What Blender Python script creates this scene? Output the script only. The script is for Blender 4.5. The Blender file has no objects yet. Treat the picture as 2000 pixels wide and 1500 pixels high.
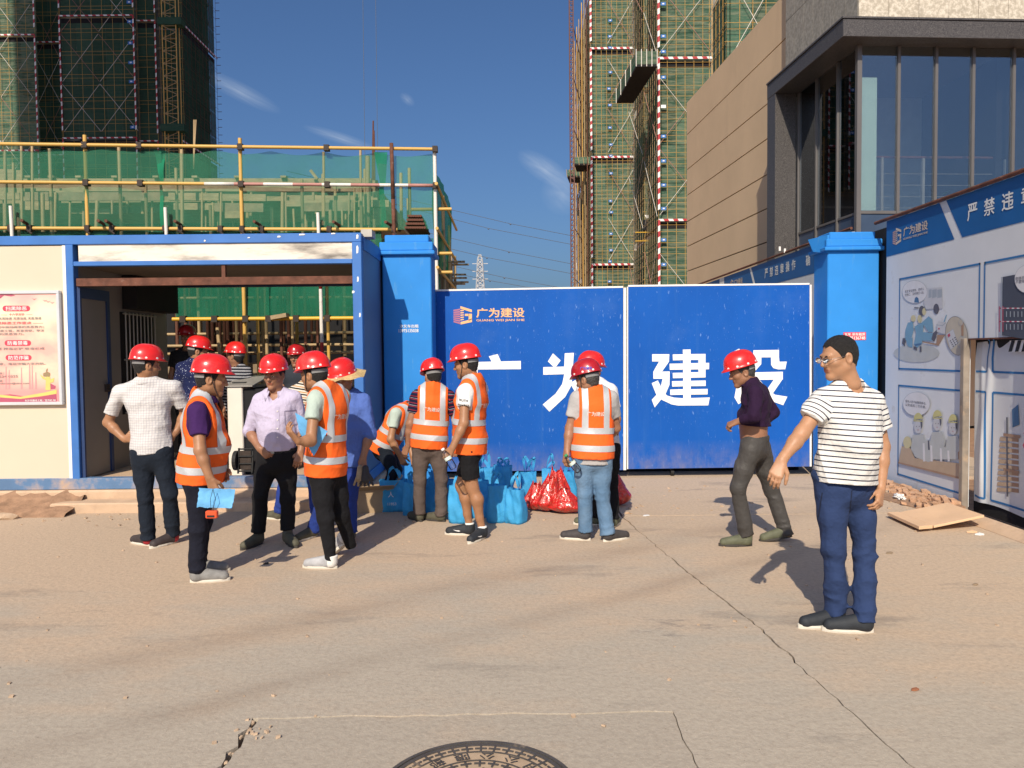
import bpy, bmesh, math, random
import numpy as np
from mathutils import Vector, Matrix
from mathutils.bvhtree import BVHTree
random.seed(7); np.random.seed(7)
SC = bpy.context.scene; COL = SC.collection
R = math.radians
# ------------------------------------------------------------------ camera, sky, sun, exposure
H = 1.65; FPX = 1510.0; PITCH = math.atan(60 / FPX)
cam = bpy.data.cameras.new('camera'); camo = bpy.data.objects.new('camera', cam); COL.objects.link(camo)
ROLL = .010
_f = Vector((0, math.cos(PITCH), -math.sin(PITCH))); _u0 = Vector((0, math.sin(PITCH), math.cos(PITCH))); _r0 = Vector((1, 0, 0))
_u = _u0 * math.cos(ROLL) + _r0 * math.sin(ROLL); _r = _r0 * math.cos(ROLL) - _u0 * math.sin(ROLL)
camo.matrix_world = Matrix.Translation((0, 0, H)) @ Matrix((_r, _u, -_f)).transposed().to_4x4()
cam.sensor_width = 36; cam.lens = 36 * FPX / 2000; cam.clip_start = .05; cam.clip_end = 4000
SC.camera = camo
SUN = Vector((.225, 1, -.80)).normalized()
EL = math.asin(-SUN.z); AZ = math.atan2(-SUN.x, -SUN.y)
W = bpy.data.worlds.new('World'); SC.world = W; W.use_nodes = True
nt = W.node_tree; N = nt.nodes; Lk = nt.links
bg = N['Background']; bg.inputs[1].default_value = .085
sky = N.new('ShaderNodeTexSky'); sky.sky_type = 'NISHITA'; sky.sun_disc = False
sky.sun_elevation = EL; sky.sun_rotation = AZ
sky.air_density = 1.0; sky.dust_density = 3.0; sky.ozone_density = 10.0
tc = N.new('ShaderNodeTexCoord'); sp = N.new('ShaderNodeSeparateXYZ'); Lk.new(tc.outputs['Generated'], sp.inputs[0])
def wm(op, a, b=None, c=None):
    n = N.new('ShaderNodeMath'); n.operation = op
    for i, x in enumerate((a, b, c)):
        if x is None: continue
        if isinstance(x, (int, float)): n.inputs[i].default_value = x
        else: Lk.new(x, n.inputs[i])
    return n.outputs[0]
ysafe = wm('MAXIMUM', sp.outputs[1], .05)
ca = wm('DIVIDE', sp.outputs[0], ysafe); cb = wm('DIVIDE', sp.outputs[2], ysafe)
cv = N.new('ShaderNodeCombineXYZ'); Lk.new(ca, cv.inputs[0]); Lk.new(cb, cv.inputs[1])
tot = None
# thin cirrus streaks: centre (x/y, z/y), half length, half width, slope angle, strength
for (a, b, hl, hw, ang, st) in ((-.345, .338, .062, .0125, -27, .26), (-.216, .277, .052, .008, -18, .26), (-.13, .325, .012, .007, -40, .18),
                                (.045, .235, .042, .0165, -32, .32), (.068, .205, .03, .03, -30, .22)):
    mp = N.new('ShaderNodeMapping'); mp.vector_type = 'TEXTURE'
    mp.inputs['Location'].default_value = (a, b, 0); mp.inputs['Rotation'].default_value = (0, 0, R(ang)); mp.inputs['Scale'].default_value = (hl, hw, 1)
    Lk.new(cv.outputs[0], mp.inputs[0])
    g = N.new('ShaderNodeTexGradient'); g.gradient_type = 'SPHERICAL'; Lk.new(mp.outputs[0], g.inputs[0])
    no = N.new('ShaderNodeTexNoise'); no.inputs['Scale'].default_value = 2.2; no.inputs['Detail'].default_value = 6
    mp2 = N.new('ShaderNodeMapping'); mp2.inputs['Scale'].default_value = (.6, 1.6, 1); Lk.new(mp.outputs[0], mp2.inputs[0]); Lk.new(mp2.outputs[0], no.inputs[0])
    s = wm('MULTIPLY', wm('POWER', g.outputs[1], 1.1), wm('MULTIPLY', no.outputs[0], st * 2))
    tot = s if tot is None else wm('ADD', tot, s)
tot = wm('MULTIPLY', tot, wm('GREATER_THAN', sp.outputs[1], .06)); tot = wm('MINIMUM', tot, .8)
mx = N.new('ShaderNodeMix'); mx.data_type = 'RGBA'; Lk.new(tot, mx.inputs[0]); Lk.new(sky.outputs[0], mx.inputs[6]); mx.inputs[7].default_value = (6.6, 7.4, 8.4, 1)
Lk.new(mx.outputs[2], bg.inputs[0])
sl = bpy.data.lights.new('sun', 'SUN'); sl.energy = 4.3; sl.angle = R(.53); sl.color = (1, .88, .71)
so = bpy.data.objects.new('sun', sl); COL.objects.link(so); so.rotation_euler = SUN.to_track_quat('-Z', 'Y').to_euler(); so.location = (-10, -40, 40)
vs = SC.view_settings; vs.view_transform = 'Standard'; vs.look = 'None'; vs.gamma = 1; vs.exposure = .26; vs.use_curve_mapping = False
SC.cycles.max_bounces = 8; SC.cycles.transparent_max_bounces = 16; SC.cycles.glossy_bounces = 3

# ------------------------------------------------------------------ helpers
_F, _U, _Rr = (np.array(tuple(q)) for q in (_f, _u, _r))
def ray(px, py): return _F + _Rr * ((px - 1000) / FPX) + _U * ((750 - py) / FPX)
def P(px, py, Y):                      # point of depth Y seen at photo pixel (px, py)
    d = ray(px, py); return np.array([0, 0, H]) + d * (Y / d[1])
def PX(px, py, X):                     # point on a wall X = const
    d = ray(px, py); return np.array([0, 0, H]) + d * (X / d[0])
def G(px, py, z=0):
    d = ray(px, py); return np.array([0, 0, H]) + d * ((z - H) / d[2])

def wloc(o):
    l = Vector((0, 0, 0))
    while o is not None: l = l + o.location; o = o.parent
    return l
def tag(o, label=None, cat=None, group=None, kind=None):
    if label: o['label'] = label
    if cat: o['category'] = cat
    if group: o['group'] = group
    if kind: o['kind'] = kind
    return o
def thing(name, label, cat, loc=(0, 0, 0), group=None):
    o = bpy.data.objects.new(name, None); COL.objects.link(o); o.location = Vector(tuple(float(c) for c in loc)); o.empty_display_size = .1
    return tag(o, label, cat, group)
def fast_mesh(name, v, loops, starts, totals):
    me = bpy.data.meshes.new(name)
    v = np.asarray(v, np.float32); me.vertices.add(len(v)); me.vertices.foreach_set('co', v.ravel())
    me.loops.add(len(loops)); me.loops.foreach_set('vertex_index', np.asarray(loops, np.int32))
    me.polygons.add(len(starts)); me.polygons.foreach_set('loop_start', np.asarray(starts, np.int32)); me.polygons.foreach_set('loop_total', np.asarray(totals, np.int32))
    me.update(calc_edges=True); return me
def mobj(name, v, f, mats, parent=None, mi=None, smooth=False, bevel=0, origin=None):
    v = np.array(v, float).reshape(-1, 3)
    if parent is not None: off = np.array(wloc(parent))
    elif origin is not None: off = np.array(origin, float)
    else: off = np.array([(v[:, 0].min() + v[:, 0].max()) / 2, (v[:, 1].min() + v[:, 1].max()) / 2, v[:, 2].min()])
    v = v - off
    if isinstance(f, np.ndarray):
        k = f.shape[1]; me = fast_mesh(name, v, f.ravel(), np.arange(len(f)) * k, np.full(len(f), k))
    else:
        lens = [len(x) for x in f]; st = np.concatenate([[0], np.cumsum(lens)[:-1]]) if lens else []
        me = fast_mesh(name, v, [i for x in f for i in x], st, lens)
    if not isinstance(mats, (list, tuple)): mats = [mats]
    for m in mats: me.materials.append(m)
    if mi is not None: me.polygons.foreach_set('material_index', np.asarray(mi, np.int32))
    if bevel:
        bm = bmesh.new(); bm.from_mesh(me); bmesh.ops.bevel(bm, geom=list(bm.edges), offset=bevel, segments=1, affect='EDGES', clamp_overlap=True); bm.to_mesh(me); bm.free()
    me.polygons.foreach_set('use_smooth', np.full(len(me.polygons), bool(smooth)))
    o = bpy.data.objects.new(name, me); COL.objects.link(o)
    if parent is not None: o.parent = parent
    else: o.location = Vector(tuple(off))
    return o
def vn(a): a = np.asarray(a, float); return a / (np.linalg.norm(a) + 1e-12)
def frame(d):
    d = vn(d); t = np.array([0, 0, 1.]) if abs(d[2]) < .9 else np.array([1., 0, 0]); s = vn(np.cross(d, t)); return s, np.cross(s, d)
class MB:
    def __init__(s): s.v = []; s.f = []; s.m = []
    def add(s, v, f, m=0):
        b = len(s.v); s.v += [tuple(map(float, x)) for x in v]; s.f += [tuple(i + b for i in x) for x in f]; s.m += [m] * len(f); return s
    def ob(s, c, a, b, d, m=0):        # box: centre, three half axes
        c, a, b, d = (np.asarray(x, float) for x in (c, a, b, d))
        v = [c + i * a + j * b + k * d for k in (-1, 1) for j in (-1, 1) for i in (-1, 1)]
        return s.add(v, [(0, 2, 3, 1), (4, 5, 7, 6), (0, 1, 5, 4), (2, 6, 7, 3), (0, 4, 6, 2), (1, 3, 7, 5)], m)
    def box(s, x0, x1, y0, y1, z0, z1, m=0):
        return s.ob(((x0 + x1) / 2, (y0 + y1) / 2, (z0 + z1) / 2), ((x1 - x0) / 2, 0, 0), (0, (y1 - y0) / 2, 0), (0, 0, (z1 - z0) / 2), m)
    def beam(s, a, b, w, h, m=0, up=(0, 0, 1)):
        a, b = np.asarray(a, float), np.asarray(b, float); d = vn(b - a); sd = np.cross(d, up)
        sd = vn(sd) if np.linalg.norm(sd) > 1e-3 else np.array([1., 0, 0]); u2 = np.cross(sd, d)
        return s.ob((a + b) / 2, (b - a) / 2, sd * w / 2, u2 * h / 2, m)
    def tube(s, pts, r, n=8, m=0, cap=True):
        pts = [np.asarray(p, float) for p in pts]; rr = r if isinstance(r, (list, tuple)) else [r] * len(pts)
        v = []; sd, up = frame(pts[1] - pts[0])
        for i, p in enumerate(pts):
            d = vn(pts[min(i + 1, len(pts) - 1)] - pts[max(i - 1, 0)]); sd = vn(sd - d * np.dot(sd, d)); up = np.cross(sd, d)
            for k in range(n):
                a = 2 * math.pi * k / n; v.append(p + rr[i] * (math.cos(a) * sd + math.sin(a) * up))
        f = [(i * n + k, i * n + (k + 1) % n, (i + 1) * n + (k + 1) % n, (i + 1) * n + k) for i in range(len(pts) - 1) for k in range(n)]
        if cap: f += [tuple(range(n))[::-1], tuple(range((len(pts) - 1) * n, len(pts) * n))]
        return s.add(v, f, m)
    def poly(s, pts, m=0): return s.add(pts, [tuple(range(len(pts)))], m)
    def prism(s, pts, ext, m=0):
        pts = [np.asarray(p, float) for p in pts]; e = np.asarray(ext, float); n = len(pts)
        return s.add(pts + [p + e for p in pts], [tuple(range(n)), tuple(range(2 * n - 1, n - 1, -1))] + [(i, i + n, (i + 1) % n + n, (i + 1) % n) for i in range(n)], m)
    def done(s, name, mats, parent=None, smooth=False, bevel=0, origin=None):
        return mobj(name, s.v, s.f, mats, parent, s.m, smooth, bevel, origin)
_cyl = {}
def pipe(parent, name, a, b, r, mat, n=8):      # a straight pipe as an object of its own, sharing one mesh per material
    key = (mat.name, n)
    if key not in _cyl:
        v = [(math.cos(2 * math.pi * k / n), math.sin(2 * math.pi * k / n), z) for z in (0, 1) for k in range(n)]
        f = [(k, (k + 1) % n, n + (k + 1) % n, n + k) for k in range(n)] + [tuple(range(n))[::-1], tuple(range(n, 2 * n))]
        me = fast_mesh('pipe', v, [i for x in f for i in x], np.concatenate([[0], np.cumsum([len(x) for x in f])[:-1]]), [len(x) for x in f])
        me.polygons.foreach_set('use_smooth', np.array([True] * n + [False] * 2)); me.materials.append(mat); _cyl[key] = me
    o = bpy.data.objects.new(name, _cyl[key]); COL.objects.link(o)
    a, b = Vector(tuple(map(float, a))), Vector(tuple(map(float, b)))
    if parent is not None: off = wloc(parent); o.parent = parent; a = a - off; b = b - off
    d = b - a; q = d.to_track_quat('Z', 'Y')
    o.matrix_local = Matrix.Translation(a) @ q.to_matrix().to_4x4() @ Matrix.Diagonal((r, r, d.length, 1))
    return o
_tcache = {}
def text_mesh(body):
    if body not in _tcache:
        cu = bpy.data.curves.new('lettering', 'FONT'); cu.body = body; cu.size = 1; cu.resolution_u = 3
        o = bpy.data.objects.new('lettering', cu); COL.objects.link(o); dg = bpy.context.evaluated_depsgraph_get()
        e = o.evaluated_get(dg); m = e.to_mesh()
        v = np.array([tuple(x.co) for x in m.vertices]).reshape(-1, 3); f = [tuple(p.vertices) for p in m.polygons]
        e.to_mesh_clear(); bpy.data.objects.remove(o); bpy.data.curves.remove(cu); _tcache[body] = (v, f)
    v, f = _tcache[body]; return v[:, :2].copy(), f
def text_on(name, body, c, U, V, mat, parent=None, h=None, w=None, weight=0., lift=.003, bvh=None, back=.3):
    """lettering centred at c in the frame U (right), V (up); h/w = size of its box"""
    v, f = text_mesh(body); lz = np.zeros(len(v))
    if weight:                     # bold: the face repeated a little to each side, each copy its own thin layer
        n0 = len(v); of = [(0, 0), (weight, 0), (-weight, 0), (0, weight * .7), (0, -weight * .7)]; v = np.concatenate([v + np.array(d) for d in of]); f = [tuple(i + k * n0 for i in x) for k in range(5) for x in f]; lz = np.repeat(np.arange(5) * .00025, n0)
    lo, hi = v.min(0), v.max(0); v = v - (lo + hi) / 2; s = hi - lo
    sx = sy = 1
    if h: sy = h / s[1]; sx = sy
    if w: sx = w / s[0]
    if w and not h: sy = sx
    U, V = vn(U), vn(V); n = np.cross(U, V)
    p = np.asarray(c, float) + np.outer(v[:, 0] * sx, U) + np.outer(v[:, 1] * sy, V)
    if bvh is not None:
        q = []
        for a, z_ in zip(p, lz):
            hit = bvh.ray_cast(Vector(tuple(a + n * back)), Vector(tuple(-n)), 2 * back)
            q.append((np.array(hit[0]) if hit[0] is not None else a) + n * (lift + z_))
        p = np.array(q)
    else: p = p + n * (lift + lz[:, None])
    return mobj(name, p, f, mat, parent)

# ------------------------------------------------------------------ materials
def nodes(name):
    m = bpy.data.materials.new(name); m.use_nodes = True; t = m.node_tree; return m, t, t.nodes['Principled BSDF'], t.nodes['Material Output']
def setc(sock, c): sock.default_value = (c[0], c[1], c[2], 1)
class NG:
    def __init__(s, t): s.t = t
    def n(s, ty, **k):
        x = s.t.nodes.new('ShaderNode' + ty)
        for a, b in k.items(): setattr(x, a, b)
        return x
    def l(s, a, b): s.t.links.new(a, b)
    def noise(s, vec, scale, detail=4, rough=.55, mapping=None):
        if mapping:
            mp = s.n('Mapping'); mp.inputs['Scale'].default_value = mapping[:3]
            if len(mapping) > 3: mp.inputs['Rotation'].default_value = (0, 0, mapping[3])
            s.l(vec, mp.inputs[0]); vec = mp.outputs[0]
        x = s.n('TexNoise'); x.inputs['Scale'].default_value = scale; x.inputs['Detail'].default_value = detail; x.inputs['Roughness'].default_value = rough
        s.l(vec, x.inputs['Vector']); return x.outputs[0]
    def ramp(s, fac, a, b, lo=0., hi=1.):
        x = s.n('MapRange'); x.inputs[1].default_value = a; x.inputs[2].default_value = b; x.inputs[3].default_value = lo; x.inputs[4].default_value = hi; s.l(fac, x.inputs[0]); return x.outputs[0]
    def mix(s, fac, a, b, bt='MIX'):
        x = s.n('Mix', data_type='RGBA', blend_type=bt)
        for so, va in ((x.inputs[0], fac), (x.inputs[6], a), (x.inputs[7], b)):
            if isinstance(va, (int, float)): so.default_value = va
            elif isinstance(va, tuple): so.default_value = (va[0], va[1], va[2], 1)
            else: s.l(va, so)
        return x.outputs[2]
    def math(s, op, a, b=None):
        x = s.n('Math', operation=op)
        for i, va in enumerate((a, b)):
            if va is None: continue
            if isinstance(va, (int, float)): x.inputs[i].default_value = va
            else: s.l(va, x.inputs[i])
        return x.outputs[0]
    def bump(s, h, st, dist=.01):
        x = s.n('Bump'); x.inputs['Strength'].default_value = st; x.inputs['Distance'].default_value = dist; s.l(h, x.inputs['Height']); return x.outputs[0]
def mk(name, c, rough=.7, var=.12, vs=3., bump=0., bs=40., metal=0., spec=.4, dirt=None, damt=.0, dscale=2., streak=None, mapping=None, sheen=0, coat=0, trans=0):
    m, t, b, o = nodes(name); g = NG(t); tcd = g.n('TexCoord'); vec = tcd.outputs['Object']
    if mapping:
        mp = g.n('Mapping'); mp.inputs['Scale'].default_value = mapping; g.l(vec, mp.inputs[0]); vec = mp.outputs[0]
    n1 = g.noise(vec, vs, 5)
    col = g.mix(g.ramp(n1, .3, .7), tuple(x * (1 - var) for x in c), tuple(min(1, x * (1 + var)) for x in c))
    if dirt:
        n2 = g.noise(vec, dscale, 7, .65, streak); col = g.mix(g.ramp(n2, .62 - damt * .35, .78 - damt * .2), col, dirt)
    g.l(col, b.inputs['Base Color']); b.inputs['Roughness'].default_value = rough; b.inputs['Metallic'].default_value = metal; b.inputs['Specular IOR Level'].default_value = spec
    if sheen: b.inputs['Sheen Weight'].default_value = sheen
    if coat: b.inputs['Coat Weight'].default_value = coat; b.inputs['Coat Roughness'].default_value = .12
    if trans: b.inputs['Subsurface Weight'].default_value = trans
    if bump: g.l(g.bump(g.noise(vec, bs, 3), bump), b.inputs['Normal'])
    return m
def flat(name, c, rough=.75): return mk(name, c, rough, .05, 8)
# colours (linear)
M = {}
M['pipe'] = mk('yellow painted pipe', (.60, .36, .09), .5, .12, 6, dirt=(.10, .055, .03), damt=.02, dscale=14)
M['pipe_y'] = mk('fresh yellow pipe', (.72, .42, .04), .45, .08, 6, dirt=(.14, .07, .03), damt=0, dscale=14)
M['pipe_tan'] = mk('worn tan pipe', (.42, .30, .16), .6, .2, 6, dirt=(.14, .09, .05), damt=.05, dscale=14)
M['pipe_w'] = mk('white painted pipe', (.72, .68, .62), .5, .08, 8, dirt=(.2, .12, .08), damt=0, dscale=12)
M['pipe_r'] = mk('red painted pipe', (.45, .03, .03), .5, .1, 8)
M['pipe_p'] = mk('faded red pipe', (.42, .20, .17), .6, .12, 8, dirt=(.2, .1, .07), damt=.05, dscale=12)
M['rust'] = mk('rusty steel', (.13, .05, .03), .8, .4, 9, .4, 60, dirt=(.30, .22, .18), damt=.02, dscale=20)
M['iron'] = mk('dark iron clamp', (.04, .028, .022), .7, .3, 20)
M['wood'] = mk('formwork timber', (.36, .27, .16), .8, .25, 5, .2, 30, mapping=(1, 1, 4))
M['wood2'] = mk('weathered plank', (.27, .2, .13), .85, .3, 6, .2, 30)
M['brick'] = mk('red clay brick', (.30, .12, .06), .9, .3, 12, .4, 60)
M['brickd'] = mk('dusty brick edging', (.48, .29, .18), .9, .25, 14, .5, 70)
M['bluesteel'] = mk('blue painted steel', (.045, .16, .46), .5, .12, 3, .1, 50, dirt=(.055, .045, .05), damt=.0, dscale=2.2, streak=(1, 1, 2.5))
M['bluepeel'] = mk('peeling blue steel with dust', (.10, .19, .34), .7, .15, 3, .15, 50, dirt=(.48, .33, .22), damt=.42, dscale=3)
M['darkblue'] = mk('navy painted steel', (.02, .045, .13), .5, .1, 3)
M['whitepanel'] = mk('off white sandwich panel', (.63, .535, .415), .6, .03, 1.2, .02, 6, spec=.2)
M['graypanel'] = mk('grey interior panel', (.22, .205, .185), .6, .06, 2)
M['ceil'] = mk('dusty ceiling board', (.14, .115, .09), .8, .1, 3)
M['chip'] = flat('bare primer chip', (.78, .76, .72))
M['gateblue'] = None
M['pillarblue'] = mk('light blue painted sheet', (.030, .235, .64), .6, .07, 2.4, .05, 4, spec=.2, dirt=(.10, .30, .58), damt=.06, dscale=5, streak=(3, 3, .6))
M['white'] = mk('white vinyl', (.82, .82, .80), .5, .03, 6)
M['whiteedge'] = mk('white edge trim', (.80, .77, .72), .5, .06, 8, dirt=(.35, .25, .18), damt=.0, dscale=5)
M['orangelogo'] = mk('pale orange vinyl', (.83, .47, .22), .5, .05, 8)
M['redlogo'] = mk('faded red vinyl', (.42, .16, .24), .5, .05, 8)
M['hoard'] = mk('grey white banner cloth', (.62, .64, .66), .6, .05, 1.5, .03, 3, dirt=(.45, .42, .38), damt=.02, dscale=3)
M['hoardlow'] = M['hoard']
M['banblue'] = mk('banner blue', (.012, .10, .30), .45, .08, 3, dirt=(.3, .36, .42), damt=-.28, dscale=26)
M['frameblue'] = flat('printed blue line', (.03, .16, .38))
M['banwhite'] = flat('printed white', (.68, .70, .70))
M['granite'] = None
M['tan'] = mk('tan stone render', (.60, .445, .285), .8, .06, .8, .05, 40, dirt=(.54, .40, .26), damt=.1, dscale=1.2, streak=(1, 1, .25))
M['dark'] = mk('deep dark interior', (.012, .012, .014), .9, .1)  # near black, also stands in for shade in gaps
M['mullion'] = mk('bronze grey aluminium', (.16, .15, .145), .45, .05, metal=.4)
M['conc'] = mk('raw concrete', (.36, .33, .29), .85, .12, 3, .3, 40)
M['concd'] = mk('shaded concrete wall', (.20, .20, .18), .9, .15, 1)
M['plinth'] = mk('dusty concrete step', (.52, .37, .25), .9, .12, 4, .3, 60, dirt=(.42, .29, .2), damt=.2, dscale=5)
M['dirt'] = mk('dry red brown dirt', (.30, .18, .11), .95, .3, 9, .7, 40)
M['rubble'] = mk('pale rubble', (.44, .32, .22), .9, .25, 7, .5, 40)
M['board'] = mk('plywood sheet', (.66, .44, .27), .75, .08, 3, .06, 40)
M['plasticw'] = mk('crumpled white plastic', (.72, .72, .70), .35, .1, 10)
M['cardboard'] = mk('cardboard', (.40, .29, .18), .85, .1, 5)
M['steelgrey'] = mk('galvanised steel', (.40, .38, .34), .45, .15, 4, metal=.5)
M['cream'] = mk('cream painted steel', (.66, .62, .54), .45, .05, 3)
M['black'] = mk('black rubber', (.018, .018, .018), .7, .2)
M['wire'] = mk('overhead wire', (.10, .12, .16), .6, .1)
M['pylon'] = mk('hazy galvanised lattice', (.42, .44, .46), .6, .1)  # distance haze is put into this pale grey
M['brownsteel'] = mk('dark red mast steel', (.16, .08, .07), .7, .2, 4)
M['signblue'] = flat('blue board', (.05, .17, .48))
M['signwhite'] = flat('white board', (.75, .77, .80))
def gate_mat():
    m, t, b, o = nodes('scratched royal blue sheet'); g = NG(t); tcd = g.n('TexCoord'); vec = tcd.outputs['Object']
    c = g.mix(g.ramp(g.noise(vec, 1.1, 4, .6, (1, 1, .5)), .3, .7), (.004, .078, .36), (.006, .098, .43))
    s1 = g.noise(vec, 24, 3, .5, (1.3, 1, .42, .0)); s2 = g.noise(vec, 1.3, 3)
    msk = g.math('MULTIPLY', g.ramp(s1, .645, .70), g.ramp(s2, .38, .62, .1, 1))
    s3 = g.noise(vec, 70, 2, .5, (1.2, 1, .5)); msk = g.math('MAXIMUM', msk, g.math('MULTIPLY', g.ramp(s3, .675, .72), g.ramp(s2, .4, .6, .1, .7)))
    c = g.mix(g.math('MULTIPLY', msk, .6), c, (.22, .36, .66))
    gz = g.n('SeparateXYZ'); g.l(tcd.outputs['Generated'], gz.inputs[0])      # dust thrown up along the foot, faint run marks
    dz = g.math('MULTIPLY', g.ramp(gz.outputs[2], .16, .0, 0, 1), g.ramp(g.noise(vec, 5, 6, .7, (1, 1, .6)), .35, .7)); c = g.mix(g.math('MULTIPLY', dz, .5), c, (.30, .24, .20))
    c = g.mix(g.math('MULTIPLY', g.ramp(g.noise(vec, 6, 4, .6, (1.6, 1, .08)), .56, .72), .30), c, (.03, .12, .38))
    c = g.mix(g.math('MULTIPLY', g.ramp(g.noise(vec, 1.2, 5, .65), .55, .75), .22), c, (.10, .20, .46)); g.l(c, b.inputs['Base Color'])
    b.inputs['Roughness'].default_value = .6; b.inputs['Specular IOR Level'].default_value = .18
    g.l(g.bump(g.noise(vec, 2.2, 2), .12, .05), b.inputs['Normal']); return m
M['gateblue'] = gate_mat()
def granite_mat(name, a, b_, scale=55, rough=.35, mot=.5):
    m, t, b, o = nodes(name); g = NG(t); vec = g.n('TexCoord').outputs['Object']
    n1 = g.noise(vec, scale, 3, .7); n2 = g.noise(vec, scale * .35, 2)
    c = g.mix(g.ramp(n1, .42, .62), a, b_); c = g.mix(g.math('MULTIPLY', g.ramp(n2, .55, .7), mot), c, tuple(x * .6 for x in a))
    g.l(c, b.inputs['Base Color']); b.inputs['Roughness'].default_value = rough; return m
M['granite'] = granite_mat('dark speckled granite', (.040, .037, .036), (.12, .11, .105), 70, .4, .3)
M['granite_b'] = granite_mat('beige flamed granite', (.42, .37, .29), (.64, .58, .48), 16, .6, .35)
M['granite_shade'] = granite_mat('shaded flamed granite', (.25, .235, .20), (.36, .335, .29), 14, .6, .3)  # shade of the left face is put into this granite colour
def net_mat(name, c, alpha, stripes=0., rand=.34, c2=None):
    m, t, b, o = nodes(name); g = NG(t); vec = g.n('TexCoord').outputs['Object']; oi = g.n('ObjectInfo')
    col = g.mix(g.ramp(oi.outputs['Random'], 0, 1), tuple(x * (1 - rand) for x in c), tuple(x * (1 + rand) for x in c))
    if stripes:
        n1 = g.noise(vec, 1.0, 6, .7, (.5, .5, 3.6)); col = g.mix(g.ramp(n1, .40, .62, 0, stripes), col, c2 or (.30, .33, .22))
    d = g.n('BsdfDiffuse'); tl = g.n('BsdfTranslucent'); tr = g.n('BsdfTransparent'); g.l(col, d.inputs[0]); g.l(col, tl.inputs[0])
    m1 = g.n('MixShader'); m1.inputs[0].default_value = .35; g.l(d.outputs[0], m1.inputs[1]); g.l(tl.outputs[0], m1.inputs[2])
    m2 = g.n('MixShader'); g.l(g.ramp(g.noise(vec, 3, 3), .3, .7, alpha - .06, alpha + .06), m2.inputs[0]); g.l(tr.outputs[0], m2.inputs[1]); g.l(m1.outputs[0], m2.inputs[2]); g.l(m2.outputs[0], o.inputs[0])
    return m
M['net'] = net_mat('green debris netting', (.075, .29, .175), .52, rand=.1)
M['netfold'] = net_mat('gathered green netting', (.03, .28, .15), .86, rand=.1)
M['netin'] = net_mat('dark green netting', (.03, .22, .125), .72, rand=.1)
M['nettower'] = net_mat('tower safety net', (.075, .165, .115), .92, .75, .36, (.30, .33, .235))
M['nettower_shade'] = net_mat('shaded tower safety net', (.05, .12, .085), .92, .3, .2, (.15, .17, .11))  # darker copy of the tower net, colours in the shaded faces
def glass_mat(name, tint, refl):
    m, t, b, o = nodes(name); g = NG(t)
    tr = g.n('BsdfTransparent'); setc(tr.inputs[0], tint); gl = g.n('BsdfGlossy'); gl.inputs['Roughness'].default_value = .015; setc(gl.inputs[0], (.85, .92, 1))
    lw = g.n('LayerWeight'); lw.inputs[0].default_value = .25
    ms = g.n('MixShader'); g.l(g.ramp(lw.outputs['Fresnel'], 0, 1, refl, 1), ms.inputs[0]); g.l(tr.outputs[0], ms.inputs[1]); g.l(gl.outputs[0], ms.inputs[2]); g.l(ms.outputs[0], o.inputs[0]); return m
M['glass'] = glass_mat('tinted window glass', (.86, .88, .86), .15)
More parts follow.
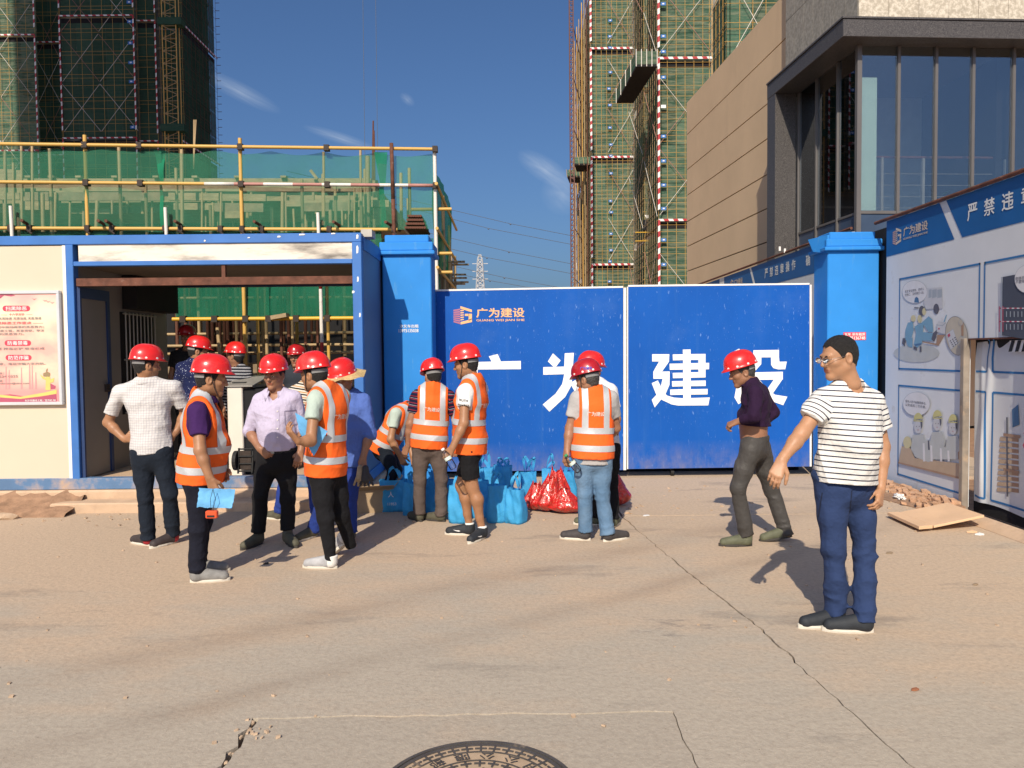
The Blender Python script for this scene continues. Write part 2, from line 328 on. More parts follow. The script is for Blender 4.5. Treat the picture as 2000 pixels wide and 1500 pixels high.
def ground_mat():
    m, t, b, o = nodes('dusty concrete paving'); g = NG(t); geo = g.n('NewGeometry'); vec = geo.outputs['Position']; sx = g.n('SeparateXYZ'); g.l(vec, sx.inputs[0])
    dust = (.51, .392, .282); grey = (.425, .372, .30)
    n1 = g.noise(vec, .55, 8, .66); n2 = g.noise(vec, 1.7, 6, .65, (.55, 1.5, 1, .35))
    far = g.ramp(sx.outputs[1], 3.2, 6.8, -.16, .16); rt = g.ramp(sx.outputs[0], .8, 3.2, 0, .1); lf = g.ramp(sx.outputs[0], -1.5, -4, 0, .12)
    k = g.math('ADD', g.math('ADD', g.math('MULTIPLY', n1, .9), g.math('MULTIPLY', n2, .55)), g.math('ADD', far, g.math('ADD', rt, lf)))
    c = g.mix(g.ramp(k, .60, .86), grey, dust)
    fine = g.noise(vec, 34, 5, .7); c = g.mix(g.ramp(fine, .42, .70, 0, .45), c, (.25, .20, .16))
    fine2 = g.noise(vec, 95, 3, .7); c = g.mix(g.ramp(fine2, .58, .70, 0, .6), c, (.60, .49, .38))
    # worn dark patches and tyre bands
    pt = g.noise(vec, .9, 6, .7, (.5, 1.6, 1, .2)); c = g.mix(g.math('MULTIPLY', g.ramp(pt, .575, .69), .62), c, (.19, .165, .145))
    ty = g.math('SUBTRACT', sx.outputs[1], g.math('MULTIPLY', sx.outputs[0], .72)); tw = g.math('ADD', ty, g.math('MULTIPLY', n1, .5))
    for y0, w in ((5.95, .34), (4.9, .22)):
        band = g.ramp(g.math('ABSOLUTE', g.math('SUBTRACT', tw, y0)), w, 0, 0, .36); c = g.mix(g.math('MULTIPLY', band, g.ramp(n2, .3, .6)), c, (.23, .175, .135))
    # one worn grey stain, right of the middle
    stx = g.math('SUBTRACT', sx.outputs[0], .95); sty = g.math('SUBTRACT', sx.outputs[1], 4.55); rr = g.math('ADD', g.math('MULTIPLY', g.math('MULTIPLY', stx, stx), 2.2), g.math('MULTIPLY', g.math('MULTIPLY', sty, sty), 6.))
    c = g.mix(g.math('MULTIPLY', g.ramp(g.math('ADD', rr, g.math('MULTIPLY', g.noise(vec, 5, 6, .7, (1, 2.2, 1, .2)), 2.2)), 1.15, .85, 0, 1), .6), c, (.185, .165, .15))
    spk = g.n('TexVoronoi'); spk.inputs['Scale'].default_value = 16; g.l(vec, spk.inputs['Vector']); c = g.mix(g.ramp(spk.outputs['Distance'], .035, .06, .55, 0), c, (.10, .07, .05))
    g.l(c, b.inputs['Base Color']); b.inputs['Roughness'].default_value = .92; b.inputs['Specular IOR Level'].default_value = .2
    hh = g.math('ADD', g.math('MULTIPLY', g.noise(vec, 6, 6, .7), 1.), g.math('MULTIPLY', fine, .6)); g.l(g.bump(hh, .5, .012), b.inputs['Normal']); return m
M['ground'] = ground_mat()
def patch_mat():
    m = M['ground'].copy(); m.name = 'grey patch concrete'; b = m.node_tree.nodes['Principled BSDF']; g = NG(m.node_tree)
    src = b.inputs['Base Color'].links[0].from_socket; g.l(g.mix(.16, src, (.25, .215, .18)), b.inputs['Base Color']); return m
M['patch'] = patch_mat()
# ================================================================== GROUND
def jag(pts, amp, step=.12, seed=0):     # ragged edge line through pts (x, y)
    r = random.Random(seed); out = []
    for (a, b) in zip(pts[:-1], pts[1:]):
        a, b = np.array(a, float), np.array(b, float); n = max(1, int(np.linalg.norm(b - a) / step)); d = vn(b - a); nn = np.array([-d[1], d[0]])
        for i in range(n): out.append(a + (b - a) * i / n + nn * r.gauss(0, amp) * (i > 0))
    out.append(np.array(pts[-1], float)); return out
m_ = MB(); m_.poly([(-900, -900, -.045), (900, -900, -.045), (900, 900, -.045), (-900, 900, -.045)])
tag(m_.done('ground', M['dirt']), kind='structure')
def slab(name, out, mat, z=0.):
    m = MB(); m.prism([(x, y, z) for x, y in out], (0, 0, -.12)); return tag(m.done(name, mat), kind='structure')
J = jag([(2.3, -9), G(1770, 1490)[:2], G(1473, 1220)[:2], G(1330, 1108)[:2], (1.083, 7.72)], .005, .07, 3)           # long expansion joint
Jr = [p + np.array([.005 + .012 * abs(math.sin(i * 1.7)) * (1 if i > 150 and 10 < i % 44 < 40 else .25), 0]) for i, p in enumerate(J)]
# patch cut around the manhole
PT = jag([(-1.19, 2.5), (-1.17, 3.465)], .010, .05, 5); PTT = jag([(-1.17, 3.465), (.72, 3.485)], .006, .1, 6); PTR = jag([(.72, 3.485), (.71, 2.5)], .007, .06, 7)
inner = PT + PTT[1:] + PTR[1:]
hole = [p.copy() for p in inner]
left = [(-40, -9), (-1.24, -9), (-1.235, 2.5)] + [tuple(p + np.array([-.022 - .010 * math.sin(i * 2.1), 0])) for i, p in enumerate(PT)] + [tuple(p + np.array([0, .006])) for p in PTT[1:-1]] + \
       [tuple(p + np.array([.004, 0])) for p in PTR] + [(.72, -9)] + [tuple(p) for p in J] + [(1.09, 9.95), (-40, 9.95)]
slab('pavement', left, M['ground'])
slab('pavement', [(-1.21, -9)] + [tuple(p) for p in inner] + [(.705, -9)], M['patch'], -.004)
slab('pavement', [tuple(p) for p in Jr] + [(4.35, 7.74), (4.34, 6.6), (4.34, -9)], M['ground'])
slab('pavement', [(1.105, 7.735), (4.25, 7.755), (4.2, 9.95), (1.10, 9.95)], M['ground'], .002)
slab('pavement', jag([(-9, 9.97), (7, 9.97)], .002, 1) + [np.array((7, 24.)), np.array((-9, 24.))], M['ground'], -.003)
# loose grit and small chips lying on the paving
r = random.Random(4); m_ = MB()
for i in range(340):
    x, y = r.uniform(-5, 4.2), r.choice([r.uniform(2.6, 9), r.uniform(7.5, 9.4)]); s = r.uniform(.003, .011) * (1.5 if y > 7 else 1)
    a = r.uniform(0, 3); m_.ob((x, y, s * .3), (s * math.cos(a), s * math.sin(a), 0), (-s * .7 * math.sin(a), s * .7 * math.cos(a), s * .2), (0, 0, s * .5))
tag(m_.done('grit', M['rubble']), kind='stuff')
for (px, py, s, mk_) in ((1262, 1008, .035, 'plasticw'), (1225, 1003, .02, 'board'), (520, 1102, .022, 'iron'), (1737, 1081, .03, 'wood2'), (1905, 1143, .02, 'wood2'), (1787, 1349, .02, 'brick')):
    c = G(px, py); m_ = MB(); m_.prism([c + (-s, -.3 * s, .002), c + (-.2 * s, -.6 * s, .003), c + (s, -.1 * s, .004), c + (.6 * s, .5 * s, .006), c + (-.5 * s, .5 * s, .003)], (0, 0, .007))
    tag(m_.done('litter', M[mk_]), {1262: 'crushed pale litter scrap near the joint below the gate', 1225: 'short pale twig of litter lying on the slab joint', 520: 'small dark scrap on the paving among the workers', 1737: 'small brown scrap right of the striped shirt man', 1905: 'tiny dark scrap at right edge of the paving', 1787: 'reddish chip on the paving at lower right'}[px], 'litter')
# chunk of broken concrete in the corner of the patch
c = G(510, 1427); m_ = MB()
for i in range(12): s_ = r.uniform(.003, .010); a_ = r.uniform(0, 3); m_.ob(c + (r.gauss(0, .06) - .02, r.gauss(0, .05), .002), (s_ * math.cos(a_), s_ * math.sin(a_), s_ * .2), (-s_ * .7 * math.sin(a_), s_ * .6 * math.cos(a_), 0), (0, s_ * .2, s_ * .5))
for i in range(22):      # crumbs along the open crack at the left edge of the patch
    k_ = r.random(); q_ = np.array([-1.205 + .02 * k_, 2.6 + .9 * k_, -.006]) + (r.gauss(0, .012), 0, 0); s_ = r.uniform(.003, .008); a_ = r.uniform(0, 3); m_.ob(q_, (s_ * math.cos(a_), s_ * math.sin(a_), s_ * .3), (-s_ * .7 * math.sin(a_), s_ * .6 * math.cos(a_), 0), (0, s_ * .2, s_ * .5))
tag(m_.done('concrete_crumbs', M['rubble']), kind='stuff')
# manhole cover
mc = np.array([-.145, 2.829, 0]); RM = .389
mh = thing('manhole_cover', 'round dark cast iron manhole cover with cross pattern and raised lettering', 'manhole cover', mc)
M['castiron'] = mk('worn cast iron', (.075, .068, .062), .45, .25, 10, .2, 90, dirt=(.40, .30, .2), damt=.05, dscale=9)
M['dustgroove'] = mk('dust packed groove', (.42, .31, .21), .95, .15, 14)
def disc(name, r0, r1, z, mat, n=72, h=.02):
    v = []; f = []
    for k in range(n):
        a = 2 * math.pi * k / n; ca_, sa_ = math.cos(a), math.sin(a)
        v += [mc + (r0 * ca_, r0 * sa_, z), mc + (r1 * ca_, r1 * sa_, z), mc + (r0 * ca_, r0 * sa_, z - h), mc + (r1 * ca_, r1 * sa_, z - h)]
    for k in range(n):
        a, b = 4 * k, 4 * ((k + 1) % n); f += [(a, a + 1, b + 1, b), (a + 1, a + 3, b + 3, b + 1), (a + 2, a, b, b + 2)]
    return mobj(name, v, f, mat, mh)
disc('seat_ring', RM * .96, RM, .010, M['castiron']); disc('plate', .001, RM * .95, .004, M['dustgroove'], h=.01)
for r0, r1 in ((.905, .945), (.772, .785), (.60, .612)): disc('rib_ring', RM * r0, RM * r1, .0085, M['castiron'], h=.006)
m_ = MB()
for ring, n, s in ((.845, 36, .024), (.545, 24, .022), (.40, 17, .022), (.26, 11, .022)):
    for k in range(n):
        a = 2 * math.pi * k / n; rd = np.array([math.cos(a), math.sin(a), 0]); tg = np.array([-rd[1], rd[0], 0]); c = mc + rd * RM * ring + (0, 0, .0055)
        m_.ob(c, rd * s, tg * .004, (0, 0, .003)); m_.ob(c + (0, 0, .0004), tg * s, rd * .004, (0, 0, .003))
tag(m_.done('cross_rib', M['castiron'], mh), kind='stuff')
for k, ch in enumerate('销售部限公公用设施销售部公用设施'):
    a = R(90 + 84 - k * 22.5); rd = np.array([math.cos(a), math.sin(a), 0]); tg = np.array([-rd[1], rd[0], 0])
    text_on('lettering', ch, mc + rd * RM * .69, tg, -rd, M['castiron'], mh, h=.052, w=.062, weight=.012, lift=.0088)
# ================================================================== GATE
YG = 10.15
def leaf(px0, px1, tl, tr, bl, br, label, white_sides):
    a, b, c, d = P(px0, tl, YG), P(px1, tr, YG), P(px1, br, YG), P(px0, bl, YG)
    t = thing('gate_leaf', label, 'gate', (a + b) / 2 * (1, 1, 0) + (0, 0, d[2]), 'blue sheet steel gate leaves')
    m = MB(); m.prism([a, b, c, d], (0, .045, 0)); s = m.done('sheet', M['gateblue'], t)
    m = MB(); m.prism([a + (0, -.004, 0), b + (0, -.004, 0), b + (0, -.004, .022), a + (0, -.004, .022)], (0, .053, 0)); m.done('edge_trim', M['whiteedge'], t)
    for (p, q, w) in white_sides(a, b, c, d):
        m = MB(); m.prism([p + (0, -.006, 0), p + (w, -.006, 0), q + (w, -.006, 0), q + (0, -.006, 0)], (0, .05, 0)); m.done('edge_trim', M['whiteedge'], t)
    m = MB(); m.beam(d + (.02, .10, .05), c + (-.02, .10, .05), .05, .06); m.beam(d + (.02, .1, 1.2), c + (-.02, .1, 1.2), .05, .05); m.done('back_rail', M['darkblue'], t)
    for x in (.25, .75):
        q = d * (1 - x) + c * x; m = MB(); m.tube([q + (-.02, .1, -q[2] + .05), q + (.02, .1, -q[2] + .05)], .05, 12); m.done('caster', M['black'], t)
    return t
gl = leaf(846, 1217, 569, 562, 921, 918, 'left royal blue gate leaf with orange logo and the first two big characters', lambda a, b, c, d: [(b + (.004, 0, 0), c + (.004, 0, 0), .036)])
gr = leaf(1227, 1581, 560, 556, 916, 911, 'right royal blue gate leaf with the last two big white characters', lambda a, b, c, d: [(a + (-.014, 0, 0), d + (-.014, 0, 0), .012), (b + (.002, 0, 0), c + (.002, 0, 0), .024)])
m_ = MB(); m_.box(-1.0, 3.96, YG + .5, YG + .62, 0.0, .14); m_.done('gap_shade_strip', M['dark'])  # near black strip puts the shade into the gap under the gate
tag(bpy.data.objects['gap_shade_strip'], 'dark strip added for the shade under and behind the blue gate', 'beam')
def glyph(parent, name, polys, mat, Y=YG, lift=.003):
    """flat vinyl character: each stroke a polygon given in photo pixels on the gate sheet"""
    m = MB()
    for i, pl in enumerate(polys): m.poly([P(x, y, Y - lift - .0004 * i) for x, y in pl])
    return m.done(name, mat, parent)
def z5(pts): return [(1250 + x / 6.452, 660 + y / 6.452) for x, y in pts]
jian = [z5(p) for p in ([(153, 205), (370, 205), (365, 300), (280, 420), (168, 515), (168, 425), (240, 297), (153, 297)], [(168, 425), (375, 422), (372, 590), (320, 710), (185, 876), (148, 780), (205, 718), (262, 610), (285, 515), (168, 515)],
        [(147, 570), (225, 535), (262, 610), (320, 705), (345, 728), (430, 752), (545, 760), (880, 750), (860, 850), (480, 852), (400, 838), (275, 780), (205, 715)],
        [(540, 147), (638, 145), (640, 758), (545, 760)], [(412, 208), (540, 206), (540, 280), (415, 283)], [(638, 203), (826, 201), (826, 500), (735, 498), (735, 432), (640, 434), (640, 395), (735, 395), (735, 318), (638, 318), (638, 278), (735, 275), (735, 275)][:0] or [(638, 203), (826, 201), (826, 278), (638, 278)],
        [(737, 278), (826, 278), (826, 430), (737, 430)], [(372, 325), (540, 322), (540, 400), (375, 402)], [(638, 318), (872, 314), (870, 395), (638, 398)], [(412, 440), (540, 438), (540, 505), (415, 508)], [(638, 432), (826, 430), (826, 498), (638, 502)],
        [(402, 545), (545, 542), (545, 610), (405, 614)], [(640, 540), (828, 536), (828, 606), (640, 608)], [(380, 650), (545, 646), (545, 716), (382, 720)], [(640, 646), (853, 642), (851, 712), (640, 715)])]
she = [z5(p) for p in ([(1190, 165), (1250, 135), (1330, 235), (1268, 285)], [(1130, 385), (1320, 383), (1320, 640), (1385, 690), (1350, 770), (1240, 835), (1190, 750), (1210, 640), (1210, 475), (1130, 475)],
       [(1428, 155), (1752, 150), (1752, 245), (1530, 245), (1528, 330), (1440, 430), (1370, 385), (1428, 300)], [(1650, 245), (1752, 245), (1758, 300), (1850, 298), (1830, 395), (1740, 397), (1680, 380), (1652, 340)],
       [(1380, 435), (1800, 425), (1800, 525), (1380, 530)], [(1690, 520), (1800, 515), (1680, 690), (1500, 850), (1330, 900), (1300, 820), (1480, 760), (1600, 650)], [(1420, 560), (1510, 530), (1600, 640), (1700, 715), (1857, 740), (1805, 848), (1640, 790), (1500, 680)])]
def z3(pts): return [(860 + x / 5.263, 550 + y / 5.263) for x, y in pts]
guang = [z3(p) for p in ([(498, 768), (590, 745), (622, 818), (532, 832)], [(280, 828), (828, 815), (828, 900), (280, 905)], [(280, 905), (385, 903), (380, 1050), (340, 1220), (255, 1330), (180, 1270), (255, 1170), (280, 1050)])]
wei = [[(1070, 706), (1080, 690), (1095, 704), (1084, 719)], [(1061, 717), (1135, 715), (1133, 730), (1061, 732)], [(1103, 690), (1121, 689), (1119, 716), (1102, 716)],
       [(1102, 731), (1119, 731), (1115, 755), (1104, 775), (1073, 804), (1060, 790), (1085, 769), (1098, 750)], [(1119, 716), (1168, 714), (1166, 770), (1160, 790), (1148, 797), (1126, 797), (1124, 782), (1142, 782), (1149, 776), (1151, 731), (1119, 731)], [(1113, 748), (1126, 741), (1138, 760), (1125, 769)]]
glyph(gl, 'lettering', guang, M['white']); glyph(gl, 'lettering', wei, M['white']); glyph(gr, 'lettering', jian, M['white']); glyph(gr, 'lettering', she, M['white'])
def logo(parent, o, U, V, s, lift=.003, word='广为建设', latin='GUANG WEI JIAN SHE', mo=None, mr=None, weight=.025):
    """stacked G block emblem with the company name; o = lower left, s = emblem height"""
    mo = mo or M['orangelogo']; mr = mr or M['redlogo']; U, V = vn(U), vn(V); n = np.cross(U, V)
    def q(pts): return [np.asarray(o) + U * (x * s) + V * (y * s) + n * lift for x, y in pts]
    a = MB()
    for pts in ([(.38, .86), (.38, 1.0), (1.0, .80), (1.0, .66)], [(.38, 0), (.38, .14), (.80, .24), (1.0, .32), (1.0, .13)], [(.82, .20), (1.0, .28), (1.0, .58), (.82, .58)], [(.62, .46), (.84, .46), (.84, .58), (.62, .58)]): a.poly(q(pts[::-1]))
    for k in range(5): a.poly(q([(.38, .22 + k * .125), (.56, .25 + k * .12), (.56, .31 + k * .12), (.38, .29 + k * .125)]))
    a.done('emblem', mo, parent)
    a = MB()
    for k in range(7): a.poly(q([(0, .13 + k * .1), (.36, .02 + k * .125), (.36, .11 + k * .125), (0, .2 + k * .1)]))
    a.done('emblem', mr, parent)
    text_on('lettering', word, np.asarray(o) + U * s * 2.55 + V * s * .62, U, V, mo, parent, w=s * 2.62, h=s * .52, weight=weight, lift=lift)
    text_on('lettering', latin, np.asarray(o) + U * s * 2.55 + V * s * .20, U, V, mo, parent, w=s * 2.62, h=s * .15, weight=.02, lift=lift)
X_, Z_ = np.array([1., 0, 0]), np.array([0, 0, 1.])
logo(gl, P(886, 634, YG), X_, Z_, P(886, 598, YG)[2] - P(886, 634, YG)[2])
# ================================================================== PILLARS
def pillar(name, label, x0, x1, yf, yb, ztop, caps):
    t = thing(name, label, 'pillar', ((x0 + x1) / 2, (yf + yb) / 2, 0), 'blue sheet covered gate pillars')
    m = MB(); m.box(x0, x1, yf, yb, 0, caps[0][1]); m.done('shaft', M['pillarblue'], t, bevel=.012)
    for z0, z1, ov in caps:
        m = MB(); m.box(x0 - ov, x1 + ov, yf - ov, yb + ov, z0, z1); m.done('cap', M['pillarblue'], t, bevel=.01)
    return t
YL = 9.6; zt = lambda py, Y, px=480: P(px, py, Y)[2]
pl = pillar('gate_pillar', 'blue gate pillar left of the gate with white phone number print', -1.589, -.985, YL, 10.12, 0, [(zt(498, YL, 800), zt(490, YL, 800), .05), (zt(490, YL, 800), zt(473, YL, 800), .028), (zt(473, YL, 800), zt(458, YL, 800), -.03)])
YR = 9.67
prr = pillar('gate_pillar', 'blue gate pillar right of the gate with a red sticker', 3.945, 4.585, YR, 10.12, 0, [(zt(490, YR, 1660), zt(482, YR, 1660), .055), (zt(482, YR, 1660), zt(467, YR, 1660), .028), (zt(467, YR, 1660), zt(452, YR, 1660), -.035)])
m_ = MB(); m_.prism([(3.85, 9.9, zt(492, 9.9, 1595)), (3.93, 9.66, zt(494, 9.66, 1595)), (3.935, 9.66, zt(459, 9.66, 1595)), (3.86, 10.1, zt(468, 10.1, 1595))], (.02, 0, 0)); m_.done('drape', M['pillarblue'], prr)
text_on('lettering', '沙叉车出租', P(799, 637, YL), X_, Z_, M['white'], pl, w=.235, h=.04, weight=.02, lift=.003)
text_on('lettering', '13975135038', P(798, 645, YL) - Z_ * .005, X_, Z_, M['white'], pl, w=.245, h=.042, weight=.02, lift=.003)
a = P(1647, 649, YR); b = P(1691, 664, YR); m_ = MB(); m_.box(a[0], b[0], YR - .004, YR - .001, b[2], a[2]); m_.done('sticker', flat('red sticker', (.68, .07, .10)), prr)
text_on('lettering', '叉车 吊车租赁', (a + b) / 2 + (0, -.004, .023), X_, Z_, M['white'], prr, w=.26, h=.036, weight=.02, lift=.002)
text_on('lettering', '13875136748', (a + b) / 2 + (0, -.004, -.024), X_, Z_, M['white'], prr, w=.26, h=.04, weight=.02, lift=.002)
# ================================================================== SITE OFFICE CONTAINER
YC = 8.42; t = thing('site_office', 'white and blue container gatehouse with a wide open passage', 'site office', (-4, YC, 0)); off = t
zc = lambda py: P(420, py, YC)[2]
XL0, XL1, XR0, XR1 = -4.823, -4.74, -1.718, -1.617; ZT = zc(457); ZB = .215
m_ = MB(); m_.box(-12, XR1, YC, YC + .10, zc(475), ZT); m_.done('roof_beam', M['bluesteel'], t, bevel=.006)
m_ = MB(); m_.box(-12, XR1 + .002, YC + .1, 10.8, ZT - .05, ZT - .002); m_.done('roof', M['graypanel'], t)
m_ = MB(); m_.box(XL1 + .05, XR0, YC + .02, YC + .08, zc(508), zc(475)); m_.done('header_panel', mk('sooty white header', (.74, .68, .58), .6, .05, 2, dirt=(.07, .06, .055), damt=.42, dscale=1.3, streak=(.7, 1, 3.2)), t)
m_ = MB(); m_.box(XL1, XR0, YC, YC + .10, zc(517), zc(508)); m_.done('lower_beam', M['bluesteel'], t, bevel=.005)
m_ = MB(); m_.box(XL0, XL1, YC - .003, YC + .1, ZB + .1, zc(475)); m_.done('post', M['bluesteel'], t, bevel=.005)
m_ = MB(); m_.box(XR0, XR1, YC - .003, YC + .1, ZB, zc(475)); m_.done('post', M['bluesteel'], t, bevel=.005)
m_ = MB(); m_.box(-12, XR1, YC - .004, YC + .11, ZB - .01, ZB + .115); m_.done('base_beam', M['bluepeel'], t, bevel=.006)
m_ = MB(); m_.box(-12, -4.863, YC + .02, YC + .07, ZB + .115, zc(476)); m_.done('wall_panel', M['whitepanel'], t)
m_ = MB(); m_.box(-4.863, XL0, YC + .012, YC + .08, ZB + .115, zc(476)); m_.done('panel_edge', M['whiteedge'], t)
m_ = MB(); m_.box(XR1 - .045, XR1, YC + .1, 10.8, ZB, ZT - .05); m_.done('side_wall', mk('blue grey side panel', (.10, .15, .27), .5, .05, 2), t)
for z0_, z1_ in ((ZT - .17, ZT - .02), (ZB, ZB + .12)): m_ = MB(); m_.box(XR1 - .02, XR1 + .012, YC + .1, 10.8, z0_, z1_); m_.done('side_rail', M['bluesteel'], t)
m_ = MB(); m_.box(XR1 - .08, XR1 + .03, 10.7, 10.82, ZB, ZT - .06); m_.done('rear_post', M['bluesteel'], t)
m_ = MB(); m_.box(XL1 - .02, XR1 - .05, YC + .1, 10.8, ZT - .32, ZT - .27); m_.done('ceiling', M['ceil'], t)
m_ = MB(); m_.box(XL1, XR1 - .05, 10.7, 10.8, zt(560, 10.7), ZT - .27); m_.done('rear_beam', M['darkblue'], t)
m_ = MB(); m_.box(-12, XR1, YC + .02, 10.8, ZB - .02, ZB + .09); m_.done('floor', M['plinth'], t)
m_ = MB(); m_.box(XL1 + .02, XR0, YC + .012, YC + .07, zc(556), zc(541)); m_.done('cross_bar', M['rust'], t)
a = P(435, 520, YC); m_ = MB(); m_.box(a[0] - .02, a[0] + .02, YC + .015, YC + .06, zc(541), zc(517)); m_.done('hanger_bar', M['rust'], t)
a = P(703, 455, YC); m_ = MB(); m_.box(XR1 - .02, XR1 + .1, YC + .1, YC + .32, ZT - .03, ZT + .05); m_.done('roof_bracket', M['steelgrey'], t)
r = random.Random(2)
for px, py, w, h in ((698, 487, .024, .09), (698, 462, .025, .05), (703, 615, .02, .05), (590, 458, .07, .018), (651, 456, .05, .015), (545, 462, .04, .02), (699, 545, .02, .06), (690, 570, .03, .03), (486, 464, .03, .012), (400, 470, .02, .02)):
    c = P(px, py, YC - .004); m_ = MB(); m_.poly([c + (-w * .5, 0, -h * .5), c + (w * .3, 0, -h * .42), c + (w * .5, 0, h * .2), c + (w * .1, 0, h * .5), c + (-w * .42, 0, h * .36)]); m_.done('paint_chip', M['chip'], t)
# inner left partition: door leaf, frame posts, barred window, dark roller box
def wallx(name, y0, y1, z0, z1, mat, d0=0., d1=.03, par=None):
    m = MB(); m.box(XL1 - .03 + d0, XL1 - .03 + d1, y0, y1, z0, z1); return m.done(name, mat, par or off)
yy = lambda px: (XL1) * FPX / (px - 1000)
wallx('partition', YC + .1, 10.7, ZB + .09, ZT - .3, M['graypanel'], 0, .012)
dl = wallx('door', yy(157), yy(207), ZB + .1, 2.3, M['graypanel'], .012, .05)
m_ = MB(); m_.box(XL1 + .012, XL1 + .05, yy(200), yy(206), 1.25, 1.34); m_.tube([(XL1 + .05, yy(203), 1.28), (XL1 + .09, yy(203), 1.28), (XL1 + .09, yy(203) - .1, 1.27)], .009, 6); m_.done('handle', M['iron'], dl)
wallx('door_frame', yy(154), yy(157), ZB + .1, 2.42, M['darkblue'], .01, .07); wallx('door_frame', yy(207), yy(212), ZB + .1, 2.42, M['darkblue'], .01, .07); wallx('door_frame', yy(157), yy(207), 2.3, 2.42, M['darkblue'], .01, .07)
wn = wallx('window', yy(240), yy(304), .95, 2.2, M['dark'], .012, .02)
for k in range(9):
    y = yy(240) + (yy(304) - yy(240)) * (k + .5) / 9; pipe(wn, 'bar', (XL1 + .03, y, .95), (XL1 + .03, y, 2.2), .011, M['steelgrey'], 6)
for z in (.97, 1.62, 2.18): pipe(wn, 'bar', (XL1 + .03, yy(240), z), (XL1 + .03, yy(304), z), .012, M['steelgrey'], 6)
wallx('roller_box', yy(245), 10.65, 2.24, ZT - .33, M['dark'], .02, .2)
# poster
pz = lambda px, py: P(px, py, YC - .02)
po = thing('poster_board', 'pink and red public notice poster in an aluminium frame', 'poster', pz(-60, 790))
x0, x1 = pz(-130, 600)[0], pz(111, 600)[0]; z0, z1 = pz(60, 785)[2], pz(60, 574)[2]
def poster_mat():
    m, t_, b, o = nodes('poster print'); g = NG(t_); gen = g.n('TexCoord').outputs['Generated']; s = g.n('SeparateXYZ'); g.l(gen, s.inputs[0])
    n = g.noise(gen, 2.4, 4, .5, (1, 1, 1.3)); c = g.mix(g.ramp(n, .38, .66), (.83, .42, .36), (.90, .78, .55)); c = g.mix(g.ramp(s.outputs[2], .30, .10, 0, .8), c, (.74, .22, .25)); c = g.mix(g.ramp(s.outputs[2], .85, 1, 0, .6), c, (.80, .42, .42))
    g.l(c, b.inputs['Base Color']); b.inputs['Roughness'].default_value = .3; return m
m_ = MB(); m_.box(x0, x1, YC - .02, YC + .018, z0, z1); m_.done('print', poster_mat(), po)
fr = .034; al = mk('aluminium frame', (.66, .68, .70), .35, .05, 4, metal=.3)
for b_ in ((x0 - fr, x1 + fr, z1, z1 + fr), (x0 - fr, x1 + fr, z0 - fr, z0), (x1, x1 + fr, z0, z1), (x0 - fr, x0, z0, z1)):
    m_ = MB(); m_.box(b_[0], b_[1], YC - .035, YC + .018, b_[2], b_[3]); m_.done('frame', al, po, bevel=.004)
redp = flat('poster red', (.62, .06, .10)); grp = flat('poster grey ink', (.30, .26, .25)); crp = flat('poster red ink', (.66, .12, .14)); gold = flat('poster gold', (.82, .55, .16)); olive = flat('poster column yellow', (.62, .52, .16)); maroon = flat('poster maroon', (.42, .09, .15))
def pquad(pts, mat, lift=.002, name='print_shape'):
    m = MB(); m.poly([pz(x, y) + (0, -lift, 0) for x, y in pts][::-1]); return m.done(name, mat, po)
def pill(xa, xb, yc, hh):
    pts = [(xb - hh + hh * math.cos(a), yc + hh * math.sin(a)) for a in np.linspace(-1.57, 1.57, 7)] + [(xa + hh - hh * math.cos(a), yc - hh * math.sin(a)) for a in np.linspace(-1.57, 1.57, 7)]; pquad(pts, redp)
def ptxt(s, xc, yc, w, h, mat): text_on('lettering', s, pz(xc, yc), X_, Z_, mat, po, w=w * YC / FPX, h=h * YC / FPX, weight=.012, lift=.004)
pill(5, 59, 602.5, 5.5); ptxt('扫黑除恶', 32, 602.5, 41, 8, M['white'])
pill(9, 61, 670, 5.5); ptxt('防毒禁毒', 35, 670, 39, 8, M['white']); pill(11, 62, 698.5, 5.5); ptxt('防范诈骗', 36.5, 698.5, 39, 8, M['white'])
ptxt('——  十六字方针  ——', 33, 614, 62, 4.6, crp); ptxt('有黑扫黑 无黑除恶 无恶治乱 无乱强基', 25, 622, 112, 5, grp); ptxt('建筑领域扫黑除恶工作重点 ——', 15, 631, 138, 5, crp)
ptxt('项目建设过程中煽动闹事的黑恶势力；', 20, 639, 132, 4.8, grp); ptxt('工程领域，强揽工程，恶意竞标，非法', 20, 646, 132, 4.8, grp); ptxt('垄开盗采的黑恶势力。', 5, 652.5, 84, 4.8, grp)
ptxt('教 珍毒必惩 种毒必铲 吸毒必戒', 20, 681, 134, 5, grp); ptxt('短信转账可拿，电信诈骗大家共防。', 22, 710.7, 134, 5, grp)
ptxt('电话：', -2, 729, 20, 4, grp); ptxt('· 8224 0255', 12, 735, 46, 4.4, grp); ptxt('邮箱', -2, 744, 14, 4, grp); ptxt('baojiebaoan@sina.com', 22, 749, 72, 4.4, grp)
pquad([(-40, 575), (20, 573), (30, 577), (22, 579), (8, 577), (2, 582), (-6, 586), (-40, 586)], maroon)
for bx_, by_ in ((67, 585), (88, 588), (94, 590), (102, 592)): pquad([(bx_ - 5, by_ - 3), (bx_, by_ - .6), (bx_ + 5, by_ - 2.4), (bx_, by_ + 1)], crp)
for a0, a1 in ((12, 716), (18, 722), (42, 718), (58, 711), (63, 714), (70, 727)): pquad([(a0 - 1.5, 760), (a0 - .7, a1), (a0 + .7, a1), (a0 + 2, 760)], flat('poster skyline pink', (.80, .30, .30)))
pquad([(-40, 777), (20, 770), (60, 776), (110, 767), (111, 785), (-40, 785)], maroon, .0024); pquad([(-40, 769), (0, 771), (40, 775), (85, 767), (111, 761), (111, 769), (80, 774), (40, 779), (0, 776), (-40, 775)], gold, .0028)
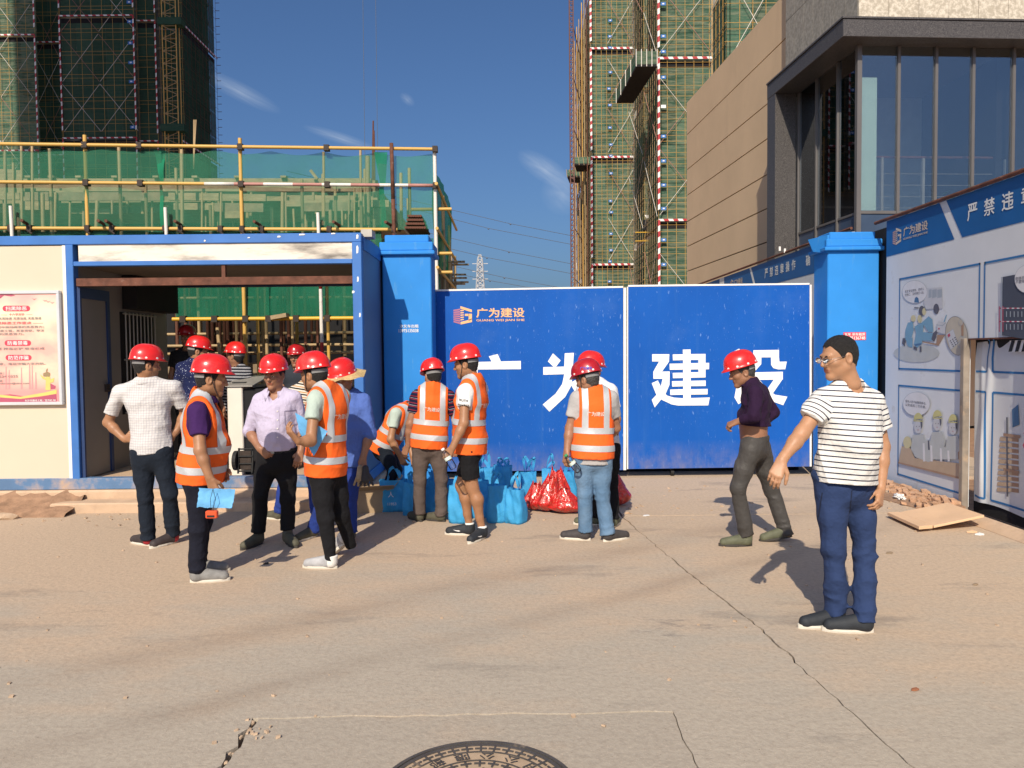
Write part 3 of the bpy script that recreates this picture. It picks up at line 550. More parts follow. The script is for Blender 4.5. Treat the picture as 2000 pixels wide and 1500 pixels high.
pquad([(89, 762), (90, 735), (98, 735), (99, 762)], olive, .003); pquad([(85, 735), (84.5, 729), (90, 727), (90.5, 722), (93.5, 719), (92.5, 726), (98, 728), (98.5, 732), (97, 736)], flat('poster column cap', (.30, .22, .12)), .0035)
pquad([(90, 743), (83, 739), (78, 731), (84, 735), (90, 738)], olive, .0032); pquad([(98, 741), (106, 738), (105, 746), (98, 748)], olive, .0032); pquad([(99, 749), (109, 754), (108, 759), (99, 760)], maroon, .003)
ptxt('长沙市建设工程／宣传栏 制', 79, 782, 60, 4, M['white'])
# plinth, step and rubble in front of the office
m_ = MB(); m_.box(-14, -1.56, YC - .05, 10.75, -.05, ZB - .012); tag(m_.done('plinth', M['plinth'], bevel=.02), kind='structure')
m_ = MB(); pts = jag([(-4.92, 8.13), (-1.70, 8.15)], .006, .2, 9); m_.prism([(x, y, .105) for x, y in pts] + [(-1.64, 8.38, .112), (-4.74, 8.38, .112)], (0, 0, -.14)); tag(m_.done('step', M['plinth'], bevel=.014), kind='structure')
m_ = MB(); r = random.Random(11); nx, ny = 40, 8; v = []; f = []
for i in range(nx):
    for j in range(ny):
        x = -9 + (i / (nx - 1)) * 4.35; y = 7.9 + .5 * j / (ny - 1); v.append((x, y, .02 + .17 * (j / (ny - 1)) ** 1.4 * (.65 + .5 * r.random()) - (.05 if j == 0 else 0)))
f = [(i * ny + j, (i + 1) * ny + j, (i + 1) * ny + j + 1, i * ny + j + 1) for i in range(nx - 1) for j in range(ny - 1)]
tag(mobj('dirt_bank', v, f, M['dirt'], smooth=True), kind='structure')
def rock(c, s, seed, mat, label):
    bm = bmesh.new(); bmesh.ops.create_icosphere(bm, subdivisions=2, radius=1); rr = random.Random(seed)
    k = [Vector((rr.gauss(0, 1), rr.gauss(0, 1), rr.gauss(0, 1))).normalized() for _ in range(9)]
    for v in bm.verts:
        for d in k:
            q = v.co.dot(d) - .72
            if q > 0: v.co -= d * q * .9
    vs_ = [np.array(v.co) * s + c for v in bm.verts]; fs = [tuple(v.index for v in x.verts) for x in bm.faces]; bm.free()
    return tag(mobj('stone', vs_, fs, mat), label, 'stone')
rock(G(8, 985) + (0, 0, .04), (.16, .12, .09), 1, M['rubble'], 'rounded stone at the left edge under the poster'); rock(G(30, 993) + (0, 0, .02), (.15, .07, .035), 2, M['rubble'], 'flat pale slab of rubble lying next to the rounded stone')
rock(G(70, 998) + (0, -.02, .02), (.25, .09, .07), 3, M['rubble'], 'long low lump of broken concrete below the dirt bank'); rock(G(8, 1014) + (0, 0, .02), (.17, .06, .05), 4, M['rubble'], 'low broken stone at the left edge nearest the camera')
rock(G(52, 993) + (0, 0, .04), (.06, .03, .02), 5, M['rubble'], 'small white chip of stone on the rubble heap'); rock(G(118, 1004) + (0, -.02, .01), (.07, .03, .02), 6, M['rubble'], 'small flat chip in front of the concrete step')
# turnstile cabinet inside the passage
tq = thing('turnstile', 'cream steel access gate cabinet with a sloping grey top', 'turnstile', P(480, 915, 8.75) * (1, 1, 0) + (0, 0, .28))
a = P(444, 800, 8.7); b = P(474, 800, 8.7); zt0 = zt(755, 8.7); m_ = MB(); m_.box(a[0], b[0], 8.7, 9.6, .29, zt0); m_.done('cabinet', M['cream'], tq, bevel=.01)
m_ = MB(); m_.box(b[0], b[0] + .32, 8.74, 9.6, .29, zt0 - .03); m_.done('inner_case', M['dark'], tq)
m_ = MB(); q = zt(742, 8.9); m_.add([(a[0] - .01, 8.68, zt0), (b[0] + .12, 8.68, zt0), (b[0] + .2, 9.0, q + .02), (a[0] + .02, 9.0, q + .02), (b[0] + .2, 9.65, q + .02), (a[0] + .02, 9.65, q + .02), (a[0] - .01, 8.68, zt0 + .012), (b[0] + .12, 8.68, zt0 + .012), (b[0] + .2, 9.0, q + .035), (a[0] + .02, 9.0, q + .035), (b[0] + .2, 9.65, q + .035), (a[0] + .02, 9.65, q + .035)],
    [(6, 7, 8, 9), (9, 8, 10, 11), (0, 1, 7, 6), (1, 2, 8, 7), (2, 4, 10, 8), (3, 9, 11, 5), (0, 6, 9, 3)]); m_.done('top_plate', M['steelgrey'], tq)
m_ = MB(); m_.box(a[0] + .04, b[0] + .02, 8.76, 8.88, zt0 + .03, zt0 + .05); m_.done('card_reader', M['black'], tq)
# folded hand cart in front of the cabinet
hc = thing('hand_cart', 'small black folded hand cart standing on the passage floor', 'hand cart', P(478, 922, 8.5))
a = P(461, 905, 8.5); b = P(492, 905, 8.5); z0, z1 = zt(925, 8.5), zt(876, 8.5)
for x in (a[0] + .02, b[0]): pipe(hc, 'rail', (x, 8.5, z0), (x, 8.55, z1), .012, M['black'])
for k in range(4): z = z0 + (z1 - z0) * (k + .3) / 3.4; pipe(hc, 'rail', (a[0] + .02, 8.52, z), (b[0], 8.52, z), .009, M['black'])
m_ = MB(); m_.tube([(a[0] - .03, 8.55, (z0 + z1) / 2), (a[0] + .01, 8.55, (z0 + z1) / 2)], .11, 20); m_.done('wheel', M['black'], hc)
m_ = MB(); m_.box(a[0] + .03, b[0] - .02, 8.53, 8.55, z0 + .04, z1 - .03); m_.done('plate', M['iron'], hc)
# cardboard box by the left pillar
cb = thing('cardboard_box', 'open brown cardboard box between the container and the blue bags', 'box', G(715, 1003))
c0, c1 = G(700, 1003), G(736, 1000); z1 = .24; ang = .25; xa = c0[0]; ya = c0[1]
m_ = MB(); e1 = np.array([math.cos(ang), math.sin(ang), 0]) * .22; e2 = np.array([-math.sin(ang), math.cos(ang), 0]) * .17; cc = np.array([xa + .1, ya + .2, 0])
for p, q in ((cc - e1 - e2, cc + e1 - e2), (cc + e1 - e2, cc + e1 + e2), (cc + e1 + e2, cc - e1 + e2), (cc - e1 + e2, cc - e1 - e2)): m_.beam(p + (0, 0, z1 / 2), q + (0, 0, z1 / 2), .008, z1)
m_.ob(cc + (0, 0, .006), e1, e2, (0, 0, .004)); m_.done('carton', M['cardboard'], cb)
for p, q, o_ in ((cc - e1 - e2, cc + e1 - e2, -e2 * .55 + Z_ * .05), (cc + e1 - e2, cc + e1 + e2, e1 * .45 + Z_ * .13), (cc - e1 + e2, cc - e1 - e2, -e1 * .45 + Z_ * .10)):
    m_ = MB(); m_.prism([p + Z_ * z1, q + Z_ * z1, q + Z_ * z1 + o_ * .95, p + Z_ * z1 + o_], (0, 0, .006)); m_.done('flap', M['cardboard'], cb)
# ================================================================== LEFT SCAFFOLD with netting
YS0 = 11.75
YS = lambda px: YS0 + .54 * px / 850.
def S(px, z, dy=0.): Y = YS(px) + dy; return np.array([P(px, 380, Y)[0], Y, z])
zS = [zt(283, YS0, 0), zt(357, YS0, 0), zt(447, YS0, 0), zt(623, YS(500), 500)]
sc = thing('scaffold', 'yellow tube scaffold with green netting behind the container office', 'scaffold', S(400, 0))
def seg_pipe(parent, a, b, r_, segs, mats):   # a pipe painted in alternating bands
    a, b = np.asarray(a), np.asarray(b); L = np.linalg.norm(b - a); m = MB(); n = max(2, int(L / segs))
    for k in range(n): m.tube([a + (b - a) * k / n, a + (b - a) * (k + 1) / n], r_, 8, k % 2, cap=(k in (0, n - 1)))
    return m.done('striped_pipe', mats, parent, smooth=True)
pipe(sc, 'ledger_pipe', S(-300, zS[0], -.05), S(853, zS[0] + .0, -.05), .027, M['pipe'])
pipe(sc, 'ledger_pipe', S(-300, zS[1], -.05), S(430, zS[1], -.05), .026, M['pipe'])
seg_pipe(sc, S(400, zS[1], -.05), S(853, zS[1], -.05), .027, .42, [M['pipe_w'], M['pipe_p']])
pipe(sc, 'ledger_pipe', S(-300, zS[2], -.05), S(775, zS[2], -.05), .028, M['pipe'])
pipe(sc, 'ledger_pipe', S(330, zS[3], -.06), S(860, zS[3], -.06), .03, M['pipe_y'])
for px, top, mt, bot in ((170, 264, 'pipe', 0), (472, 270, 'pipe', 0), (851, 288, 'pipe_w', 0)):
    pipe(sc, 'standard_pipe', S(px, bot), S(px - 1, zt(top, YS(px), px)), .03, M[mt])
seg_pipe(sc, S(769, 3.2, -.1), S(766, zt(283, YS(766), 766), -.1), .03, .62, [M['rust'], M['rust'], M['pipe_p']])
for px, top in ((20, 405), (322, 408), (620, 418), (-140, 408)): pipe(sc, 'standard_pipe', S(px + 2, 3.0, -.11), S(px, zt(top, YS(px), px), -.11), .027, M['pipe_w'])
seg_pipe(sc, S(624, .2, -.1), S(622, 3.5, -.1), .028, .78, [M['pipe_w'], M['pipe_r']])
for px, mt in ((340, 'rust'), (384, 'pipe_tan'), (404, 'pipe_tan'), (474, 'pipe_tan'), (498, 'pipe'), (516, 'pipe_tan'), (573, 'pipe'), (637, 'pipe'), (667, 'pipe_tan'), (456, 'pipe_tan'), (606, 'pipe_tan'), (700, 'pipe_tan'), (545, 'rust'), (590, 'rust'), (438, 'rust'), (688, 'rust')):
    dy = random.uniform(.3, 1.2); x = S(px, 0)[0] * (YS(px) + dy) / YS(px); pipe(sc, 'standard_pipe', (x, YS(px) + dy, 0), (x + random.uniform(-.03, .03), YS(px) + dy, 3.6), .028, M[mt])
for px in (35, 100, 235, 285, 345, 410, 530, 590, 655, 705, 730, 800): 
    dy = random.uniform(.5, .9); x = S(px, 0)[0] * (YS(px) + dy) / YS(px); pipe(sc, 'standard_pipe', (x, YS(px) + dy, 3), (x, YS(px) + dy, random.choice([3.9, 4.1, 4.5, 4.7, 5.0])), .027, M['pipe_tan'])
for z in (zt(674, 12.2), zt(690, 12.4), 2.02, 2.6, 1.1): pipe(sc, 'ledger_pipe', S(-100, z, random.uniform(.4, 1.2)), S(840, z, .6), .024, M['pipe_tan'])
pipe(sc, 'brace_pipe', S(418, 2.1, .2), S(436, .2, .1), .028, M['pipe_tan'])
# couplers and short cross tubes on the lower rail
for px in (20, 57, 170, 218, 322, 352, 472, 510, 642, 768, 430):
    m_ = MB(); c = S(px, zS[2], -.06); m_.ob(c, (.035, 0, 0), (0, .05, 0), (0, 0, .045)); m_.tube([c + (-.02, -.06, -.03), c + (.05, -.05, -.09)], .016, 6); m_.done('coupler', M['iron'], sc)
for px in (40, 190, 205, 340, 495, 650, 752):
    pipe(sc, 'transom_pipe', S(px + 28, zS[2] + .05, .35), S(px, zS[2] + .09, -.22), .024, M['rust'])
for px in (170, 472, 851, 276, 640):
    for z in zS[:2]: m_ = MB(); c = S(px, z, -.04); m_.ob(c, (.04, 0, 0), (0, .05, 0), (0, 0, .045)); m_.done('coupler', M['iron'], sc)
for px in (352, 414, 475, 520, 574, 635): m_ = MB(); c = S(px, zS[3], -.05); m_.ob(c, (.045, 0, 0), (0, .05, 0), (0, 0, .05)); m_.done('coupler', M['iron'], sc)
m_ = MB(); c = S(542, zS[3] + .03, -.1); m_.ob(c, (.12, 0, .02), (0, .1, 0), (-.005, 0, .03)); m_.done('timber_offcut', M['wood'], sc)
# side return of the scaffold, with stacked bundle and projecting planks
CX = S(851, 0)
for k, y in enumerate((1.3, 2.6, 4.0)):
    pipe(sc, 'standard_pipe', CX + (0, y, 0), CX + (0, y, [4.4, 4.1, 3.7][k]), .03, M['pipe_tan'])
for z in (zS[1], zS[2], 3.0, zS[3]): pipe(sc, 'ledger_pipe', CX + (.03, -.2, z), CX + (.03, 4.2, z - .02), .026, M['pipe'])
for z in (3.25, 2.95, 3.95, 2.05): pipe(sc, 'transom_pipe', CX + (-.4, .1, z), CX + (.24, .1, z), .027, M['pipe'])
r = random.Random(3)
for k in range(11):
    z = 2.65 + k * .09 + r.uniform(-.02, .02); y = r.uniform(2.2, 4.1); m_ = MB(); m_.box(CX[0] - .5, CX[0] + r.uniform(.12, .34), CX[1] + y, CX[1] + y + .1, z, z + .03); m_.done('plank', M['wood2'], sc)
for y in np.linspace(.5, 4.1, 13): m_ = MB(); m_.box(CX[0] - .08 + r.uniform(-.05, .05), CX[0] - .04, CX[1] + y, CX[1] + y + .16, .2, 3.5 + r.uniform(-.5, .3)); m_.done('plank', M['wood2'], sc)
# bundle of short tubes on the deck above the pillar
bt = thing('tube_bundle', 'stack of rusty short steel tubes lying under the net corner', 'tubes', S(808, zS[2]))
for row in range(4):
    for k in range(9 - row):
        c = S(793 + row * 2 + k * 4.6, zS[2] + .03 + row * .06, .02); pipe(bt, 'tube', c + (0, -.1, 0), c + (0, .55, 0), .021, M['rust'])
# ---- netting, sagging between ties
def net_sheet(name, pts_top, pts_bot, nu, nv, mat, parent, amp=.03, seed=0, sag=.05, ties=4):
    rr = np.random.RandomState(seed); ph = rr.uniform(0, 6.3, 6); v = []
    a0, a1 = np.array(pts_top[0]), np.array(pts_top[1]); b0, b1 = np.array(pts_bot[0]), np.array(pts_bot[1]); nrm = vn(np.cross(a1 - a0, b0 - a0))
    for i in range(nu):
        u = i / (nu - 1)
        for j in range(nv):
            w = j / (nv - 1); p = (a0 + (a1 - a0) * u) * (1 - w) + (b0 + (b1 - b0) * u) * w
            L = np.linalg.norm(a1 - a0)
            d = amp * (math.sin(u * L * 2.1 + ph[0] + 1.3 * w) * .5 + math.sin(u * L * 5.3 + ph[1] - 2 * w) * .3 + math.sin(w * 5 + u * L * 1.1 + ph[2]) * .4 + .22 * math.sin(u * L * 11 + w * 7 + ph[3]))
            s = -sag * abs(math.sin(math.pi * u * ties)) * (1 - w) ** 2; v.append(p + nrm * d + Z_ * s)
    f = [(i * nv + j, (i + 1) * nv + j, (i + 1) * nv + j + 1, i * nv + j + 1) for i in range(nu - 1) for j in range(nv - 1)]
    return mobj(name, v, f, mat, parent, smooth=True)
net_sheet('net', (S(-320, zS[0] - .04), S(318, zS[0] - .04)), (S(-320, zS[2] - .42), S(318, zS[2] - .42)), 80, 14, M['net'], sc, .03, 1, .045, 6)
net_sheet('net', (S(318, zS[0] - .04, .01), S(738, zS[0] - .04, .01)), (S(322, zS[2] - .42, .01), S(745, zS[2] - .42, .01)), 60, 14, M['net'], sc, .03, 2, .06, 4)
net_sheet('net', (S(738, zS[0] - .05, .02), S(848, zS[0] - .05, .02)), (S(745, zS[2] + .0, .02), S(846, zS[2] + .02, -.02)), 26, 14, M['net'], sc, .035, 3, .05, 1)
net_sheet('net', (S(849, zS[0] - .05), S(849, zS[0] - .3) + (0, 3.6, 0)), (S(849, zS[2] - .5), S(849, zS[2] - .6) + (0, 3.6, 0)), 24, 12, M['netfold'], sc, .05, 4, .05, 2)
for pa, pb, w0, w1, sd in ((313, 318, 22, 5, 5), (745, 748, 26, 9, 6)):
    for (za, zb, wa, wb) in ((zS[0] - .05, zS[1], w0, w1), (zS[1], zS[2] - .02, w1, w1 + 6)):
        net_sheet('net_gather', (S(pa - wa / 2, za, -.02), S(pa + wa / 2, za, -.02)), (S(pb - wb / 2, zb, -.02), S(pb + wb / 2, zb, -.02)), 9, 10, M['netfold'], sc, .05, sd, 0, 1)
net_sheet('net', (S(330, 3.5, .1), S(520, 3.5, .1)), (S(335, zS[3] + .02, .05), S(522, zS[3] + .02, .05)), 26, 12, M['netin'], sc, .05, 7, .03, 2)
net_sheet('net', (S(517, 3.5, .13), S(845, 3.5, .13)), (S(513, zS[3] + .03, .08), S(845, zS[3] + .03, .08)), 36, 12, M['netin'], sc, .05, 8, .03, 3)
net_sheet('net', (S(700, 3.35, .16), S(858, 3.35, .16)), (S(700, 1.9, .16), S(858, 1.9, .16)), 20, 8, M['netin'], sc, .05, 9, .03, 3)
# ---- timber formwork of the low block behind the net
fw = thing('formwork', 'timber beam formwork and props of a low concrete block behind the net', 'formwork', (-6, 14, 0))
YF = 14.0
def F(px, py, Y=YF): return P(px, py, Y)
def board(parent, px0, px1, py, h, Y, mat='wood', name='plank', th=.05):
    a, b = F(px0, py, Y), F(px1, py + random.uniform(-1.2, 1.2), Y); m = MB(); m.beam(a, b, th, h); m.done(name, M[mat], parent)
board(fw, -250, 725, 355, .10, 14.2); board(fw, -250, 725, 366, .09, 14.0); board(fw, -250, 700, 371, .05, 13.8)
a = F(-250, 368, 14.3); b = F(735, 368, 14.3); m_ = MB(); m_.box(a[0], b[0], 14.4, 22, a[2] - .28, a[2] - .02); m_.done('deck', M['wood'], fw)
for px0, px1, py in ((50, 320, 384), (330, 428, 384), (435, 520, 386), (560, 700, 388), (110, 165, 379), (40, 118, 402), (120, 215, 412), (215, 330, 410), (340, 420, 403), (420, 515, 405), (495, 510, 408), (560, 690, 398), (590, 690, 405), (-200, 40, 384), (-200, 40, 410), (240, 300, 384), (700, 760, 398), (440, 470, 420), (610, 650, 424)):
    board(fw, px0, px1, py, random.uniform(.09, .16), random.uniform(13.4, 13.9), random.choice(['wood', 'wood2', 'wood']))
for px, t0, b0 in ((64, 378, 445), (83, 378, 445), (102, 376, 445), (109, 376, 445), (137, 392, 440), (163, 392, 440), (190, 392, 440), (219, 392, 410), (236, 378, 442), (249, 392, 410), (279, 392, 410), (297, 376, 445), (348, 400, 440), (395, 375, 445), (402, 375, 445), (416, 392, 440), (427, 376, 445), (432, 376, 446), (454, 392, 440), (484, 376, 446), (491, 376, 446), (508, 400, 444), (552, 376, 446), (558, 376, 446), (573, 408, 440), (598, 408, 440), (612, 376, 446), (618, 376, 446), (645, 410, 440), (668, 410, 440), (676, 376, 446), (682, 376, 446), (692, 368, 446), (722, 352, 446), (8, 376, 446), (-30, 376, 446), (-90, 376, 446)):
    Y = random.uniform(13.3, 13.9); pipe(fw, 'prop', F(px + random.uniform(-2, 2), b0 + 8, Y), F(px, t0, Y), random.choice([.02, .026, .032]), M[random.choice(['pipe_tan', 'pipe_tan', 'wood'])], 6)
for px, t0 in ((704, 290), (718, 305), (632, 297), (355, 292), (630, 340), (712, 330), (783, 338), (797, 388), (10, 294), (42, 284), (63, 285), (26, 318)):
    Y = 13.2; w = random.choice([.045, .06]); pipe(fw, 'prop', F(px + 1, 440, Y), F(px, t0, Y), w / 2 if px not in (718,) else .04, M['pipe_tan' if px not in (718, 10) else 'wood'], 6)
for px0, px1, py0, py1 in ((692, 705, 352, 386), (728, 738, 352, 385), (695, 704, 410, 436), (711, 714, 376, 436), (729, 745, 398, 440), (-20, 12, 330, 382), (16, 27, 330, 385), (33, 42, 332, 382)):
    a = F(px0, py1, 13.6); b = F(px1, py0, 13.6); m_ = MB(); m_.box(a[0], b[0], 13.6, 13.64, a[2], b[2]); m_.done('panel', M['wood'], fw)
for px in (60, 105, 158, 228, 308, 384, 466, 556): a = F(px, 349, 14.2); m_ = MB(); m_.box(a[0] - .05, a[0] + .05, 14.1, 14.3, a[2], a[2] + .035); m_.done('wedge', M['wood'], fw)
a = F(620, 350, 14.0); m_ = MB(); m_.beam(a, a + (-.12, 0, .16), .05, .05); m_.done('plank', M['wood'], fw)
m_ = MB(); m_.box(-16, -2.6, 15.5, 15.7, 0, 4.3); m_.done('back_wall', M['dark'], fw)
# brick piles and props seen through the passage
r = random.Random(8); zb = zt(700, 13)
br = thing('brick_stack', 'orange red brick stacks standing in the dark below the scaffold deck', 'bricks', (-4.5, 13, 0))
_bm = None
for px in np.arange(500, 700, 15.5):
    n = r.randint(2, 5)
    for k in range(n):
        z = zt(704, 13) + k * .075; x = (px - 1000) / FPX * 13 + r.uniform(-.02, .02)
        if _bm is None:
            m_ = MB(); m_.box(-.055, .055, -.12, .12, -.03, .03); o = m_.done('brick', M['brick'], br); _bm = o.data; o.location = Vector((x, 13, z)) - wloc(br)
        else:
            o = bpy.data.objects.new('brick', _bm); COL.objects.link(o); o.parent = br; o.location = Vector((x, 13 + r.uniform(-.03, .03), z)) - wloc(br)
m_ = MB(); m_.box(-6.2, -2.2, 12.8, 13.3, 0, zt(704, 13) - .04); m_.done('pallet_wall', M['wood2'], br)
for k in range(34):
    px = r.uniform(335, 700); Y = r.uniform(12.4, 13.8); x = (px - 1000) / FPX * Y; pipe(fw, 'prop', (x, Y, 0), (x, Y, 3.3), r.choice([.024, .03]), M[r.choice(['rust', 'pipe_tan', 'rust'])], 6)
# ================================================================== RIGHT HOARDING
XH = 4.53
def Wp(px, py, d=0.): return PX(px, py, XH - d)
yh = lambda px: XH * FPX / (px - 1000)
ho = thing('hoarding', 'grey white printed safety hoarding with blue banner along the right side', 'hoarding', (XH, 7, 0))
ZH = 3.19; ya, yd0, yd1 = 9.37, 7.72, 6.75
def hbox(name, y0, y1, z0, z1, mat, x0=XH, x1=XH + .05, par=None):
    m = MB(); m.box(x0, x1, y0, y1, z0, z1); return m.done(name, mat, par or ho)
hbox('panel', yd0, ya, .06, ZH, M['hoard']); hbox('panel', yd1, yd0, 1.752, ZH, M['hoard']); hbox('panel', 1.0, yd1, .06, ZH, M['hoard'])
bot = lambda y: ZH - .424
def wstrip(name, pts, mat, lift=.003, par=None, x=XH):
    m = MB(); m.poly([(x - lift, y, z) for y, z in pts]); return m.done(name, mat, par or ho)
ys = lambda px, py=0: yh(px)
wstrip('banner', [(ya, ZH), (yh(1832), ZH), (yh(1862), ZH - .424), (ya, ZH - .424)], M['banblue'])
wstrip('banner', [(yh(1845), ZH), (1.0, ZH), (1.0, ZH - .424), (yh(1877), ZH - .424)], M['banblue'])
m_ = MB(); m_.tube([(XH - .02, ya + .25, ZH + .02), (XH - .02, 1, ZH + .02)], .022, 8); m_.done('top_rail', M['rust'], ho)
Uw, Vw = np.array([0, -1., 0]), Z_
M['logograyo'] = flat('weathered tan print', (.55, .46, .38)); M['logograyr'] = flat('weathered pink print', (.45, .30, .28))
logo(ho, (XH, yh(1742.5), ZH - .315), Uw, Vw, .20, .006, mo=M['logograyo'], mr=M['logograyr'])
for ch, y in zip('严禁违章操作', (7.63, 7.36, 7.09, 6.82, 6.55, 6.28)): text_on('lettering', ch, (XH, y, ZH - .20), Uw, Vw, M['banwhite'], ho, h=.165, w=.165, weight=.02, lift=.006)
LW = .02
def fline(y0, z0, y1, z1, x=XH):
    d = vn((y1 - y0, z1 - z0)) * LW / 2; n = np.array([-d[1], d[0]])
    wstrip('frame_line', [(y0 - d[0] + n[0], z0 - d[1] + n[1]), (y1 + d[0] + n[0], z1 + d[1] + n[1]), (y1 + d[0] - n[0], z1 + d[1] - n[1]), (y0 - d[0] - n[0], z0 - d[1] - n[1])], M['frameblue'], .004, x=x)
fz = (2.467, 1.425, 1.228, .187); fyl, fyr, fr0 = 9.04, 7.50, 7.42
fline(fyl, fz[0], fyr, fz[0]); fline(fyl, fz[0], fyl, fz[1]); fline(fyr, fz[0], fyr, 1.752); fline(fyl, fz[1], yd0 + .02, fz[1])
fline(fyl, fz[2], yd0 + .02, fz[2]); fline(fyl, fz[2], fyl, fz[3]); fline(fyl, fz[3], yd0 + .02, fz[3])
fline(fr0, fz[0], 5.7, fz[0]); fline(fr0, fz[0], fr0, 1.752); fline(yd1, fz[1], 5.9, fz[1]); fline(yd1, fz[2], 5.9, fz[2]); fline(yd1, fz[3], 5.9, fz[3])
# door in the hoarding: recessed printed cloth with folds
dr = thing('hoarding_door', 'recessed door in the hoarding covered with creased printed cloth', 'door', (XH + .08, 7.2, .1))
rr = np.random.RandomState(4); nu, nv = 60, 40; v = []
for i in range(nu):
    for j in range(nv):
        u, w = i / (nu - 1), j / (nv - 1); y = yd0 - .03 + (yd1 - yd0 + .04) * u; z = .13 + 1.58 * w
        d = .02 * math.exp(-((u - .28 + .16 * (1 - w)) / .05) ** 2) + .016 * math.exp(-((u - .18 + .05 * w) / .04) ** 2) + .006 * math.sin(u * 9 + w * 2) - .03 * max(0, w - .9) * 6
        v.append((XH + .085 - d, y, z + .012 * math.sin(u * 5)))
f = [(i * nv + j, (i + 1) * nv + j, (i + 1) * nv + j + 1, i * nv + j + 1) for i in range(nu - 1) for j in range(nv - 1)]
dcl = mobj('cloth', v, f, M['hoard'], dr, smooth=True); dbv = BVHTree.FromPolygons([tuple(x) for x in v], f)
m_ = MB(); m_.box(XH + .10, XH + .14, yd1, yd0, .02, 1.8); m_.done('leaf', M['dark'], dr)  # near black backing, colours in the shade of the gap below the cloth
def dline(y0, z0, y1, z1):
    n = 14; m = MB(); d = vn((y1 - y0, z1 - z0)); nn = np.array([-d[1], d[0]]) * LW / 2; pr = []
    for k in range(n + 1):
        for s in (1, -1):
            y, z = y0 + (y1 - y0) * k / n + nn[0] * s, z0 + (z1 - z0) * k / n + nn[1] * s; h = dbv.ray_cast(Vector((XH - .3, y, z)), Vector((1, 0, 0)), 1)
            pr.append((h[0].x - .003 if h[0] else XH + .08, y, z))
    m.add(pr, [(2 * k, 2 * k + 1, 2 * k + 3, 2 * k + 2) for k in range(n)]); m.done('frame_line', M['frameblue'], dr)
dline(7.49, 1.74, 7.49, fz[1]); dline(7.41, 1.74, 7.41, fz[1]); dline(yd0 - .05, fz[1], 7.49, fz[1]); dline(7.41, fz[1], yd1, fz[1]); dline(yd0 - .05, fz[2], 7.49, fz[2]); dline(7.49, fz[2], 7.49, fz[3]); dline(yd0 - .05, fz[3], 7.49, fz[3]); dline(7.41, fz[3], yd1 + .02, fz[3]); dline(7.41, fz[2], yd1 + .02, fz[2]); dline(7.41, fz[2], 7.41, fz[3])
m_ = MB(); m_.box(XH - .035, XH + .03, yd0 - .03, yd0 + .035, 0, 1.752); m_.done('post', mk('muddy steel post', (.26, .22, .18), .8, .25, 5, .2, 30, dirt=(.42, .3, .2), damt=.2, dscale=6), dr, bevel=.006)
m_ = MB(); m_.box(XH - .005, XH + .10, yd1, yd0, 1.737, 1.752); m_.done('lintel', M['rust'], dr)
m_ = MB(); m_.prism([(XH + .045, 7.11, 1.72), (XH + .045, yd1, 1.728), (XH + .045, yd1, 1.62), (XH + .045, 7.09, 1.615)], (.01, 0, 0)); m_.done('hazard_board', M['signwhite'], dr)
for k in range(4):
    y = 7.08 - k * .09; m_ = MB(); m_.poly([(XH + .041, y, 1.72), (XH + .041, y - .05, 1.721), (XH + .041, y - .01, 1.62), (XH + .041, y + .04, 1.618)]); m_.done('hazard_stripe', M['black'], dr)
# ---- cartoon prints (plain generic figures) on the hoarding
pc = {k: flat('print ' + k, c) for k, c in dict(ink=(.10, .10, .13), blue=(.17, .33, .46), dblue=(.07, .16, .30), skin=(.55, .50, .30), pale=(.50, .51, .54), tan=(.45, .34, .24), dtan=(.34, .22, .15), oval=(.45, .41, .34), bub=(.64, .64, .66), grey=(.33, .37, .42), slate=(.06, .07, .10), red=(.42, .07, .12), yel=(.52, .49, .22), shade=(.44, .46, .46)).items()}
_lift = [.0035]
def cart(pts, col, par=None, d=0.):
    _lift[0] += .00012; m = MB(); m.poly([Wp(x, y, _lift[0] - d) for x, y in pts]); return m.done('print_shape', pc[col], par or ho)
def ell(cx, cy, rx, ry, rot=0, n=18, a0=0, a1=2 * math.pi):
    c, s = math.cos(R(rot)), math.sin(R(rot)); return [(cx + rx * math.cos(a) * c - ry * math.sin(a) * s, cy + rx * math.cos(a) * s + ry * math.sin(a) * c) for a in np.linspace(a0, a1, n, endpoint=False)]
def zz(pts, k=9.375, ox=1740, oy=560): return [(ox + x / k, oy + y / k) for x, y in pts]
cart(ell(1790, 690, 45, 18), 'shade')
# van
cart(zz([(600, 30), (940, 10), (950, 400), (640, 415), (600, 300)]), 'pale')
for x0, x1 in ((690, 745), (755, 840), (850, 935)): cart(zz([(x0, 55), (x1, 45), (x1, 190), (x0, 210)]), 'grey')
cart(zz(ell(830, 405, 52, 95)), 'ink'); cart(zz([(640, 408), (780, 400), (780, 410), (640, 418)]), 'grey')
# bubble 1
def bubble(cx, cy, rx, ry, l1, l2, par=None, rot=-9):
    cart(ell(cx, cy, rx + .6, ry + .6, 0, 26), 'grey'); cart(ell(cx, cy, rx, ry, 0, 26), 'bub')
    for s, dy in ((l1, -3.2), (l2, 3.6)):
        q = Wp(cx, cy + dy); text_on('lettering', s, (XH, q[1], q[2]), Uw, Vw, pc['ink'], ho, w=rx * 1.55 * (XH * FPX / ((cx - 1000) ** 2)), h=.032, weight=.0, lift=_lift[0] + .001)
bubble(1786.5, 570, 24, 22, '发生安全事故，造成人', '员伤亡，及时拨打120。')
cart(zz([(425, 290), (515, 290), (505, 210), (470, 185), (440, 205)]), 'dblue'); cart(zz([(425, 375), (510, 380), (505, 400), (425, 398)]), 'ink')
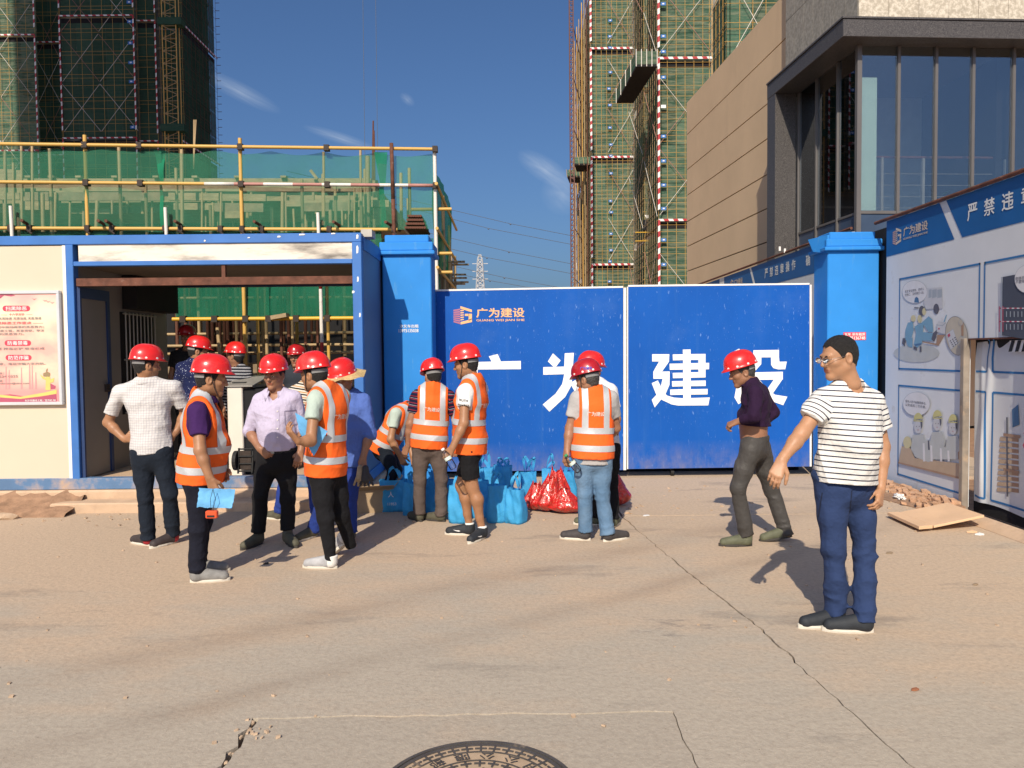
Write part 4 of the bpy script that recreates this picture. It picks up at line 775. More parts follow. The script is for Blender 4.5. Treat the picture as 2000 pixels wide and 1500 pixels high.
# three people kneeling round a stretcher
cart(zz([(560, 1000), (830, 1040), (850, 880), (990, 880), (870, 1080), (560, 1015)]), 'dtan')
cart(zz([(590, 830), (780, 850), (760, 990), (570, 990)]), 'blue'); cart(zz([(740, 960), (770, 850), (850, 780), (830, 930), (790, 1010)]), 'ink')
cart(zz([(310, 660), (400, 640), (420, 800), (380, 930), (260, 940), (265, 790)]), 'blue'); cart(zz(ell(408, 580, 42, 60)), 'skin'); cart(zz([(245, 940), (400, 930), (395, 1120), (310, 1090), (280, 990)]), 'blue'); cart(zz([(215, 940), (270, 945), (255, 1095), (205, 1040)]), 'ink')
cart(zz([(430, 730), (560, 660), (690, 540), (760, 600), (780, 830), (690, 830), (600, 700), (570, 1040), (480, 1120), (420, 1060), (460, 850)]), 'blue'); cart(zz(ell(525, 590, 40, 75)), 'skin')
cart(zz(ell(565, 440, 55, 90)), 'ink'); cart(zz(ell(605, 455, 32, 65)), 'skin'); cart(zz([(415, 1090), (480, 1110), (475, 1170), (415, 1140)]), 'ink'); cart(zz([(525, 1090), (560, 1090), (560, 1195), (528, 1195)]), 'ink'); cart(zz([(430, 1050), (560, 1030), (560, 1060), (450, 1085)]), 'dblue')
# first aid case and telephone
cart(zz([(835, 690), (870, 640), (1000, 650), (1010, 830), (990, 870), (840, 825)]), 'pale'); cart(zz([(835, 690), (940, 705), (1005, 650), (1010, 665), (945, 722), (835, 706)]), 'grey'); cart(zz([(965, 640), (1010, 510), (1025, 520), (985, 650)]), 'blue'); cart(zz([(865, 755), (893, 752), (893, 785), (865, 785)]), 'red')
cart(zz(ell(1205, 900, 205, 362, -8, 26)), 'ink'); cart(zz(ell(1205, 900, 199, 354, -8, 26)), 'oval')
cart(zz([(1010, 870), (1140, 770), (1230, 1040), (1090, 1160)]), 'grey'); cart(zz([(1016, 872), (1138, 780), (1220, 1036), (1094, 1148)]), 'pale')
for i in range(3):
    for j in range(4): x, y = 1075 + i * 42 + j * 18, 990 + j * 32 - i * 30; cart(zz([(x, y), (x + 22, y - 14), (x + 28, y + 4), (x + 6, y + 20)]), 'ink')
cart(zz([(1035, 880), (1075, 850), (1090, 900), (1055, 930)]), 'red'); cart(zz([(1285, 640), (1330, 660), (1330, 900), (1290, 900)]), 'dtan')
for cx, cy in ((1280, 655), (1285, 960), (1265, 1060)): cart(zz(ell(cx, cy, 42, 55)), 'grey'); cart(zz(ell(cx, cy, 36, 48)), 'oval')
# lower picture: injured person on a board, three helpers
def z7(pts): return [(1680 + x / 3.75, 700 + y / 3.75) for x, y in pts]
bubble(1790, 789, 26, 23, '受伤人员不能随意移动，', '以免造成二次伤害。')
for hx, hy in ((425, 500), (565, 480), (680, 510)):
    cart(z7([(hx - 55, hy + 140), (hx - 40, hy + 60), (hx + 35, hy + 55), (hx + 55, hy + 120), (hx + 50, hy + 200), (hx - 50, hy + 200)]), 'shade'); cart(z7(ell(hx, hy, 30, 50)), 'pale'); cart(z7([(hx + 15, hy - 40), (hx + 30, hy - 60), (hx + 30, hy + 0), (hx + 20, hy + 20)]), 'ink')
    cart(z7(ell(hx, hy - 50, 33, 52, 0, 20, math.pi, 2 * math.pi)), 'yel'); cart(z7([(hx - 35, hy - 48), (hx + 35, hy - 44), (hx + 35, hy - 36), (hx - 35, hy - 40)]), 'yel')
    for e in (-12, 8): cart(z7(ell(hx + e, hy - 2, 3, 4, 0, 6)), 'ink')
    cart(z7([(hx - 8, hy + 22), (hx + 6, hy + 22), (hx - 1, hy + 27)]), 'red')
cart(z7([(305, 640), (370, 660), (400, 730), (740, 770), (745, 840), (740, 885), (280, 765)]), 'tan'); cart(z7([(278, 757), (740, 870), (740, 886), (278, 768)]), 'dtan')
cart(z7([(385, 680), (430, 600), (500, 600), (720, 690), (715, 740), (540, 740), (500, 760), (400, 720)]), 'shade'); cart(z7(ell(345, 615, 30, 45)), 'skin'); cart(z7([(715, 690), (745, 650), (745, 740), (720, 740)]), 'dtan')
for x in (465, 520, 590, 645): cart(z7([(x - 7, 620 + (x - 465) * .3), (x + 7, 622 + (x - 465) * .3), (x + 12, 755), (x - 4, 755)]), 'bub')
cart(z7([(495, 600), (505, 600), (510, 670), (498, 670)]), 'ink')
# right picture: lift shaft opening with red and white guard rail, brick pile print on the door
cart([(1958, 541), (2012, 531), (2012, 664), (1957, 655)], 'slate'); cart([(1955, 541), (1957, 541), (1957, 655), (1955, 655)], 'grey')
for y0 in (601, 627):
    for k in range(5): x = 1951 + k * 10; cart([(x, y0), (x + 5, y0), (x + 5, y0 + 2), (x, y0 + 2)], 'red'); cart([(x + 5, y0), (x + 10, y0), (x + 10, y0 + 2), (x + 5, y0 + 2)], 'bub')
for x in (1951, 1958): cart([(x, 598), (x + 1.6, 598), (x + 1.6, 648), (x, 648)], 'red')
for k in range(6): x = 1965 + k * 7.5; cart([(x, 608), (x + 1.6, 608), (x + 1.6, 619), (x, 619)], 'grey'); cart([(x, 633), (x + 1.6, 633), (x + 1.6, 644), (x, 644)], 'grey')
bubble(2006, 545, 24, 27, '电梯井口防护', '不要随意拆除')
def dshape(pts, col, lift=.004):
    v_ = []
    for x, y in pts:
        q = PX(x, y, XH + .07); h = dbv.ray_cast(Vector((XH - .3, q[1], q[2])), Vector((1, 0, 0)), 1); v_.append((h[0].x - lift if h[0] else XH + .075, q[1], q[2]))
    m = MB(); m.poly(v_); m.done('print_shape', pc[col], dr)
for k in range(10): y = 853 + k * 11; dshape([(1950 - k * .6, y), (1974, y + 1.5), (1974, y + 9), (1949 - k * .6, y + 7.5)], 'tan', .004); dshape([(1974, y + 1.5), (1988, y + 3), (1988, y + 10.5), (1974, y + 9)], 'dtan', .0042)
dshape([(1963, 815), (1966, 815), (1966, 970), (1963, 970)], 'ink', .007); dshape([(1957, 846), (1992, 850), (1992, 856), (1957, 852)], 'dtan', .008); dshape([(1957, 914), (1990, 920), (1990, 925), (1957, 919)], 'dtan', .008)
dshape([(1975, 800), (1988, 790), (1990, 830), (1976, 835)], 'dblue', .006)
wstrip('print_shape', [(6.80, .92), (6.71, .80), (6.74, .78), (6.77, .83), (6.81, .76), (6.83, .79), (6.79, .85), (6.82, .9)], pc['red'], .006, ho)
# hoarding beyond the gate
h2 = thing('hoarding', 'blue topped hoarding running on behind the right gate pillar', 'hoarding', (XH, 15, 0))
hbox('panel', 10.35, 22, .06, 3.22, M['hoard'], par=h2)
wstrip('banner', [(22, 3.22), (10.35, 3.22), (10.35, 2.80), (22, 2.80)], M['banblue'], .003, h2)
for px0, px1 in ((1406, 1415),): wstrip('divider', [(yh(px0), 3.22), (yh(px1), 3.22), (yh(px1), 2.8), (yh(px0), 2.8)], M['banwhite'], .005, h2)
for pa, pb in ((1464, 1474), (1369, 1373)): wstrip('divider', [(yh(pa), 3.22), (yh(pa) - .11, 3.22), (yh(pb) - .11, 2.8), (yh(pb), 2.8)], M['banwhite'], .005, h2)
logo(h2, (XH, yh(1427), 2.90), Uw, Vw, .22, .006, mo=M['logograyo'], mr=M['logograyr'])
for ch, px in zip('严禁违章操作确', (1497, 1507, 1517, 1527.5, 1538.5, 1550, 1578)): text_on('lettering', ch, (XH, yh(px), 3.02), Uw, Vw, M['banwhite'], h2, h=.17, w=.17, weight=.02, lift=.006)
m_ = MB(); m_.tube([(XH - .02, 22, 3.26), (XH - .02, 10.3, 3.26)], .02, 6); m_.done('top_rail', M['rust'], h2)
m_ = MB(); m_.box(XH + .09, XH + .16, 9.39, 10.3, 0, 3.15); m_.done('gap_shade_box', M['dark'], h2)  # near black box added as the darkness of the gap beside the pillar
# brick edging, rubble and board at the foot of the hoarding
be = thing('brick_edging', 'dusty row of bricks on edge along the foot of the hoarding', 'brick edging', (4.30, 8, 0)); r = random.Random(21); bmesh0 = None
y = 8.9
while y > 5.6:
    L = r.uniform(.2, .235)
    if bmesh0 is None:
        m_ = MB(); m_.box(-.05, .05, -.11, .11, 0, .10)
        for k in range(8): m_.box(-.056, -.046, -.1 + k * .026, -.1 + k * .026 + .014, .015, .085)
        o = m_.done('brick', M['brickd'], be, origin=(0, 0, 0)); bmesh0 = o.data
    else: o = bpy.data.objects.new('brick', bmesh0); COL.objects.link(o); o.parent = be
    o.location = Vector((4.34 + r.uniform(-.012, .012) - max(0, 6.9 - y) * .02, y, -.03 + r.uniform(-.012, .008))) - wloc(be); o.rotation_euler = (r.uniform(-.04, .04), r.uniform(-.05, .05), r.uniform(-.07, .07)); y -= L + .012
m_ = MB(); m_.prism([(4.28, 9.0, .004), (4.43, 9.0, .07), (4.44, 5.4, .07), (4.32, 5.4, .004)], (.0, 0, -.05)); tag(m_.done('dirt_bank', M['plinth']), kind='structure')
m_ = MB(); r = random.Random(31)
for k in range(150):
    y = r.uniform(7.7, 9.35); x = 4.48 - abs(r.gauss(0, .14)) - max(0, (y - 8.4)) * .12; s = r.uniform(.008, .045); a = r.uniform(0, 3)
    m_.ob((x, y, max(.0, .09 - (4.48 - x) * .2) + s * .3), (s * math.cos(a), s * math.sin(a), s * .2), (-s * .7 * math.sin(a), s * .7 * math.cos(a), 0), (-.1 * s, 0, s * .5))
tag(m_.done('brick_rubble', M['brickd']), kind='stuff')
m_ = MB(); m_.prism([(4.46, 9.4, .10), (4.08, 9.35, .015), (4.03, 8.6, .012), (4.18, 7.9, .01), (4.33, 7.7, .03), (4.48, 7.6, .09)], (0, 0, -.05)); tag(m_.done('dirt_bank', M['dirt']), kind='structure')
rock(PX(1740, 963, 4.28), (.10, .14, .05), 41, M['rubble'], 'pale broken brick on the heap beside the striped shirt man'); rock(PX(1758, 968, 4.26), (.05, .1, .03), 42, M['brickd'], 'reddish brick lump beside the white plastic'); rock(PX(1790, 975, 4.33), (.05, .12, .04), 43, M['brickd'], 'long pinkish brick lump under the hoarding picture'); rock(PX(1846, 1002, 4.38), (.02, .07, .02), 44, M['rubble'], 'thin white chip at the hoarding foot')
bm = bmesh.new(); bmesh.ops.create_icosphere(bm, subdivisions=4, radius=1); rr = random.Random(5); cpl = PX(1757, 972, 4.21)
for v in bm.verts: c = v.co; q = .75 + .35 * math.sin(c.x * 5 + 3 * c.y) * math.sin(c.y * 7 + 4 * c.z) + .15 * math.sin(13 * c.x + 9 * c.z); v.co = c * q
vs_ = [np.array(v.co) * (.05, .10, .045) + cpl for v in bm.verts]; fs = [tuple(v.index for v in x.verts) for x in bm.faces]; bm.free()
tag(mobj('plastic_bag', vs_, fs, M['plasticw'], smooth=True), 'crumpled white plastic bag on the rubble by the hoarding', 'plastic bag')
pb = thing('plywood_sheet', 'pale plywood sheet lying against the brick edging at right', 'board', G(1830, 1030))
A, B_, C_, D_ = G(1733, 1012) + (0, 0, .0), G(1795, 1041), G(1922, 1034), G(1850, 1003)
for q, zq in ((A, .03), (B_, .03), (C_, .11), (D_, .09)): q[2] = zq
m_ = MB(); m_.prism([A + (.13, .02, .002), B_ + (.16, .05, .002), C_, D_], (0, 0, .022)); m_.done('board', M['board'], pb, bevel=.002)
m_ = MB(); m_.prism([A - (.0, 0, .0), B_, B_ + (.15, .05, -.002), A + (.12, .02, -.002)], (0, 0, .03)); m_.done('batten', M['board'], pb, bevel=.002)
for i, (px, py, s) in enumerate(((1897, 1041, .04), (1912, 1046, .035))):
    c = G(px, py); m_ = MB(); m_.prism([c + (-s, 0, .004), c + (-.2 * s, -.5 * s, .004), c + (s * 1.2, -.2 * s, .004), c + (.5 * s, .5 * s, .01)], (0, 0, .014)); tag(m_.done('litter', M['plasticw'] if i else M['board']), ['scrap of orange peel in the shade before the plywood sheet', 'scrap of white paper in the shade before the plywood sheet'][i], 'litter')
# ================================================================== TAN STONE AND GLASS BUILDING (right)
XC_, YC_ = 672 / FPX * 13.35, 13.35; uB = vn((-.063, 1, 0)); wB = np.array([uB[1], -uB[0], 0])
def Bp(s, t_, z): return np.array([XC_, YC_, 0]) + wB * s + uB * t_ + Z_ * z
bd = thing('showroom_building', 'tan stone and dark granite building with a projecting glass corner at right', 'building', Bp(3, 4, 0))
def bb(name, s0, s1, t0, t1, z0, z1, mat, par=None, bevel=0):
    m = MB(); m.ob(Bp((s0 + s1) / 2, (t0 + t1) / 2, (z0 + z1) / 2), wB * (s1 - s0) / 2, uB * (t1 - t0) / 2, Z_ * (z1 - z0) / 2); return m.done(name, mat, par or bd, bevel=bevel)
zB = lambda px, py, Y: P(px, py, Y)[2]
ZF0, ZF1 = zB(1640, 72, 13), zB(1640, 37, 13); tF = 2.86
# tan wall in courses with open joints
YE = 24.1; zs_ = [0] + sorted(zB(1342, y, YE) for y in (263.3, 331.7, 381.7, 433, 481.7, 530)) + [zB(1342, 200, YE)]
bb('core', .24, 7, tF + .02, 10.75, 0, zs_[-1] - .02, M['dark'])
for k in range(len(zs_) - 1):
    bb('panel', .2, 7.05, tF, 10.78, zs_[k] + (.014 if k else 0), zs_[k + 1] - .014, M['tan'])
# granite surround: fascia, jamb
bb('fascia', -.44, 7, -.35, tF, ZF0, ZF1, M['granite'], bevel=.006); bb('coping', -.46, 7, -.37, tF, ZF1, ZF1 + .03, M['granite'])
bb('jamb', -.435, -.002, 2.45, tF - .002, 0, ZF0, M['granite'], bevel=.004)
# upper block, in stone panels
zt0 = ZF1 + .03
bb('upper_core', .03, 7, .03, tF + .1, zt0, 11, M['dark'])
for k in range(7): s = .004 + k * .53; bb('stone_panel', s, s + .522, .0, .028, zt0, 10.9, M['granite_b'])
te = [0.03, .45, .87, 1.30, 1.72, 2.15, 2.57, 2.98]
for k in range(7): bb('stone_panel', 0, .028, te[k] + .004, te[k + 1] - .004, zt0, 8.45, M['granite_shade']); bb('stone_panel', 0, .028, te[k] + .004, te[k + 1] - .004, 8.46, 10.9, M['granite_shade'])
# glazing
sx_ = [0.0] + [((px - 1000) / FPX * 13.35 - XC_) / .998 for px in (1755, 1830, 1905, 1987, 2070, 2150)]; ZS = zB(1700, 414, 13.35); ZS2 = ZS - .32
tl_ = [2.42, 1.62, .78, 0.0]
for a, b in zip(sx_[:-1], sx_[1:]):
    bb('glass_pane', a + .03, b - .03, .05, .058, ZS + .03, ZF0, M['glass']); bb('spandrel', a + .03, b - .03, .05, .07, 2.2, ZS - .02, mk('dark blue spandrel', (.045, .07, .12), .25, .1) if a == 0 else bpy.data.materials['dark blue spandrel'])
for a, b in zip(tl_[1:], tl_[:-1]):
    bb('glass_pane', .05, .058, a + .03, b - .03, ZS + .02, ZF0, M['glass']); bb('spandrel', .05, .07, a + .03, b - .03, 2.2, ZS - .02, bpy.data.materials['dark blue spandrel'])
for s in sx_[1:]: bb('mullion', s - .024, s + .024, .012, .09, 2.2, ZF0 - .001, M['mullion'])
bb('mullion', -.02, .06, -.02, .06, 2.2, ZF0 - .001, M['mullion'])
for t_ in tl_[:-1]: bb('mullion', .012, .09, t_ - .02, t_ + .02, 2.2, ZF0 - .001, M['mullion'])
bb('transom', .02, 5, .03, .08, ZS - .02, ZS + .03, M['mullion']); bb('transom', .03, .08, .02, 2.4, ZS - .02, ZS + .02, M['mullion'])
bb('floor', .1, 7, .1, tF, ZS - .45, ZS - .3, mk('pale bounce floor', (.55, .54, .50), .4)); bb('inner_wall', .1, 7, tF - .2, tF, ZS - .3, ZF0, mk('slate blue back wall', (.34, .38, .40), .7)); bb('inner_wall', 2.75, 7, .4, tF - .2, ZS - .3, ZF0, M['dark'])  # floor made pale to bounce light into the room behind the glass
bb('blind', .09, .40, .12, .14, ZS + .05, zB(1690, 152, 13.5), mk('pale green blind', (.46, .60, .55), .6, .04))
for px in (1725, 1808, 1972):
    a = (px - 1000) / FPX * 13.75; s = (a - XC_); m_ = MB(); z1 = zB(px, 308, 13.8); m_.ob(Bp(s, .42, (ZS - .3 + z1) / 2), wB * .022, uB * .03, Z_ * (z1 - ZS + .3) / 2); m_.done('rail_post', M['steelgrey'], bd)
for k in range(5): z = ZS - .05 + k * .2; m_ = MB(); m_.tube([Bp(.42, .42, z), Bp(2.7, .42, z)], .006, 6); m_.done('rail_wire', M['steelgrey'], bd)
z1 = zB(1800, 306, 13.8); m_ = MB(); m_.tube([Bp(.42, .42, z1), Bp(2.7, .42, z1)], .022, 8); m_.done('handrail', M['rust'], bd)
# potted plant behind the glass
pp = thing('potted_plant', 'green leafy plant standing behind the glass corner window', 'plant', Bp(2.25, .7, ZS - .3)); lf = mk('indoor leaf', (.05, .16, .05), .5, .3); m_ = MB(); r = random.Random(6)
for k in range(46):
    c = Bp(2.25 + r.gauss(0, .16), .75 + r.uniform(-.1, .12), ZS + .25 + r.gauss(0, .13)); d = vn((r.gauss(0, 1), r.gauss(0, .5), r.gauss(0, .6))) * .09; e = vn(np.cross(d, (r.gauss(0, 1), r.gauss(0, 1), 1))) * .03; m_.poly([c - d, c + e, c + d, c - e])
m_.done('foliage', lf, pp); m_ = MB(); m_.tube([Bp(2.25, .72, ZS - .3), Bp(2.27, .75, ZS + .3)], .012, 6); m_.done('stem', M['wood2'], pp)
# lamp-like stubs on the hoarding top
for px, py in ((1523, 490), (1533, 494)): c = PX(px, py, XH - .03); m_ = MB(); m_.tube([c, c + (0, 0, .07)], .018, 8); m_.done('pipe_stub', M['whiteedge'], h2)
# ================================================================== SCAFFOLDED TOWERS
LV = [-1.6, 17.0, 35.6, 54.2, 72.8]
RW = [mk('white rail paint', (.78, .76, .74), .5, .03), mk('red rail paint', (.42, .03, .04), .5, .05)]
def barber(parent, a, b, w, per, out, mats=RW):   # striped rail board: slanted bands along a flat board of depth 6 cm
    a, b, out = np.asarray(a), np.asarray(b), vn(out); L = np.linalg.norm(b - a); d = (b - a) / L; sd = vn(np.cross(d, out)); n = max(2, int(L / per)); m = MB()
    for k in range(n):
        p0, p1 = a + d * L * k / n, a + d * L * (k + 1) / n; sk = d * w * .6
        m.prism([p0 - sd * w / 2 - sk * .5, p1 - sd * w / 2 - sk * .5, p1 + sd * w / 2 + sk * .5, p0 + sd * w / 2 + sk * .5], out * .06, k % 2)
    return m.done('striped_rail', mats, parent)
def tower_face(root, O, ds, W_, out, z0, z1, dv, dh, net, braces=(), rails=True, edge=None, pm='pipe', net_off=.35, r_=.024, signs=None, rails_w=.26, edges_z=None):
    O, ds, out = np.asarray(O, float), vn(ds), vn(out)
    q = lambda s, z, d=0.: O + ds * s + Z_ * z + out * d
    lv = [z0] + [z for z in LV if z0 < z < z1] + [z1]
    for a, b in zip(lv[:-1], lv[1:]):      # net in bays, one storey segment after another
        nb = max(1, round(W_ / 2.4)); nz = max(1, round((b - a - .9) / 4.4))
        for i in range(nb):
            for j in range(nz):
                za, zb = a + (b - a - .9) * j / nz, a + (b - a - .9) * (j + 1) / nz
                m = MB(); m.poly([q(W_ * i / nb + .01, za, -net_off), q(W_ * (i + 1) / nb - .01, za, -net_off), q(W_ * (i + 1) / nb - .01, zb - .03, -net_off), q(W_ * i / nb + .01, zb - .03, -net_off)]); m.done('net_panel', M[net], root)
    nv = max(2, round(W_ / dv)); nh = max(2, round((z1 - z0) / dh))
    for i in range(nv + 1): pipe(root, 'scaffold_pipe', q(W_ * i / nv, z0), q(W_ * i / nv, z1, 0), r_, M[pm], 5)
    for k in range(nh + 1):
        z = z0 + (z1 - z0) * k / nh + random.uniform(-.06, .06); pipe(root, 'scaffold_pipe', q(-.2, z, .05), q(W_ + .2, z, .05), r_ * .9, M[pm], 5)
        if k % 2 == 0: pipe(root, 'scaffold_pipe', q(0, z - .55, .05), q(W_, z - .55, .05), r_ * .8, M[pm], 5)
    for (s0, s1, za, zb) in braces:
        pipe(root, 'brace_pipe', q(s0, za, .10), q(s1, zb, .10), r_ * 1.15, M['pipe_w' if random.random() < .55 else 'pipe_p'], 5); pipe(root, 'brace_pipe', q(s1, za, .14), q(s0, zb, .14), r_ * 1.15, M['pipe_w' if random.random() < .5 else 'pipe_p'], 5)
    if rails:
        for z in LV:
            if z0 < z < z1:
                barber(root, q(0, z, .12), q(W_, z, .12), rails_w, .55, out)
                m = MB(); m.prism([q(0, z - .95, -net_off), q(W_, z - .95, -net_off), q(W_, z - .25, -net_off), q(0, z - .25, -net_off)], out * -.1); m.done('ledge_beam', M['dark'], root)
    if edge is not None:
        for s in edge:
            for a, b in zip(lv[:-1], lv[1:]): barber(root, q(s, a + (1.2 if a in LV else 0), .14), q(s, b, .14), rails_w, .62, out)
    if signs is not None:
        for (s, z, w, kind) in signs:
            m = MB(); m.prism([q(s, z, .2), q(s + w, z, .2), q(s + w, z + w * .62, .2), q(s, z + w * .62, .2)], -out * .04); sg = m.done('sign_board', M['signblue'] if kind else M['signwhite'], root)
            if kind: m = MB(); m.poly([q(s + w * .3, z + w * .2, .206), q(s + w * .7, z + w * .2, .206), q(s + w * .7, z + w * .45, .206), q(s + w * .3, z + w * .45, .206)]); m.done('sign_panel', M['signwhite'], sg)
def core(root, x0, x1, y0, y1, z1, slab_z=3.1):
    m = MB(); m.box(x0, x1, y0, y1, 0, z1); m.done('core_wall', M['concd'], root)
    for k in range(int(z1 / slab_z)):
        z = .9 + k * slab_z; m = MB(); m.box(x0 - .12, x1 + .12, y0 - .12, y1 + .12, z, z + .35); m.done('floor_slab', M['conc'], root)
Yd, Ya, Yc = 91.0, 136.0, 100.0
px2x = lambda px, Y, py=150: P(px, py, Y)[0]
# nearer tower (D) -------------------------------------------------
TD = thing('scaffolded_tower', 'nearest right high rise block in green net, partly behind the tan building', 'tower', (22, 100, 0), 'unfinished towers wrapped in green netting')
xd0, xd1 = px2x(1286, Yd), px2x(1390, Yd)
sg = []
for px, py, k in ((1290, 12, 1), (1290, 75, 1), (1290, 105, 1), (1290, 155, 1), (1290, 212, 0), (1292, 270, 1), (1293, 318, 1), (1293, 365, 1), (1291, 411, 1), (1291, 472, 1), (1291, 520, 1)): sg.append((.25, zB(px, py, Yd), .58, k))
tower_face(TD, (xd0, Yd, 0), (1, 0, 0), xd1 - xd0, (0, -1, 0), 4, 52, 1.0, 1.3, 'nettower', [(0.1, 6.1, a, a + 7.6) for a in (1.5 + 4, 17.6, 25.8, 36.2, 43.4)], edge=(0.,), signs=sg)
tower_face(TD, (xd0, Yd + 9, 0), (0, -1, 0), 9, (-1, 0, 0), 4, 52, 1.3, 1.75, 'nettower_shade', [(0, 8.8, a, a + 8.5) for a in (6, 17.5, 26.3, 36.2)], rails=False, pm='pipe_tan')
core(TD, xd0 + 1.2, xd1 - .3, Yd + 1.4, Yd + 9, 52)
# recess between D and the next block, shaded
tower_face(TD, (xd1 + .1, Yd + 8.5, 0), (1, 0, 0), px2x(1420, Yd) - xd1, (0, -1, 0), 10, 52, 1.2, 1.75, 'nettower_shade', rails=False)
m_ = MB(); m_.box(xd1 - .3, xd1 + 7, Yd + 9.5, Yd + 11, 0, 52); m_.done('core_wall', M['concd'], TD)
# middle block (C)
TCc = thing('scaffolded_tower', 'narrow middle block of green net set back beside the nearest tower', 'tower', (17, 104, 0), 'unfinished towers wrapped in green netting')
xc0 = px2x(1258, Yc)
tower_face(TCc, (xc0, Yc + .2, 0), (1, 0, 0), 1.75, (0, -1, 0), 4, 56, .85, 1.75, 'nettower', rails=False)
tower_face(TCc, (xc0, Yc + 12, 0), (0, -1, 0), 11.8, (-1, 0, 0), 4, 56, 1.4, 1.75, 'nettower_shade', [(0, 11.6, a, a + 9) for a in (5, 17.6, 27, 36.2, 45)], rails=False, pm='pipe_tan', net_off=.6)
for z in (17, 15.9): pipe(TCc, 'ledge_pipe', (xc0 - 1.2, Yc, z), (xc0 + 1.9, Yc, z), .06, M['pipe_y'], 6)
barber(TCc, (xc0 + .1, Yc, 19.0), (xc0 + 1.5, Yc, 19.0), .4, .5, (0, -1, 0)); m_ = MB(); m_.box(xc0 - .1, xc0 + 1.6, Yc - .1, Yc + .5, 17.3, 18.6); m_.done('ledge_beam', M['dark'], TCc)
core(TCc, xc0 + 1.0, xc0 + 2, Yc + 1.2, Yc + 12, 56)
# loading platform
lp = thing('loading_platform', 'big dark bottomed loading platform with green net sides jutting from the tower', 'platform', (15.5, 95, 33.4))
Zq = zB(1262, 130, 88); zp = Zq; pts = [(px2x(1243, 88, 129), 88), (px2x(1284, 88, 129), 88), (px2x(1237, 100.7, 198), 100.7), (px2x(1204, 100.7, 198), 100.7)]
m_ = MB(); m_.prism([(x, y, zp) for x, y in pts], (0, 0, .25)); m_.done('deck', M['dark'], lp)
for (a, b) in ((0, 1), (0, 3)):
    p, q = pts[a], pts[b]; m_ = MB(); m_.prism([(p[0], p[1], zp + .26), (q[0], q[1], zp + .26), (q[0], q[1], zp + 1.7), (p[0], p[1], zp + 1.7)], (.02, .02, 0)); m_.done('side_net', M['nettower'], lp)
    for k in range(5): t_ = k / 4; x, y = p[0] + (q[0] - p[0]) * t_, p[1] + (q[1] - p[1]) * t_; pipe(lp, 'post', (x - .03, y - .06, zp), (x - .03, y - .06, zp + 1.9), .05, M['pipe_w'], 5)
# farther tower (A)
TA = thing('scaffolded_tower', 'farther right tower of green net with red and white rails beside the hoist mast', 'tower', (17, 142, 0), 'unfinished towers wrapped in green netting')
xa0, xa1 = px2x(1154, Ya), px2x(1236, Ya); xm = px2x(1184, Ya)
sg = [(px2x(1187, Ya) - xa0 + random.uniform(-.2, .2), zB(1190, py, Ya), .62, 1) for py in (43, 74, 96, 144, 176, 208, 252, 285, 307, 341, 395, 417, 459, 491, 513, 552)]
tower_face(TA, (xa0, Ya, 0), (1, 0, 0), xa1 - xa0, (0, -1, 0), 9, 66, .9, 1.3, 'nettower', [(2.9, xa1 - xa0, a, a + 7.4) for a in (17.6, 26, 36.4, 45, 55)], edge=(0.,), signs=sg, r_=.030, rails_w=.32)
tower_face(TA, (xa0, Ya + 34, 0), (0, -1, 0), 34, (-1, 0, 0), 9, 66, 2.2, 2.6, 'nettower_shade', [(3, 12, a, a + 9) for a in (12, 30, 45)], rails=False, pm='pipe_tan', r_=.045)
for k in range(9): y = Ya + 2 + k * 3.5; pipe(TA, 'scaffold_pipe', (xa0 - .5 - .1 * (k % 3), y, 8), (xa0 - .5 - .1 * (k % 3), y, 66), .09, M[['rust', 'pipe_tan', 'pipe'][k % 3]], 5)
core(TA, xa0 + 1.2, xa1 + 4, Ya + 1.4, Ya + 34, 66)
for px0, px1, py, Y in ((1119, 1156, 328, 140), (1105, 1130, 351, 150)):
    lp2 = thing('catch_platform', 'small dark catch platform jutting left of the far tower, ' + ('upper' if py < 340 else 'lower') + ' of the two', 'platform', (px2x(px0, Y), Y, zB(px0, py, Y)), 'catch platforms'); z = zB(px0, py, Y)
    m_ = MB(); m_.prism([(px2x(px0, Y), Y - 2, z), (px2x(px1, Y), Y - 2, z), (px2x(px1, Y) + .4, Y + 3, z), (px2x(px0, Y) + .8, Y + 3, z)], (0, 0, .3)); m_.done('deck', M['dark'], lp2)
    for x in np.linspace(px2x(px0, Y), px2x(px1, Y), 5): pipe(lp2, 'post', (x, Y - 2.1, z), (x - .2, Y - 2.1, z + 1.5), .05, M['pipe_tan'], 5)
    m_ = MB(); m_.prism([(px2x(px0, Y), Y - 2.02, z + .3), (px2x(px1, Y), Y - 2.02, z + .3), (px2x(px1, Y), Y - 2.02, z + 1.4), (px2x(px0, Y), Y - 2.02, z + 1.4)], (0, .03, 0)); m_.done('side_net', M['nettower'], lp2)
# block behind, right of the recess (F)
TF = thing('scaffolded_tower', 'scaffold of big yellow squares rising behind the tan stone building', 'tower', (22, 74, 0), 'unfinished towers wrapped in green netting')
xf = px2x(1419, 70); tower_face(TF, (xf, 70, 0), (1, 0, 0), 7, (0, -1, 0), 14, 46, 1.15, 1.7, 'nettower', [(.2, 4.5, 27.5, 35), (.2, 4.5, 34.5, 42)], rails=False, edge=None)
tower_face(TF, (xf, 76, 0), (0, -1, 0), 6, (-1, 0, 0), 14, 46, 1.2, 1.7, 'nettower_shade', rails=False); core(TF, xf + 1.2, xf + 7, 71.4, 76, 46)
